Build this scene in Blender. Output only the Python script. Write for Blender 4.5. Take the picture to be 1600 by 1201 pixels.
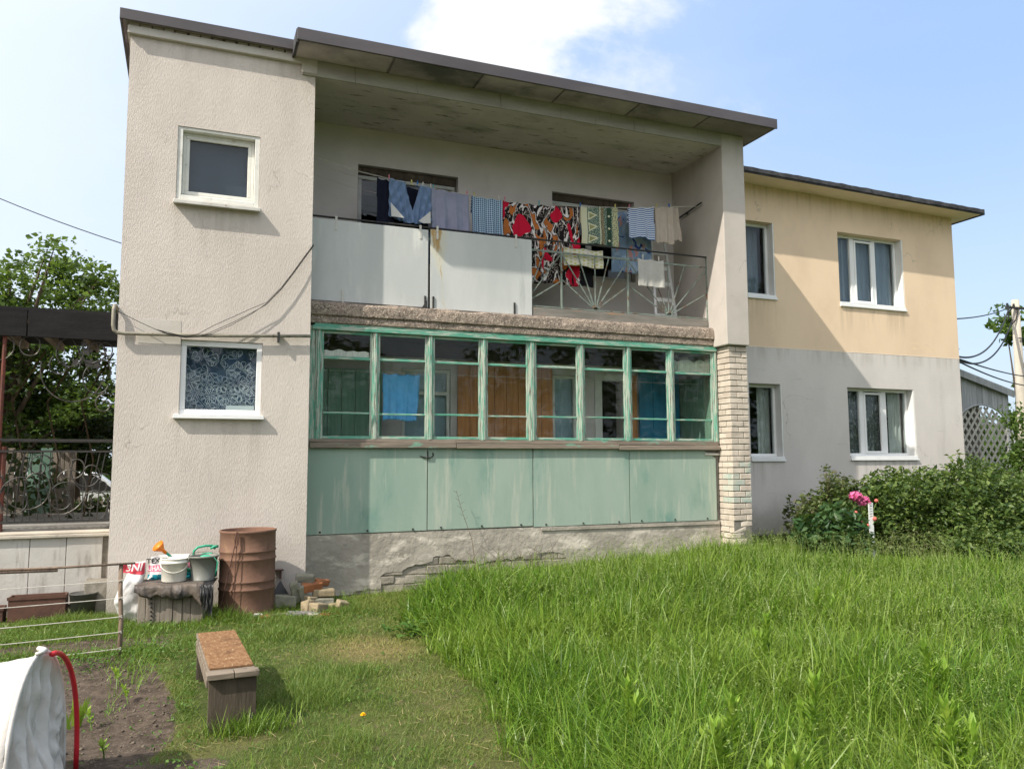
import bpy, bmesh, math, random
import numpy as np
from mathutils import Vector, Matrix, noise as mnoise

random.seed(7)
RNG = np.random.default_rng(11)
SC = bpy.context.scene
for o in list(bpy.data.objects):
    bpy.data.objects.remove(o)
COL = SC.collection

# ------------------------------------------------------------------ camera
FPX, YAW, PITCH, ROLL = 1255.0, math.radians(21.98), math.radians(5.52), math.radians(-0.235)
CAMPOS = Vector((0.0, -10.0, 1.65))
fw = Vector((math.sin(YAW) * math.cos(PITCH), math.cos(YAW) * math.cos(PITCH), math.sin(PITCH)))
rt = Vector((math.cos(YAW), -math.sin(YAW), 0))
up = rt.cross(fw)
rt, up = rt * math.cos(ROLL) + up * math.sin(ROLL), up * math.cos(ROLL) - rt * math.sin(ROLL)
cam = bpy.data.cameras.new('camera')
cam.sensor_width = 36.0
cam.lens = FPX / 1600.0 * 36.0
cam.clip_end = 3000.0
cam.clip_start = 0.05
camo = bpy.data.objects.new('camera', cam)
COL.objects.link(camo)
camo.matrix_world = Matrix(((rt.x, up.x, -fw.x, CAMPOS.x), (rt.y, up.y, -fw.y, CAMPOS.y), (rt.z, up.z, -fw.z, CAMPOS.z), (0, 0, 0, 1)))
SC.camera = camo

# ------------------------------------------------------------------ sun, sky, exposure
SUN_DIR = Vector((1.0, 0.405, -1.07)).normalized()          # the way the light travels
SUN_EL = math.asin(-SUN_DIR.z)
SUN_AZ = math.atan2(-SUN_DIR.x, -SUN_DIR.y)
sun = bpy.data.lights.new('sun', 'SUN')
sun.energy = 3.0
sun.angle = math.radians(0.6)
sun.color = (1.0, 0.93, 0.82)
suno = bpy.data.objects.new('sun', sun)
COL.objects.link(suno)
suno.location = (-20, -10, 25)
suno.rotation_euler = SUN_DIR.to_track_quat('-Z', 'Y').to_euler()

SC.view_settings.view_transform = 'Standard'
SC.view_settings.look = 'None'
SC.view_settings.gamma = 1.0
SC.view_settings.use_curve_mapping = False
SC.view_settings.exposure = 0.97

world = bpy.data.worlds.new('World')
SC.world = world
world.use_nodes = True
wn, wl = world.node_tree.nodes, world.node_tree.links
wn.clear()
w_out = wn.new('ShaderNodeOutputWorld')
w_bg = wn.new('ShaderNodeBackground')
w_bg.inputs['Strength'].default_value = 0.15
sky = wn.new('ShaderNodeTexSky')
sky.sky_type = 'NISHITA'
sky.sun_disc = False
sky.sun_elevation = SUN_EL
sky.sun_rotation = SUN_AZ
sky.air_density = 1.0
sky.dust_density = 3.5
sky.ozone_density = 1.2
tc = wn.new('ShaderNodeTexCoord')


def wmath(op, a, b=None, c=None, clamp=False):
    n = wn.new('ShaderNodeMath')
    n.operation = op
    n.use_clamp = clamp
    for i, v in enumerate((a, b, c)):
        if v is None:
            continue
        if isinstance(v, (int, float)):
            n.inputs[i].default_value = v
        else:
            wl.new(v, n.inputs[i])
    return n.outputs[0]


def wsmooth(v, a, b):
    n = wn.new('ShaderNodeMapRange')
    n.interpolation_type = 'SMOOTHSTEP'
    wl.new(v, n.inputs['Value'])
    n.inputs['From Min'].default_value = a
    n.inputs['From Max'].default_value = b
    return n.outputs['Result']


def wnoise(scale, detail, rough=0.55, dist=0.0, stretch=(1, 1, 1)):
    mp = wn.new('ShaderNodeMapping')
    mp.inputs['Scale'].default_value = stretch
    wl.new(tc.outputs['Generated'], mp.inputs['Vector'])
    n = wn.new('ShaderNodeTexNoise')
    n.inputs['Scale'].default_value = scale
    n.inputs['Detail'].default_value = detail
    n.inputs['Roughness'].default_value = rough
    n.inputs['Distortion'].default_value = dist
    wl.new(mp.outputs[0], n.inputs['Vector'])
    return n.outputs['Fac']


def wdot(d):
    n = wn.new('ShaderNodeVectorMath')
    n.operation = 'DOT_PRODUCT'
    wl.new(tc.outputs['Generated'], n.inputs[0])
    n.inputs[1].default_value = Vector(d).normalized()
    return n.outputs['Value']


def wmix(fac, a, b):
    n = wn.new('ShaderNodeMix')
    n.data_type = 'RGBA'
    wl.new(fac, n.inputs['Factor'])
    for i, v in ((6, a), (7, b)):
        if isinstance(v, tuple):
            n.inputs[i].default_value = v
        else:
            wl.new(v, n.inputs[i])
    return n.outputs[2]


# cumulus banks scattered over the whole sky, one of them above the roof, and thin veil cloud everywhere
big = wnoise(3.1, 9, 0.58, 0.2, (1, 1, 1.6))
puff = wnoise(9.0, 8, 0.6, 0.1)


def bank(direction, inner, outer, edge=0.012):
    d = wdot(direction)
    d = wmath('ADD', d, wmath('MULTIPLY', wmath('SUBTRACT', big, 0.5), 0.16))
    d = wmath('ADD', d, wmath('MULTIPLY', wmath('SUBTRACT', puff, 0.5), 0.035))
    return wsmooth(d, math.cos(math.radians(outer)), math.cos(math.radians(outer)) + edge)


banks = [bank(BD, 0, ang, e) for BD, ang, e in (
    ((0.33, 0.80, 0.51), 8.8, 0.022), ((0.465, 0.77, 0.435), 7.6, 0.03),
    ((-0.30, 0.95, 0.13), 8.0, 0.05), ((-0.7, 0.6, 0.25), 12.0, 0.03), ((-0.5, -0.8, 0.3), 14.0, 0.03),
    ((0.5, -0.9, 0.28), 13.0, 0.03), ((0.95, -0.1, 0.3), 10.0, 0.03), ((-1.0, -0.1, 0.5), 12.0, 0.03))]
m = banks[0]
for b_ in banks[1:]:
    m = wmath('MAXIMUM', m, b_)
veil = wmath('MULTIPLY', wsmooth(wnoise(1.6, 6, 0.5, 0.3, (1, 1, 2.5)), 0.46, 0.85), 0.28)
hor = wsmooth(wdot((0, 0, 1)), 0.55, -0.05)
glow = wsmooth(wdot(-SUN_DIR), -0.45, 0.75)
air = wmix(hor, (1.22, 2.0, 3.45, 1), (2.55, 3.05, 3.6, 1))
air = wmix(glow, air, (5.0, 5.0, 5.0, 1))
lift = wmix(wmath('ADD', 0.80, 0.0), sky.outputs[0], air)
soft = bank((-0.153, 0.915, 0.375), 0, 17.0, 0.16)
col = wmix(wmath('MAXIMUM', veil, wmath('MULTIPLY', soft, 0.75)), lift, (3.6, 3.7, 3.85, 1))
shade = wsmooth(wnoise(6.0, 6, 0.5), 0.3, 0.75)
ccol = wmix(shade, (3.5, 3.6, 3.75, 1), (4.0, 4.0, 4.0, 1))
col = wmix(wmath('MULTIPLY', m, 0.95), col, ccol)
wl.new(col, w_bg.inputs['Color'])
wl.new(w_bg.outputs[0], w_out.inputs['Surface'])
# ------------------------------------------------------------------ materials
def nd(nt, kind, **kw):
    n = nt.nodes.new(kind)
    for k, v in kw.items():
        setattr(n, k, v)
    return n


def setin(nt, n, i, v):
    if v is None:
        return
    if hasattr(v, 'is_output') or isinstance(v, bpy.types.NodeSocket):
        nt.links.new(v, n.inputs[i])
    else:
        if isinstance(v, tuple) and len(v) == 3 and n.inputs[i].type == 'RGBA':
            v = v + (1.0,)
        n.inputs[i].default_value = v


def mth(nt, op, a, b=None, c=None, clamp=False):
    n = nd(nt, 'ShaderNodeMath', operation=op, use_clamp=clamp)
    for i, v in enumerate((a, b, c)):
        setin(nt, n, i, v)
    return n.outputs[0]


def mixc(nt, fac, a, b, mode='MIX'):
    n = nd(nt, 'ShaderNodeMix', data_type='RGBA', blend_type=mode)
    setin(nt, n, 0, fac)
    setin(nt, n, 6, a)
    setin(nt, n, 7, b)
    return n.outputs[2]


def smooth(nt, v, a, b):
    n = nd(nt, 'ShaderNodeMapRange', interpolation_type='SMOOTHSTEP')
    setin(nt, n, 'Value', v)
    n.inputs['From Min'].default_value = a
    n.inputs['From Max'].default_value = b
    return n.outputs['Result']


def coord(nt, kind='Object', st=(1, 1, 1), loc=(0, 0, 0)):
    t = nd(nt, 'ShaderNodeTexCoord')
    mp = nd(nt, 'ShaderNodeMapping')
    mp.inputs['Scale'].default_value = st
    mp.inputs['Location'].default_value = loc
    nt.links.new(t.outputs[kind], mp.inputs['Vector'])
    return mp.outputs[0]


def noise(nt, s, st=(1, 1, 1), det=5, rg=0.55, dist=0.0, loc=(0, 0, 0), kind='Object'):
    n = nd(nt, 'ShaderNodeTexNoise')
    n.inputs['Scale'].default_value = s
    n.inputs['Detail'].default_value = det
    n.inputs['Roughness'].default_value = rg
    n.inputs['Distortion'].default_value = dist
    nt.links.new(coord(nt, kind, st, loc), n.inputs['Vector'])
    return n.outputs['Fac']


def newmat(name):
    m_ = bpy.data.materials.new(name)
    m_.use_nodes = True
    nt = m_.node_tree
    bs = nt.nodes['Principled BSDF']
    return m_, nt, bs


def mat(name, c1, c2=None, s=4.0, st=(1, 1, 1), r=0.85, b=0.0, bs=60.0, bst=(1, 1, 1), bd=3,
        c3=None, s3=2.0, st3=(1, 1, 1), t3=(0.55, 0.65), c4=None, s4=9.0, st4=(1, 1, 1), t4=(0.6, 0.68),
        rnd=0.0, spec=0.25, metal=0.0, lo=0.35, hi=0.65, bdist=0.01):
    m_, nt, P = newmat(name)
    col = c1
    if c2 is not None:
        col = mixc(nt, smooth(nt, noise(nt, s, st, 6, 0.6), lo, hi), c1, c2)
    if c3 is not None:
        col = mixc(nt, smooth(nt, noise(nt, s3, st3, 7, 0.62, 0.2, (3.1, 1.7, 5.3)), *t3), col, c3)
    if c4 is not None:
        col = mixc(nt, smooth(nt, noise(nt, s4, st4, 8, 0.65, 0.1, (7.7, 2.2, 9.1)), *t4), col, c4)
    if rnd:
        oi = nd(nt, 'ShaderNodeObjectInfo')
        v = mth(nt, 'ADD', mth(nt, 'MULTIPLY', oi.outputs['Random'], 2 * rnd), 1 - rnd)
        h = nd(nt, 'ShaderNodeHueSaturation')
        setin(nt, h, 'Value', v)
        setin(nt, h, 'Color', col)
        col = h.outputs[0]
    setin(nt, P, 'Base Color', col)
    P.inputs['Roughness'].default_value = r
    P.inputs['Specular IOR Level'].default_value = spec
    P.inputs['Metallic'].default_value = metal
    if b:
        bp = nd(nt, 'ShaderNodeBump')
        bp.inputs['Strength'].default_value = b
        bp.inputs['Distance'].default_value = bdist
        setin(nt, bp, 'Height', noise(nt, bs, bst, bd, 0.6))
        nt.links.new(bp.outputs[0], P.inputs['Normal'])
    return m_


def glass_mat(name, tint=(0.86, 0.9, 0.9), dirt=0.0, dirtcol=(0.45, 0.44, 0.4), ds=6.0, base=0.045):
    m_, nt, P = newmat(name)
    nt.nodes.remove(P)
    out = nt.nodes['Material Output']
    tr = nd(nt, 'ShaderNodeBsdfTransparent')
    setin(nt, tr, 'Color', tint)
    gl = nd(nt, 'ShaderNodeBsdfGlossy')
    gl.inputs['Roughness'].default_value = 0.015
    lw = nd(nt, 'ShaderNodeLayerWeight')
    lw.inputs['Blend'].default_value = 0.5
    f = mth(nt, 'MULTIPLY_ADD', mth(nt, 'POWER', lw.outputs['Facing'], 5.0), 0.9, base)
    bp = nd(nt, 'ShaderNodeBump')
    bp.inputs['Strength'].default_value = 0.02
    setin(nt, bp, 'Height', noise(nt, 3.0, (1, 1, 1), 1))
    nt.links.new(bp.outputs[0], gl.inputs['Normal'])
    mx = nd(nt, 'ShaderNodeMixShader')
    setin(nt, mx, 0, f)
    nt.links.new(tr.outputs[0], mx.inputs[1])
    nt.links.new(gl.outputs[0], mx.inputs[2])
    res = mx.outputs[0]
    if dirt:
        df = nd(nt, 'ShaderNodeBsdfDiffuse')
        setin(nt, df, 'Color', dirtcol)
        m2 = nd(nt, 'ShaderNodeMixShader')
        setin(nt, m2, 0, mth(nt, 'MULTIPLY', smooth(nt, noise(nt, ds, (1, 1, 1.6), 8, 0.65, 0.6), 0.38, 0.72), dirt))
        nt.links.new(res, m2.inputs[1])
        nt.links.new(df.outputs[0], m2.inputs[2])
        res = m2.outputs[0]
    nt.links.new(res, out.inputs['Surface'])
    return m_


def leaf_mat(name, cols, transl=0.3, rough=0.5, attr=None):
    """foliage: every leaf or blade its own shade of the ramp, light passing through"""
    m_, nt, P = newmat(name)
    g = nd(nt, 'ShaderNodeNewGeometry')
    rp = nd(nt, 'ShaderNodeValToRGB')
    els = rp.color_ramp.elements
    while len(els) < len(cols):
        els.new(0.5)
    for i, c in enumerate(cols):
        els[i].position = i / max(1, len(cols) - 1)
        els[i].color = tuple(c) + (1,)
    setin(nt, rp, 'Fac', g.outputs['Random Per Island'])
    col = rp.outputs[0]
    if attr:
        a = nd(nt, 'ShaderNodeAttribute', attribute_name='tone')
        col = mixc(nt, a.outputs['Fac'], col, attr)
    setin(nt, P, 'Base Color', col)
    P.inputs['Roughness'].default_value = rough
    P.inputs['Specular IOR Level'].default_value = 0.3
    t = nd(nt, 'ShaderNodeBsdfTranslucent')
    setin(nt, t, 'Color', mixc(nt, 0.5, col, (0.25, 0.38, 0.04, 1)))
    mx = nd(nt, 'ShaderNodeMixShader')
    mx.inputs[0].default_value = transl
    nt.links.new(P.outputs[0], mx.inputs[1])
    nt.links.new(t.outputs[0], mx.inputs[2])
    nt.links.new(mx.outputs[0], nt.nodes['Material Output'].inputs['Surface'])
    return m_


# ------------------------------------------------------------------ mesh building
class MB:
    def __init__(self):
        self.v, self.f, self.uv = [], [], None

    def add(self, vs, fs):
        n = len(self.v)
        self.v += [tuple(p) for p in vs]
        self.f += [tuple(i + n for i in f) for f in fs]
        return self

    def box(self, x0, x1, y0, y1, z0, z1, jit=0.0):
        vs = [Vector((x, y, z)) for z in (z0, z1) for y in (y0, y1) for x in (x0, x1)]
        if jit:
            vs = [p + Vector((random.uniform(-jit, jit), random.uniform(-jit, jit), random.uniform(-jit, jit))) for p in vs]
        return self.add(vs, [(0, 2, 3, 1), (4, 5, 7, 6), (0, 1, 5, 4), (2, 6, 7, 3), (0, 4, 6, 2), (1, 3, 7, 5)])

    def obox(self, c, ax, ay, az, jit=0.0):
        """box about c with half-axis vectors"""
        c, ax, ay, az = Vector(c), Vector(ax), Vector(ay), Vector(az)
        vs = [c + ax * i + ay * j + az * k for k in (-1, 1) for j in (-1, 1) for i in (-1, 1)]
        if jit:
            vs = [p + Vector((random.uniform(-jit, jit), random.uniform(-jit, jit), random.uniform(-jit, jit))) for p in vs]
        return self.add(vs, [(0, 2, 3, 1), (4, 5, 7, 6), (0, 1, 5, 4), (2, 6, 7, 3), (0, 4, 6, 2), (1, 3, 7, 5)])

    def bar(self, a, b, w, d, upv=(0, -1, 0)):
        """rectangular bar from a to b, w wide across and d deep along upv"""
        a, b = Vector(a), Vector(b)
        t = (b - a)
        u_ = Vector(upv).normalized()
        s = t.cross(u_).normalized()
        u_ = s.cross(t).normalized()
        return self.obox((a + b) / 2, t / 2, s * w / 2, u_ * d / 2)

    def tube(self, pts, r, n=7, caps=True):
        pts = [Vector(p) for p in pts]
        rs = r if isinstance(r, (list, tuple)) else [r] * len(pts)
        base = len(self.v)
        prev = None
        for i, p in enumerate(pts):
            t = (pts[min(i + 1, len(pts) - 1)] - pts[max(i - 1, 0)]).normalized()
            if prev is None:
                s = t.cross(Vector((0, 0, 1)))
                if s.length < 0.05:
                    s = t.cross(Vector((0, 1, 0)))
            else:
                s = prev - t * prev.dot(t)
            s.normalize()
            prev = s
            q = t.cross(s)
            for k in range(n):
                a = 2 * math.pi * k / n
                self.v.append(tuple(p + (s * math.cos(a) + q * math.sin(a)) * rs[i]))
        for i in range(len(pts) - 1):
            for k in range(n):
                a0, a1 = base + i * n + k, base + i * n + (k + 1) % n
                self.f.append((a0, a1, a1 + n, a0 + n))
        if caps:
            self.f.append(tuple(base + k for k in reversed(range(n))))
            e = base + (len(pts) - 1) * n
            self.f.append(tuple(e + k for k in range(n)))
        return self

    def lathe(self, prof, n=24, c=(0, 0, 0), closed=False):
        """prof = [(radius, z)]"""
        base = len(self.v)
        for (r, z) in prof:
            for k in range(n):
                a = 2 * math.pi * k / n
                self.v.append((c[0] + r * math.cos(a), c[1] + r * math.sin(a), c[2] + z))
        for i in range(len(prof) - 1):
            for k in range(n):
                a0, a1 = base + i * n + k, base + i * n + (k + 1) % n
                self.f.append((a0, a1, a1 + n, a0 + n))
        if closed:
            self.f.append(tuple(base + k for k in reversed(range(n))))
            e = base + (len(prof) - 1) * n
            self.f.append(tuple(e + k for k in range(n)))
        return self

    def prism(self, poly, y0, y1):
        """polygon in x, z extruded from y0 (front) to y1"""
        n = len(poly)
        vs = [(x, y0, z) for x, z in poly] + [(x, y1, z) for x, z in poly]
        fs = [tuple(range(n)), tuple(reversed(range(n, 2 * n)))]
        fs += [(i, i + n, (i + 1) % n + n, (i + 1) % n) for i in range(n)]
        return self.add(vs, fs)

    def wall(self, x0, x1, z0, z1, y, th, holes, reveal=None):
        """upright wall facing -y with rectangular openings and their reveals"""
        xs = sorted({x0, x1, *[h[0] for h in holes], *[h[1] for h in holes]})
        zs = sorted({z0, z1, *[h[2] for h in holes], *[h[3] for h in holes]})

        def hole(xa, xb, za, zb):
            return any(h[0] <= xa + 1e-6 and h[1] >= xb - 1e-6 and h[2] <= za + 1e-6 and h[3] >= zb - 1e-6 for h in holes)
        y2 = y + th
        for i in range(len(xs) - 1):
            for j in range(len(zs) - 1):
                xa, xb, za, zb = xs[i], xs[i + 1], zs[j], zs[j + 1]
                if xb <= x0 or xa >= x1 or hole(xa, xb, za, zb):
                    continue
                self.add([(xa, y, za), (xb, y, za), (xb, y, zb), (xa, y, zb)], [(0, 1, 2, 3)])
                self.add([(xa, y2, za), (xb, y2, za), (xb, y2, zb), (xa, y2, zb)], [(3, 2, 1, 0)])
        for (xa, xb, za, zb) in list(holes):
            q = [(xa, y, za), (xb, y, za), (xb, y, zb), (xa, y, zb), (xa, y2, za), (xb, y2, za), (xb, y2, zb), (xa, y2, zb)]
            self.add(q, [(0, 4, 5, 1), (1, 5, 6, 2), (2, 6, 7, 3), (3, 7, 4, 0)])
        q = [(x0, y, z0), (x1, y, z0), (x1, y, z1), (x0, y, z1), (x0, y2, z0), (x1, y2, z0), (x1, y2, z1), (x0, y2, z1)]
        self.add(q, [(0, 1, 5, 4), (1, 2, 6, 5), (2, 3, 7, 6), (3, 0, 4, 7)])
        return self

    def mesh(self, name, smooth_=False):
        me = bpy.data.meshes.new(name)
        me.from_pydata([tuple(p) for p in self.v], [], self.f)
        me.update()
        if smooth_:
            me.polygons.foreach_set('use_smooth', [True] * len(me.polygons))
        return me

    def build(self, name, material, parent=None, smooth_=False, bevel=0.0, loc=None, weld=False):
        me = self.mesh(name, smooth_)
        if weld:
            bm = bmesh.new()
            bm.from_mesh(me)
            bmesh.ops.remove_doubles(bm, verts=bm.verts, dist=1e-5)
            bmesh.ops.recalc_face_normals(bm, faces=bm.faces)
            bm.to_mesh(me)
            bm.free()
        return link(name, me, material, parent, bevel, loc)


def link(name, me, material, parent=None, bevel=0.0, loc=None):
    o = bpy.data.objects.new(name, me)
    for mm in (material if isinstance(material, (list, tuple)) else [material]):
        if mm is not None and (me.materials.find(mm.name) < 0):
            me.materials.append(mm)
    COL.objects.link(o)
    if parent is not None:
        o.parent = parent
    if loc is not None:
        o.location = loc
    if bevel:
        bv = o.modifiers.new('edge', 'BEVEL')
        bv.width = bevel
        bv.segments = 2
        bv.limit_method = 'ANGLE'
    return o


def tag(o, label, cat, group=None, kind=None):
    o['label'] = label
    o['category'] = cat
    if group:
        o['group'] = group
    if kind:
        o['kind'] = kind
    return o


def thing(name, label, cat, loc=(0, 0, 0), rz=0.0, group=None):
    o = bpy.data.objects.new(name, None)
    COL.objects.link(o)
    o.empty_display_size = 0.2
    o.location = loc
    o.rotation_euler = (0, 0, rz)
    return tag(o, label, cat, group)


def np_mesh(name, co, tris, mats, tone=None, quads=None):
    me = bpy.data.meshes.new(name)
    co = np.asarray(co, dtype=np.float32).reshape(-1, 3)
    loops, starts = [], []
    k = 0
    if tris is not None and len(tris):
        t = np.asarray(tris, dtype=np.int32).reshape(-1, 3)
        loops.append(t.ravel())
        starts.append(np.arange(len(t)) * 3)
        k = t.size
    if quads is not None and len(quads):
        q = np.asarray(quads, dtype=np.int32).reshape(-1, 4)
        loops.append(q.ravel())
        starts.append(np.arange(len(q)) * 4 + k)
    lp = np.concatenate(loops).astype(np.int32)
    stt = np.concatenate(starts).astype(np.int32)
    me.vertices.add(len(co))
    me.vertices.foreach_set('co', co.ravel())
    me.loops.add(len(lp))
    me.loops.foreach_set('vertex_index', lp)
    me.polygons.add(len(stt))
    me.polygons.foreach_set('loop_start', stt)
    if tone is not None:
        a = me.attributes.new('tone', 'FLOAT', 'POINT')
        a.data.foreach_set('value', np.asarray(tone, dtype=np.float32))
    me.update(calc_edges=True)
    me.validate()
    return me


def smoothstep(a, b, x):
    t = np.clip((np.asarray(x, dtype=float) - a) / (b - a), 0, 1)
    return t * t * (3 - 2 * t)


def vnoise(x, y, f=1.0, seed=0.0):
    """cheap smooth value noise on arrays, about -1..1"""
    x = np.asarray(x, dtype=float) * f + seed * 13.7
    y = np.asarray(y, dtype=float) * f + seed * 7.3
    xi, yi = np.floor(x), np.floor(y)
    xf, yf = x - xi, y - yi

    def h(a, b):
        s = np.sin(a * 127.1 + b * 311.7) * 43758.5453
        return (s - np.floor(s)) * 2 - 1
    u_, v_ = xf * xf * (3 - 2 * xf), yf * yf * (3 - 2 * yf)
    return (h(xi, yi) * (1 - u_) + h(xi + 1, yi) * u_) * (1 - v_) + (h(xi, yi + 1) * (1 - u_) + h(xi + 1, yi + 1) * u_) * v_
# ------------------------------------------------------------------ material library
G3 = (1, 1, 1)
m_plaster = mat('textured plaster', (0.63, 0.575, 0.52), (0.565, 0.51, 0.46), 1.3, (1, 1, 0.5), 0.92, b=0.9, bs=62, bst=(1.9, 1.9, 0.34), bd=3,
                c3=(0.475, 0.43, 0.385), s3=1.3, st3=(1.6, 1, 0.35), t3=(0.54, 0.86), c4=(0.60, 0.555, 0.50), s4=62, st4=(1.9, 1.9, 0.34), t4=(0.52, 0.66), bdist=0.009)
m_plaster_smooth = mat('smooth cream plaster', (0.55, 0.52, 0.47), (0.49, 0.46, 0.41), 2.5, r=0.9, b=0.25, bs=90, c3=(0.38, 0.36, 0.31), s3=3, st3=(1, 1, 0.3), t3=(0.66, 0.85))
m_loggia = mat('loggia wall plaster', (0.62, 0.58, 0.55), (0.56, 0.525, 0.495), 1.6, r=0.92, b=0.3, bs=70, c3=(0.42, 0.40, 0.36), s3=1.5, st3=(1, 1, 0.4), t3=(0.62, 0.85))
m_ceiling = mat('stained concrete ceiling', (0.62, 0.56, 0.575), (0.53, 0.48, 0.49), 1.3, r=0.95, b=0.4, bs=25,
                c3=(0.36, 0.335, 0.315), s3=1.6, st3=(0.6, 2.0, 1), t3=(0.50, 0.72), c4=(0.22, 0.195, 0.185), s4=7.0, st4=(0.5, 1.8, 1), t4=(0.57, 0.67))
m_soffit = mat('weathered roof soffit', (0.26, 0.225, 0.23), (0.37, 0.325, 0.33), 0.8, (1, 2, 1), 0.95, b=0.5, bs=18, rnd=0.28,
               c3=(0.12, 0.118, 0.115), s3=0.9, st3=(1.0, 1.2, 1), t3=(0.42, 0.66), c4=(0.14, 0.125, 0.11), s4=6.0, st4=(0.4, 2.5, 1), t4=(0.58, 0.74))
m_beam = mat('concrete roof edge', (0.42, 0.40, 0.36), (0.33, 0.31, 0.28), 1.8, (0.5, 1, 2), 0.95, b=0.4, bs=30,
             c3=(0.22, 0.205, 0.18), s3=14, st3=(1.6, 1, 0.12), t3=(0.60, 0.72))
m_fascia = mat('dark brown metal trim', (0.060, 0.053, 0.058), (0.085, 0.075, 0.08), 3, (0.3, 1, 1), 0.5, b=0.1, bs=8, spec=0.5)
m_bitumen = mat('roofing felt', (0.035, 0.036, 0.04), (0.07, 0.07, 0.075), 6, r=0.8, b=0.8, bs=20)
m_yellow = mat('yellow facade paint', (0.77, 0.60, 0.43), (0.70, 0.54, 0.385), 1.2, (1, 1, 0.6), 0.9, b=0.35, bs=55, c3=(0.52, 0.41, 0.25), s3=1.0, st3=(2, 1, 0.3), t3=(0.64, 0.9),
               c4=(0.80, 0.63, 0.43), s4=3.0, st4=(0.6, 1, 5), t4=(0.62, 0.75))
m_grey = mat('grey facade paint', (0.625, 0.59, 0.56), (0.57, 0.54, 0.51), 1.2, (1, 1, 0.6), 0.9, b=0.35, bs=55, c3=(0.45, 0.425, 0.415), s3=0.9, st3=(2, 1, 0.3), t3=(0.64, 0.9),
             c4=(0.50, 0.48, 0.46), s4=3.0, st4=(0.6, 1, 5), t4=(0.62, 0.75))
m_soffit_wing = mat('pale wing soffit', (0.84, 0.70, 0.55), (0.78, 0.64, 0.50), 2.0, r=0.9)
m_pier = mat('pier plaster', (0.51, 0.47, 0.43), (0.46, 0.425, 0.385), 2.0, r=0.92, b=0.35, bs=60, c3=(0.39, 0.36, 0.33), s3=1.3, st3=(1, 1, 0.3), t3=(0.62, 0.85))
m_mortar = mat('grey mortar', (0.15, 0.14, 0.125), (0.22, 0.205, 0.18), 12, r=0.95, b=0.5, bs=60)
m_brick = mat('pale sand lime brick', (0.60, 0.53, 0.45), (0.50, 0.435, 0.365), 5, r=0.92, b=0.5, bs=45, c3=(0.36, 0.31, 0.26), s3=6, t3=(0.58, 0.75), rnd=0.10)
m_brick_green = mat('brick with green paint', (0.42, 0.47, 0.41), (0.52, 0.50, 0.43), 5, r=0.9, b=0.4, bs=45, c3=(0.33, 0.42, 0.37), s3=7, t3=(0.5, 0.65), rnd=0.06)
m_slab = mat('exposed aggregate concrete', (0.36, 0.29, 0.235), (0.22, 0.18, 0.15), 9, (0.6, 1, 1), 0.95, b=1.0, bs=42, bd=6,
             c3=(0.52, 0.45, 0.37), s3=40, t3=(0.54, 0.63), c4=(0.06, 0.05, 0.042), s4=46, t4=(0.56, 0.63), bdist=0.025)
m_white_panel = mat('white cement board', (0.57, 0.585, 0.57), (0.49, 0.51, 0.50), 1.6, (1, 1, 0.35), 0.8, b=0.15, bs=20, c3=(0.66, 0.665, 0.64), s3=2.2, st3=(1.5, 1, 0.3), t3=(0.56, 0.75),
                    c4=(0.40, 0.42, 0.41), s4=2.4, st4=(2.2, 1, 0.3), t4=(0.58, 0.82))


def rust_panel():
    """cement board with one ochre rust run below its hook"""
    m_ = m_white_panel.copy()
    m_.name = 'white cement board with rust run'
    nt = m_.node_tree
    P = nt.nodes['Principled BSDF']
    old = P.inputs['Base Color'].links[0].from_socket
    sp = nd(nt, 'ShaderNodeSeparateXYZ')
    nt.links.new(coord(nt), sp.inputs[0])
    wob = mth(nt, 'MULTIPLY', mth(nt, 'SUBTRACT', noise(nt, 7, (1, 1, 0.6), 6, 0.65), 0.5), 0.16)
    cx = mth(nt, 'MULTIPLY_ADD', mth(nt, 'SUBTRACT', 4.80, sp.outputs[2]), 0.11, 3.085)
    d = mth(nt, 'ABSOLUTE', mth(nt, 'ADD', mth(nt, 'SUBTRACT', sp.outputs[0], cx), wob))
    wid = mth(nt, 'MULTIPLY', mth(nt, 'SUBTRACT', sp.outputs[2], 4.12), 0.115, None, True)
    core = smooth(nt, mth(nt, 'SUBTRACT', wid, d), -0.012, 0.022)
    pale = smooth(nt, mth(nt, 'SUBTRACT', mth(nt, 'MULTIPLY', wid, 2.2), d), -0.03, 0.04)
    c = mixc(nt, mth(nt, 'MULTIPLY', pale, 0.6), old, (0.60, 0.57, 0.44, 1))
    c = mixc(nt, mth(nt, 'MULTIPLY', core, smooth(nt, noise(nt, 11, (1.5, 1, 0.35), 6), 0.36, 0.55)), c, (0.43, 0.29, 0.13, 1))
    nt.links.new(c, P.inputs['Base Color'])
    return m_


m_rust_panel = rust_panel()


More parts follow.
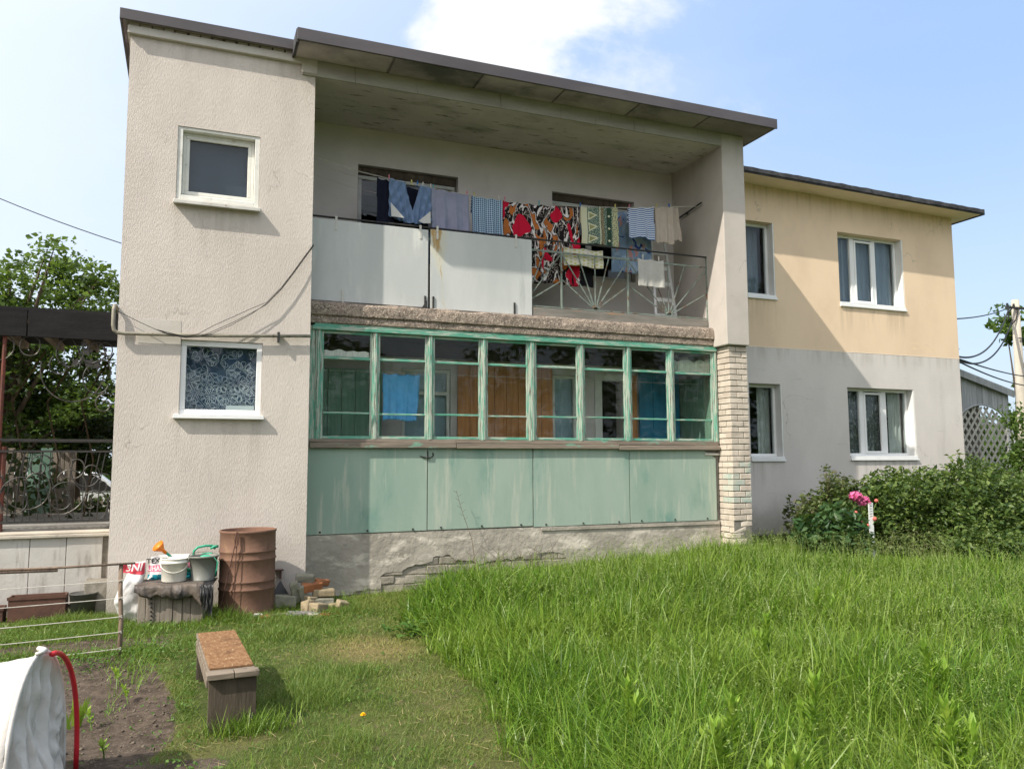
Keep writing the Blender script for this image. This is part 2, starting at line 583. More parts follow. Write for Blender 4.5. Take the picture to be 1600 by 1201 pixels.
def weather(m_, drips, col, strength, foot=None, cracks=0.0):
    """rain streaks below the given sills (x0, x1, z, length), splashed dirt at the foot and hairline cracks"""
    nt = m_.node_tree
    P = nt.nodes['Principled BSDF']
    c = P.inputs['Base Color'].links[0].from_socket
    sp = nd(nt, 'ShaderNodeSeparateXYZ')
    nt.links.new(coord(nt), sp.inputs[0])
    streak = smooth(nt, noise(nt, 9, (1, 1, 0.07), 6, 0.6), 0.42, 0.68)
    for x0, x1, z, L in drips:
        e = mth(nt, 'MULTIPLY', smooth(nt, sp.outputs[0], x0 - 0.04, x0 + 0.05), smooth(nt, sp.outputs[0], x1 + 0.04, x1 - 0.05))
        v = mth(nt, 'MULTIPLY', mth(nt, 'LESS_THAN', sp.outputs[2], z), smooth(nt, sp.outputs[2], z - L, z - 0.02))
        k = mth(nt, 'MULTIPLY', mth(nt, 'MULTIPLY', e, v), mth(nt, 'MULTIPLY', streak, strength))
        c = mixc(nt, k, c, col)
    if foot:
        z0, h_ = foot
        n = mth(nt, 'MULTIPLY', mth(nt, 'SUBTRACT', noise(nt, 2.6, G3, 7, 0.62), 0.5), h_ * 1.6)
        k = mth(nt, 'MULTIPLY', smooth(nt, mth(nt, 'ADD', sp.outputs[2], n), z0 + h_, z0), 0.55)
        c = mixc(nt, k, c, (0.25, 0.225, 0.185, 1))
    if cracks:
        v = nd(nt, 'ShaderNodeTexVoronoi', feature='DISTANCE_TO_EDGE')
        v.inputs['Scale'].default_value = 0.55
        w_ = nd(nt, 'ShaderNodeVectorMath', operation='ADD')
        nz = nd(nt, 'ShaderNodeTexNoise')
        nz.inputs['Scale'].default_value = 2.2
        nz.inputs['Detail'].default_value = 6
        cc_ = coord(nt)
        nt.links.new(cc_, nz.inputs['Vector'])
        nt.links.new(cc_, w_.inputs[0])
        nt.links.new(nz.outputs['Color'], w_.inputs[1])
        nt.links.new(w_.outputs[0], v.inputs['Vector'])
        k = mth(nt, 'MULTIPLY', smooth(nt, v.outputs['Distance'], 0.006, 0.001), mth(nt, 'MULTIPLY', smooth(nt, noise(nt, 1.1, G3, 3), 0.5, 0.62), cracks))
        c = mixc(nt, k, c, (0.22, 0.20, 0.17, 1))
    nt.links.new(c, P.inputs['Base Color'])


STAIN = (0.34, 0.31, 0.265, 1)
weather(m_plaster, [(-0.24, 0.73, 4.70, 0.9), (-0.16, 0.83, 2.16, 0.8), (-0.77, 1.36, 6.66, 0.5)], STAIN, 0.32, (0.0, 0.5), 0.4)
weather(m_yellow, [(11.16, 12.82, 4.50, 0.7), (8.99, 9.70, 4.51, 0.7), (7.9, 14.2, 6.7, 0.7)], (0.42, 0.33, 0.21, 1), 0.5, None, 0.45)
weather(m_grey, [(11.24, 12.92, 1.655, 0.7), (9.02, 9.75, 1.65, 0.7), (7.9, 14.2, 3.66, 0.35)], STAIN, 0.5, (0.38, 0.7), 0.45)
weather(m_pier, [(7.5, 8.0, 6.74, 0.8)], STAIN, 0.5, None, 0.5)
m_green_panel = mat('faded green sheet', (0.325, 0.41, 0.35), (0.265, 0.36, 0.30), 1.4, (1, 1, 0.4), 0.75, b=0.15, bs=16, c3=(0.14, 0.275, 0.235), s3=0.95, st3=(1.6, 1, 0.7), t3=(0.52, 0.74),
                    c4=(0.42, 0.46, 0.385), s4=3.0, st4=(3, 1, 0.3), t4=(0.52, 0.7))
PEEL = dict(r=0.75, b=0.7, bs=30, bdist=0.008)
m_green_v = mat('peeling green paint upright', (0.115, 0.34, 0.25), (0.155, 0.40, 0.30), 3, (1, 1, 0.4), c3=(0.42, 0.47, 0.40), s3=17, st3=(2.6, 2.6, 0.2), t3=(0.44, 0.52),
                c4=(0.19, 0.165, 0.14), s4=24, st4=(2.4, 2.4, 0.16), t4=(0.55, 0.60), bst=(2, 2, 0.3), **PEEL)
m_green_h = mat('peeling green paint level', (0.10, 0.32, 0.23), (0.14, 0.38, 0.28), 3, (0.4, 1, 1), c3=(0.38, 0.44, 0.37), s3=14, st3=(0.3, 2, 2.6), t3=(0.49, 0.56),
                c4=(0.20, 0.175, 0.145), s4=18, st4=(0.25, 2, 2), t4=(0.61, 0.67), bst=(0.3, 2, 2), **PEEL)
m_sill_wood = mat('weathered grey sill board', (0.27, 0.225, 0.18), (0.19, 0.16, 0.13), 8, (0.2, 2, 3), 0.9, b=0.7, bs=26, bst=(0.2, 2, 3), c3=(0.20, 0.36, 0.27), s3=4.5, st3=(0.6, 1, 2), t3=(0.60, 0.66), bdist=0.008)
m_plinth = mat('patched grey plinth plaster', (0.40, 0.365, 0.315), (0.30, 0.275, 0.235), 2.0, (1, 1, 1.4), 0.95, b=0.7, bs=14, c3=(0.60, 0.55, 0.475), s3=1.9, st3=(1, 1, 2.2), t3=(0.50, 0.66),
               c4=(0.15, 0.14, 0.12), s4=3.2, st4=(0.8, 1, 1.6), t4=(0.63, 0.74), bdist=0.02)
m_plinth_stone = mat('exposed plinth masonry', (0.36, 0.325, 0.27), (0.27, 0.245, 0.205), 6, r=0.95, b=0.7, bs=30, c3=(0.24, 0.215, 0.18), s3=5, t3=(0.56, 0.7), rnd=0.12)
m_pvc = mat('white window plastic', (0.80, 0.81, 0.81), (0.76, 0.77, 0.77), 3, r=0.4, spec=0.5)
m_oldwhite = mat('old white window paint', (0.72, 0.72, 0.67), (0.64, 0.64, 0.59), 6, r=0.7, b=0.2, bs=50, c3=(0.48, 0.46, 0.40), s3=9, t3=(0.62, 0.70))
m_reveal = mat('white painted reveal', (0.74, 0.74, 0.72), (0.68, 0.68, 0.66), 3, r=0.85, b=0.1, bs=50)
m_tin = mat('weathered tin sill', (0.62, 0.61, 0.57), (0.52, 0.51, 0.47), 6, r=0.6, c3=(0.34, 0.30, 0.25), s3=12, t3=(0.60, 0.68))
m_glass = glass_mat('window glass', base=0.03)
m_glass_old = glass_mat('old veranda glass', (0.95, 0.97, 0.96), 0.01, (0.45, 0.44, 0.4), 6.0, base=0.016)
m_glass_dirty = glass_mat('dusty veranda glass', (0.75, 0.80, 0.76), 0.32, (0.42, 0.43, 0.38), 4.5, base=0.02)
m_room = mat('room wallpaper', (0.16, 0.16, 0.17), (0.13, 0.13, 0.135), 3, r=0.9)
m_floor = mat('bare concrete floor', (0.28, 0.27, 0.25), (0.22, 0.21, 0.195), 3, r=0.9, b=0.2, bs=30)
m_curtain = mat('grey blue curtain', (0.30, 0.35, 0.42), (0.24, 0.29, 0.36), 12, (4, 1, 0.2), 0.95)
m_curtain_pale = mat('pale curtain', (0.62, 0.62, 0.58), (0.50, 0.50, 0.47), 14, (4, 1, 0.2), 0.95)
m_pine = mat('varnished pine', (0.56, 0.25, 0.09), (0.42, 0.18, 0.062), 6, (3, 3, 0.25), 0.5, c3=(0.09, 0.035, 0.015), s3=5.5, st3=(1, 1, 0.8), t3=(0.70, 0.76))
m_greenboard = mat('green veranda boards', (0.20, 0.34, 0.255), (0.15, 0.28, 0.205), 8, (3, 3, 0.3), 0.8, b=0.3, bs=30, bst=(3, 3, .3), c3=(0.26, 0.34, 0.27), s3=6, st3=(2, 2, 0.2), t3=(0.58, 0.72))
m_bluepaint = mat('blue painted board', (0.035, 0.23, 0.38), (0.028, 0.18, 0.31), 4, (2, 2, 0.4), 0.6)
m_rail = mat('old rail paint green grey', (0.23, 0.29, 0.255), (0.17, 0.20, 0.175), 14, r=0.7, c3=(0.14, 0.085, 0.055), s3=12, t3=(0.52, 0.62), b=0.3, bs=80)
m_rail_dark = mat('dark handrail', (0.025, 0.027, 0.03), (0.05, 0.047, 0.043), 20, r=0.6)
m_curb = mat('weathered curb board', (0.24, 0.225, 0.20), (0.17, 0.16, 0.14), 6, (0.3, 2, 2), 0.9, b=0.5, bs=30, bst=(.3, 2, 2), c3=(0.33, 0.21, 0.13), s3=1.6, st3=(0.8, 1, 2), t3=(0.62, 0.72))
m_alu = mat('bare aluminium', (0.75, 0.76, 0.77), (0.68, 0.69, 0.70), 8, r=0.35, metal=0.35, spec=0.6)
m_black_rubber = mat('black rubber', (0.02, 0.02, 0.02), (0.03, 0.03, 0.03), 8, r=0.8)
m_pipe = mat('mustard grey gas pipe', (0.30, 0.275, 0.215), (0.23, 0.21, 0.165), 12, r=0.6, c3=(0.15, 0.12, 0.085), s3=16, t3=(0.56, 0.66), spec=0.4)
m_cable = mat('black cable sheath', (0.02, 0.02, 0.02), (0.035, 0.033, 0.03), 10, r=0.6)
m_iron = mat('black wrought iron', (0.018, 0.018, 0.018), (0.03, 0.028, 0.026), 14, r=0.55, spec=0.5)
m_iron_worn = mat('worn shiny iron', (0.10, 0.095, 0.085), (0.045, 0.042, 0.038), 14, r=0.45, metal=0.4)
m_redpost = mat('oxide red post paint', (0.17, 0.055, 0.04), (0.11, 0.045, 0.035), 10, r=0.7, c3=(0.22, 0.18, 0.15), s3=9, t3=(0.58, 0.68))
m_canopy = mat('dark canopy sheet', (0.007, 0.007, 0.008), (0.013, 0.0125, 0.013), 6, (0.5, 1, 3), 0.8, b=0.3, bs=20)
m_terrace = mat('terrace wall panel', (0.52, 0.50, 0.47), (0.45, 0.43, 0.40), 2, r=0.9, b=0.25, bs=30, c3=(0.23, 0.21, 0.18), s3=2.8, st3=(2.6, 1, 0.45), t3=(0.50, 0.74), rnd=0.06)
m_joint = mat('mossy dark joint', (0.16, 0.145, 0.12), (0.25, 0.23, 0.195), 9, (1, 1, 1), 0.95, b=0.4, bs=40)
m_coping = mat('pale coping stone', (0.52, 0.475, 0.40), (0.43, 0.39, 0.33), 4, r=0.9, b=0.3, bs=40, c3=(0.26, 0.235, 0.2), s3=4, t3=(0.6, 0.72))
m_barrel = mat('rusty steel drum', (0.195, 0.110, 0.076), (0.155, 0.086, 0.060), 3.0, (1, 1, 0.6), 0.8, b=0.35, bs=30, c3=(0.235, 0.145, 0.085), s3=2.1, st3=(1, 1, 0.8), t3=(0.54, 0.72),
               c4=(0.085, 0.046, 0.032), s4=6, st4=(1, 1, 0.4), t4=(0.54, 0.72), spec=0.25)
m_oldwood = mat('weathered grey timber', (0.25, 0.215, 0.18), (0.17, 0.145, 0.12), 7, (2, 2, 0.3), 0.9, b=0.6, bs=24, bst=(2, 2, 0.25), c3=(0.11, 0.095, 0.08), s3=5, t3=(0.58, 0.72), rnd=0.10)
m_oldwood_h = mat('weathered level timber', (0.30, 0.24, 0.19), (0.20, 0.16, 0.125), 7, (0.4, 2, 2), 0.9, b=0.6, bs=24, bst=(0.3, 2, 2), c3=(0.12, 0.10, 0.085), s3=5, t3=(0.58, 0.72))
m_tarp = mat('brown grey sheeting', (0.14, 0.113, 0.092), (0.085, 0.07, 0.06), 5, r=0.55, b=0.9, bs=22, c3=(0.035, 0.032, 0.032), s3=4, t3=(0.48, 0.62), spec=0.4)
m_blackbag = mat('black sheeting', (0.02, 0.02, 0.022), (0.035, 0.034, 0.034), 6, r=0.45, b=0.4, bs=20, spec=0.5)
m_wbucket = mat('white bucket plastic', (0.76, 0.74, 0.66), (0.70, 0.68, 0.60), 4, r=0.45, spec=0.4, c3=(0.58, 0.55, 0.47), s3=6, t3=(0.62, 0.76))
m_gbucket = mat('grey bucket plastic', (0.185, 0.19, 0.17), (0.155, 0.16, 0.142), 4, r=0.5, spec=0.4)
m_greenplastic = mat('green watering can plastic', (0.035, 0.36, 0.22), (0.03, 0.32, 0.19), 5, r=0.4, spec=0.5)
m_orangeplastic = mat('orange rose plastic', (0.86, 0.23, 0.012), (0.80, 0.20, 0.01), 5, r=0.4, spec=0.5)
m_sack = mat('white woven sack', (0.66, 0.65, 0.64), (0.57, 0.56, 0.55), 6, r=0.6, b=0.3, bs=40, c3=(0.42, 0.40, 0.37), s3=4, t3=(0.60, 0.74), spec=0.35)
m_print_red = mat('red sack print', (0.60, 0.06, 0.09), (0.52, 0.05, 0.075), 9, r=0.55)
m_print_pink = mat('pink sack print', (0.62, 0.19, 0.28), (0.54, 0.15, 0.24), 9, r=0.55)
m_print_teal = mat('teal sack print', (0.015, 0.26, 0.33), (0.012, 0.21, 0.28), 9, r=0.55)
m_print_black = mat('black sack print', (0.03, 0.03, 0.032), (0.045, 0.045, 0.045), 9, r=0.6)
m_print_white = mat('white sack print', (0.74, 0.70, 0.70), (0.68, 0.64, 0.64), 9, r=0.6)
m_stone_y = mat('yellowish brick stone', (0.31, 0.255, 0.165), (0.22, 0.18, 0.115), 9, r=0.95, b=0.7, bs=50, c3=(0.17, 0.145, 0.095), s3=9, t3=(0.58, 0.70))
m_stone_g = mat('mossy grey brick', (0.27, 0.26, 0.205), (0.20, 0.195, 0.155), 9, r=0.95, b=0.7, bs=50, c3=(0.20, 0.20, 0.15), s3=8, t3=(0.56, 0.68))
m_stone_r = mat('red clay brick', (0.36, 0.145, 0.065), (0.27, 0.11, 0.05), 9, r=0.95, b=0.7, bs=50, c3=(0.22, 0.10, 0.06), s3=8, t3=(0.56, 0.68))
m_slate = mat('grey slate sheet', (0.20, 0.19, 0.185), (0.15, 0.145, 0.14), 8, r=0.9, b=0.4, bs=40)
m_osb = mat('orange brown chipboard', (0.17, 0.082, 0.036), (0.25, 0.145, 0.072), 46, (0.9, 0.35, 1), 0.85, b=0.5, bs=70, c3=(0.10, 0.05, 0.026), s3=5, st3=(1.2, 0.8, 1), t3=(0.50, 0.68),
            c4=(0.36, 0.26, 0.145), s4=38, st4=(1.2, 0.4, 1), t4=(0.58, 0.64))
m_bench = mat('brown bench timber', (0.095, 0.076, 0.055), (0.06, 0.048, 0.036), 7, (2, 2, 0.35), 0.9, b=0.5, bs=24, bst=(2, 2, 0.3), c3=(0.13, 0.108, 0.08), s3=5, t3=(0.58, 0.72))
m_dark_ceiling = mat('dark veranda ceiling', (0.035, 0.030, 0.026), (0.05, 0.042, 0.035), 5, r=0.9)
m_fleece = mat('white fleece fabric', (0.62, 0.595, 0.565), (0.54, 0.52, 0.485), 3, r=0.9, b=0.25, bs=40, c3=(0.40, 0.375, 0.33), s3=5, t3=(0.55, 0.8))
m_hoop = mat('red plastic hose', (0.58, 0.02, 0.035), (0.50, 0.018, 0.03), 6, r=0.35, spec=0.5)
m_trough = mat('rust brown trough', (0.115, 0.058, 0.042), (0.085, 0.045, 0.035), 6, r=0.75, b=0.3, bs=30, rnd=0.05)
m_string = mat('pale string', (0.55, 0.53, 0.47), (0.45, 0.43, 0.38), 20, r=0.8)
m_post = mat('grey brown stake', (0.25, 0.185, 0.135), (0.17, 0.125, 0.095), 9, (2, 2, 0.25), 0.9, b=0.6, bs=30, bst=(2, 2, 0.3))
m_shed = mat('silvery shed boards', (0.36, 0.375, 0.385), (0.28, 0.295, 0.305), 6, (3, 3, 0.25), 0.9, b=0.5, bs=24, bst=(2, 2, 0.25), c3=(0.21, 0.215, 0.22), s3=5, st3=(2, 2, 0.3), t3=(0.58, 0.72), rnd=0.09)
m_lattice = mat('grey lattice slats', (0.46, 0.45, 0.40), (0.38, 0.37, 0.33), 9, r=0.9, rnd=0.08)
m_pole = mat('concrete pole', (0.46, 0.42, 0.36), (0.38, 0.35, 0.30), 3, (2, 2, 0.4), 0.9, b=0.3, bs=30)
m_bark = mat('grey brown bark', (0.115, 0.09, 0.07), (0.07, 0.055, 0.043), 9, (2, 2, 0.4), 0.95, b=0.9, bs=16, bst=(2, 2, 0.4))
m_stem = mat('green plant stem', (0.12, 0.20, 0.05), (0.10, 0.16, 0.04), 9, r=0.7)
m_twig = mat('brown shrub twig', (0.13, 0.095, 0.06), (0.10, 0.07, 0.045), 9, r=0.85)
m_paint_green = mat('pale green fence paint', (0.20, 0.32, 0.26), (0.16, 0.27, 0.21), 4, (2, 1, 0.4), 0.8, rnd=0.05)
m_carwhite = mat('white car paint', (0.75, 0.76, 0.77), (0.72, 0.73, 0.74), 2, r=0.25, spec=0.5)

L_TREE = leaf_mat('tree leaves', [(0.022, 0.05, 0.012), (0.045, 0.09, 0.02), (0.08, 0.14, 0.03), (0.12, 0.19, 0.045)], 0.35)
L_SHADED = leaf_mat('leaves darkened for shade', [(0.008, 0.018, 0.006), (0.015, 0.032, 0.009), (0.03, 0.055, 0.015)], 0.18)  # leaf colours darkened to paint in the shade under the canopy
L_BUSH = leaf_mat('currant leaves', [(0.022, 0.05, 0.014), (0.045, 0.085, 0.021), (0.075, 0.125, 0.03), (0.12, 0.175, 0.045), (0.17, 0.225, 0.065)], 0.28)
L_OLIVE = leaf_mat('olive shrub leaves', [(0.06, 0.085, 0.03), (0.09, 0.12, 0.045), (0.13, 0.165, 0.06), (0.10, 0.09, 0.05)], 0.3)
L_PEONY = leaf_mat('peony leaves', [(0.022, 0.06, 0.022), (0.04, 0.09, 0.03), (0.07, 0.13, 0.045)], 0.22, 0.4)
L_WEED = leaf_mat('young weed leaves', [(0.15, 0.28, 0.03), (0.22, 0.36, 0.045), (0.30, 0.42, 0.06)], 0.4)
L_DOCK = leaf_mat('broad weed leaves', [(0.05, 0.12, 0.02), (0.08, 0.165, 0.03), (0.12, 0.21, 0.045)], 0.3, 0.6)
L_GRASS = leaf_mat('meadow grass', [(0.035, 0.085, 0.006), (0.065, 0.15, 0.010), (0.10, 0.21, 0.015), (0.15, 0.265, 0.024), (0.25, 0.335, 0.075)], 0.36, 0.38, (0.235, 0.315, 0.045, 1))
L_LAWN = leaf_mat('mown grass', [(0.055, 0.12, 0.014), (0.085, 0.165, 0.021), (0.125, 0.20, 0.032), (0.19, 0.24, 0.055)], 0.35, 0.5, (0.30, 0.27, 0.09, 1))
L_SEED = leaf_mat('grass seed heads', [(0.19, 0.26, 0.07), (0.25, 0.30, 0.11), (0.14, 0.22, 0.045)], 0.3, 0.7)
L_STRAW = leaf_mat('dry straw', [(0.36, 0.29, 0.14), (0.44, 0.36, 0.19), (0.28, 0.22, 0.10)], 0.25, 0.7)
m_petal = leaf_mat('pink petals', [(0.68, 0.09, 0.30), (0.80, 0.22, 0.45), (0.74, 0.14, 0.38)], 0.25)
m_bud = mat('coral flower bud', (0.60, 0.16, 0.13), (0.50, 0.12, 0.10), 20, r=0.6)
m_dandelion = mat('yellow flower petals', (0.85, 0.52, 0.01), (0.80, 0.44, 0.01), 20, r=0.7)


def ground_material():
    m_, nt, P = newmat('garden ground')
    a = nd(nt, 'ShaderNodeAttribute', attribute_name='soil')
    g = nd(nt, 'ShaderNodeAttribute', attribute_name='dry')
    n1 = noise(nt, 9, G3, 8, 0.65)
    n2 = noise(nt, 2.2, G3, 6, 0.6)
    soil = mixc(nt, smooth(nt, n1, 0.35, 0.68), (0.062, 0.047, 0.036, 1), (0.125, 0.098, 0.076, 1))
    soil = mixc(nt, smooth(nt, noise(nt, 42, G3, 5, 0.6), 0.58, 0.68), soil, (0.18, 0.15, 0.12, 1))
    turf = mixc(nt, smooth(nt, n2, 0.35, 0.65), (0.05, 0.075, 0.018, 1), (0.085, 0.105, 0.03, 1))
    turf = mixc(nt, smooth(nt, n1, 0.52, 0.70), turf, (0.14, 0.115, 0.065, 1))
    dry = mixc(nt, smooth(nt, n1, 0.35, 0.65), (0.25, 0.19, 0.09, 1), (0.17, 0.135, 0.07, 1))
    c = mixc(nt, mth(nt, 'MULTIPLY', g.outputs['Fac'], 0.85, None, True), turf, dry)
    f = smooth(nt, mth(nt, 'ADD', a.outputs['Fac'], mth(nt, 'MULTIPLY', mth(nt, 'SUBTRACT', n1, 0.5), 0.7)), 0.4, 0.6)
    c = mixc(nt, f, c, soil)
    setin(nt, P, 'Base Color', c)
    P.inputs['Roughness'].default_value = 0.95
    P.inputs['Specular IOR Level'].default_value = 0.15
    bp = nd(nt, 'ShaderNodeBump')
    bp.inputs['Strength'].default_value = 0.9
    bp.inputs['Distance'].default_value = 0.03
    setin(nt, bp, 'Height', noise(nt, 22, G3, 8, 0.7))
    nt.links.new(bp.outputs[0], P.inputs['Normal'])
    return m_
# ------------------------------------------------------------------ ground
def soil_edge(y):
    """x where the dug bed ends and the lawn begins"""
    return np.interp(y, [-8, -5.2, -4.9, -3.8, -2.6, -2.05], [-0.12, -0.12, -0.10, -0.03, -0.15, -0.25])


def meadow_edge(y):
    """x where the mown lawn ends and the tall grass begins"""
    return np.interp(y, [-9, -6.2, -5.3, -3.6, -2.4, -1.4, -0.4, 0.4], [1.65, 1.72, 1.92, 2.12, 2.2, 2.25, 2.6, 3.0])


def soil_mask(x, y):
    x, y = np.asarray(x, float), np.asarray(y, float)
    e = soil_edge(y) + vnoise(x, y, 2.2, 3) * 0.07
    bed = smoothstep(0.06, -0.08, x - e) * smoothstep(-1.98, -2.12, y)
    path = smoothstep(0.15, -0.25, x) * smoothstep(-1.98, -1.85, y) * smoothstep(-1.2, -1.45, y) * 0.85
    spot = smoothstep(0.5, 0.2, np.hypot((x - 0.05) / 0.7, (y + 5.05) / 0.5)) * 0.8
    return np.maximum(np.maximum(bed, path), spot)


def dry_mask(x, y):
    x, y = np.asarray(x, float), np.asarray(y, float)
    d = 0.85 * smoothstep(1.1, 0.25, np.hypot((x - 1.62) / 0.65, (y + 2.75) / 0.75))
    e = smoothstep(0.55, 0.1, np.abs(x - meadow_edge(y) + 0.25)) * 0.24
    n = smoothstep(0.15, 0.7, vnoise(x, y, 1.6, 8)) * 0.35
    return np.clip(np.maximum(np.maximum(d, e), n) + vnoise(x, y, 4, 2) * 0.12, 0, 1) * (1 - smoothstep(0.1, 0.5, x - meadow_edge(y)))


def hgt(x, y):
    x, y = np.asarray(x, float), np.asarray(y, float)
    z = 0.20 * smoothstep(1.8, 7.5, x) * smoothstep(-5.5, -0.8, y)
    z = z + vnoise(x, y, 0.9, 1) * 0.015 + vnoise(x, y, 3.0, 4) * 0.006
    s = soil_mask(x, y)
    z = z + s * (-0.02 + vnoise(x, y, 5, 5) * 0.018 + vnoise(x, y, 13, 6) * 0.010)
    far = np.hypot(x - 2, y + 3)
    return z * (1 - smoothstep(20, 60, far))


def H(x, y):
    return float(hgt(x, y))


gx = np.concatenate([[-900, -300, -120, -60, -30, -18, -11, -7, -5, -4], np.arange(-3.4, 13.2, 0.07), [14, 15, 16.5, 19, 24, 32, 50, 90, 200, 500, 900]])
gy = np.concatenate([[-900, -300, -120, -60, -35, -22, -15, -12, -10.5], np.arange(-9.6, 1.9, 0.07), [2.5, 3.5, 5, 8, 12, 18, 30, 60, 120, 300, 900]])
GX, GY = np.meshgrid(gx, gy)
co = np.stack([GX, GY, hgt(GX, GY)], -1).reshape(-1, 3)
nx_, ny_ = len(gx), len(gy)
ii = (np.arange(ny_ - 1)[:, None] * nx_ + np.arange(nx_ - 1)[None]).ravel()
me = np_mesh('ground', co, None, None, None, np.stack([ii, ii + 1, ii + 1 + nx_, ii + nx_], 1))
for nm, fn in (('soil', soil_mask), ('dry', dry_mask)):
    at_ = me.attributes.new(nm, 'FLOAT', 'POINT')
    at_.data.foreach_set('value', fn(GX, GY).ravel().astype(np.float32))
me.polygons.foreach_set('use_smooth', [True] * len(me.polygons))
ground = link('ground', me, ground_material())
tag(ground, 'garden ground with a dug soil bed on the left and turf elsewhere', 'ground', kind='structure')

# ------------------------------------------------------------------ house
house = thing('house', 'two storey house with plastered stair tower, loggia balcony and yellow side wing', 'house', (0, 0, 0))


def part(name, mb, m_, parent=None, **kw):
    return mb.build(name, m_, parent or house, **kw)


YB = 1.36                       # wing wall and loggia back wall
# stair tower
t = MB().wall(-0.77, 1.36, -0.12, 6.655, 0.0, 0.28, [(-0.22, 0.715, 4.75, 5.64), (-0.105, 0.805, 2.21, 3.085)])
t.box(-0.77, -0.49, 0.28, 6.0, -0.12, 6.655).box(1.08, 1.36, 0.28, 8.0, -0.12, 6.655).box(-0.49, 1.08, 5.72, 6.0, -0.12, 6.655)
part('tower_wall', t, m_plaster)
part('floor_slab', MB().box(-0.49, 1.08, 0.3, 5.7, 3.55, 3.75), m_floor)
# smooth patch round the gas pipe
part('plaster_patch', MB().box(-0.56, -0.11, -0.004, 0.0, 3.02, 3.30), m_plaster_smooth)
part('cornice', MB().box(-0.80, 1.19, -0.055, 6.02, 6.655, 6.752), m_plaster_smooth, bevel=0.006)
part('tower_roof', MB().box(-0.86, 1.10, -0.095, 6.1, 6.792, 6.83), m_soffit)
f = MB().box(-0.885, 1.10, -0.125, -0.10, 6.775, 6.905).box(-0.885, -0.862, -0.10, 6.1, 6.775, 6.905)
f.box(-0.862, 1.10, -0.10, 6.1, 6.875, 6.905)
part('roof_trim', f, m_fascia, bevel=0.004)
x = -0.79
mesh_bk = None
while x < 1.05:
    w_ = random.uniform(0.10, 0.13)
    g_ = random.choice([0.012, 0.012, 0.03]) if x < 0.3 else random.choice([0.02, 0.03])
    part('brick', MB().box(x, min(x + w_, 1.08), -0.048 + random.uniform(0, 0.02), 0.09, 6.754, 6.79 - random.uniform(0, 0.006), 0.002), m_plaster_smooth)
    x += w_ + g_

# loggia shell
lg = MB().wall(1.36, 7.55, 1.0, 6.53, YB, 0.28, [(2.18, 3.71, 4.55, 5.985), (5.29, 6.80, 4.60, 5.965), (2.86, 3.60, 1.75, 3.02), (5.27, 5.69, 1.75, 3.01), (6.13, 6.55, 1.0, 2.98)])
part('loggia_wall', lg, m_loggia)
part('loggia_ceiling', MB().box(1.36, 7.55, 0.0, YB - 0.002, 6.53, 6.727), m_ceiling)
part('roof_beam', MB().box(1.19, 7.552, -0.035, -0.002, 6.525, 6.735), m_beam, bevel=0.006)
part('beam_end', MB().box(1.185, 1.375, -0.05, -0.036, 6.545, 6.74), m_plaster_smooth)
rf = MB().box(1.09, 8.21, -0.47, 7.0, 6.737, 6.845)
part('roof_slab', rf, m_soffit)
part('roof_felt', MB().box(1.085, 8.2, -0.46, 7.0, 6.847, 6.872), m_bitumen)
f = MB().box(1.07, 8.245, -0.502, -0.476, 6.722, 6.874).box(8.215, 8.245, -0.476, 7.0, 6.735, 6.874)
part('roof_trim', f, m_fascia, bevel=0.004)
part('roof_trim', MB().box(1.062, 1.086, -0.476, 7.0, 6.70, 6.868), m_bitumen)
# plank boards of the soffit with recessed joints
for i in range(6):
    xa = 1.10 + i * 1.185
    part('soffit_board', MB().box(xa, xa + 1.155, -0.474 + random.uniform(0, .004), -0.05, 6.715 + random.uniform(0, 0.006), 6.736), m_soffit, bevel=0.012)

# right hand pier: plaster above, brick below
part('pier_wall', MB().box(7.55, 7.968, -0.03, YB + .25, 3.415, 6.735), m_pier, bevel=0.012)
part('pier_core', MB().box(7.633, 7.946, 0.042, 0.55, -0.1, 3.414), m_mortar)
nb = 38
ph = (3.412 - 0.06) / nb
for i in range(nb):
    z0 = 0.06 + i * ph
    z1 = z0 + ph - 0.012
    mt = m_brick_green if (1.0 < z0 < 1.75 and random.random() < 0.35) else m_brick
    j = lambda: random.uniform(-0.004, 0.004)
    a, b_ = (0.125, 0.25) if i % 2 else (0.225, 0.12)
    a += j()
    wr = 0.02 if z0 < 0.75 else 0.0
    e = random.uniform(0, wr)
    part('brick', MB().box(7.62 + j(), 7.62 + a, 0.03 + j() + e, 0.03 + b_, z0, z1, 0.0025 + wr * .25), mt, bevel=0.006)
    part('brick', MB().box(7.62 + a + 0.012, 7.958 + j(), 0.03 + j() + random.uniform(0, wr), 0.12, z0, z1, 0.0025 + wr * .25), m_brick_green if (1.0 < z0 < 1.75 and random.random() < 0.3) else m_brick, bevel=0.006)
    part('brick', MB().box(7.62 + j(), 7.74, 0.03 + b_ + 0.012, 0.55, z0, z1, 0.0025), m_brick, bevel=0.006)
part('veranda_side_wall', MB().box(7.60, 7.945, 0.56, YB - .002, -0.1, 3.414), m_loggia)

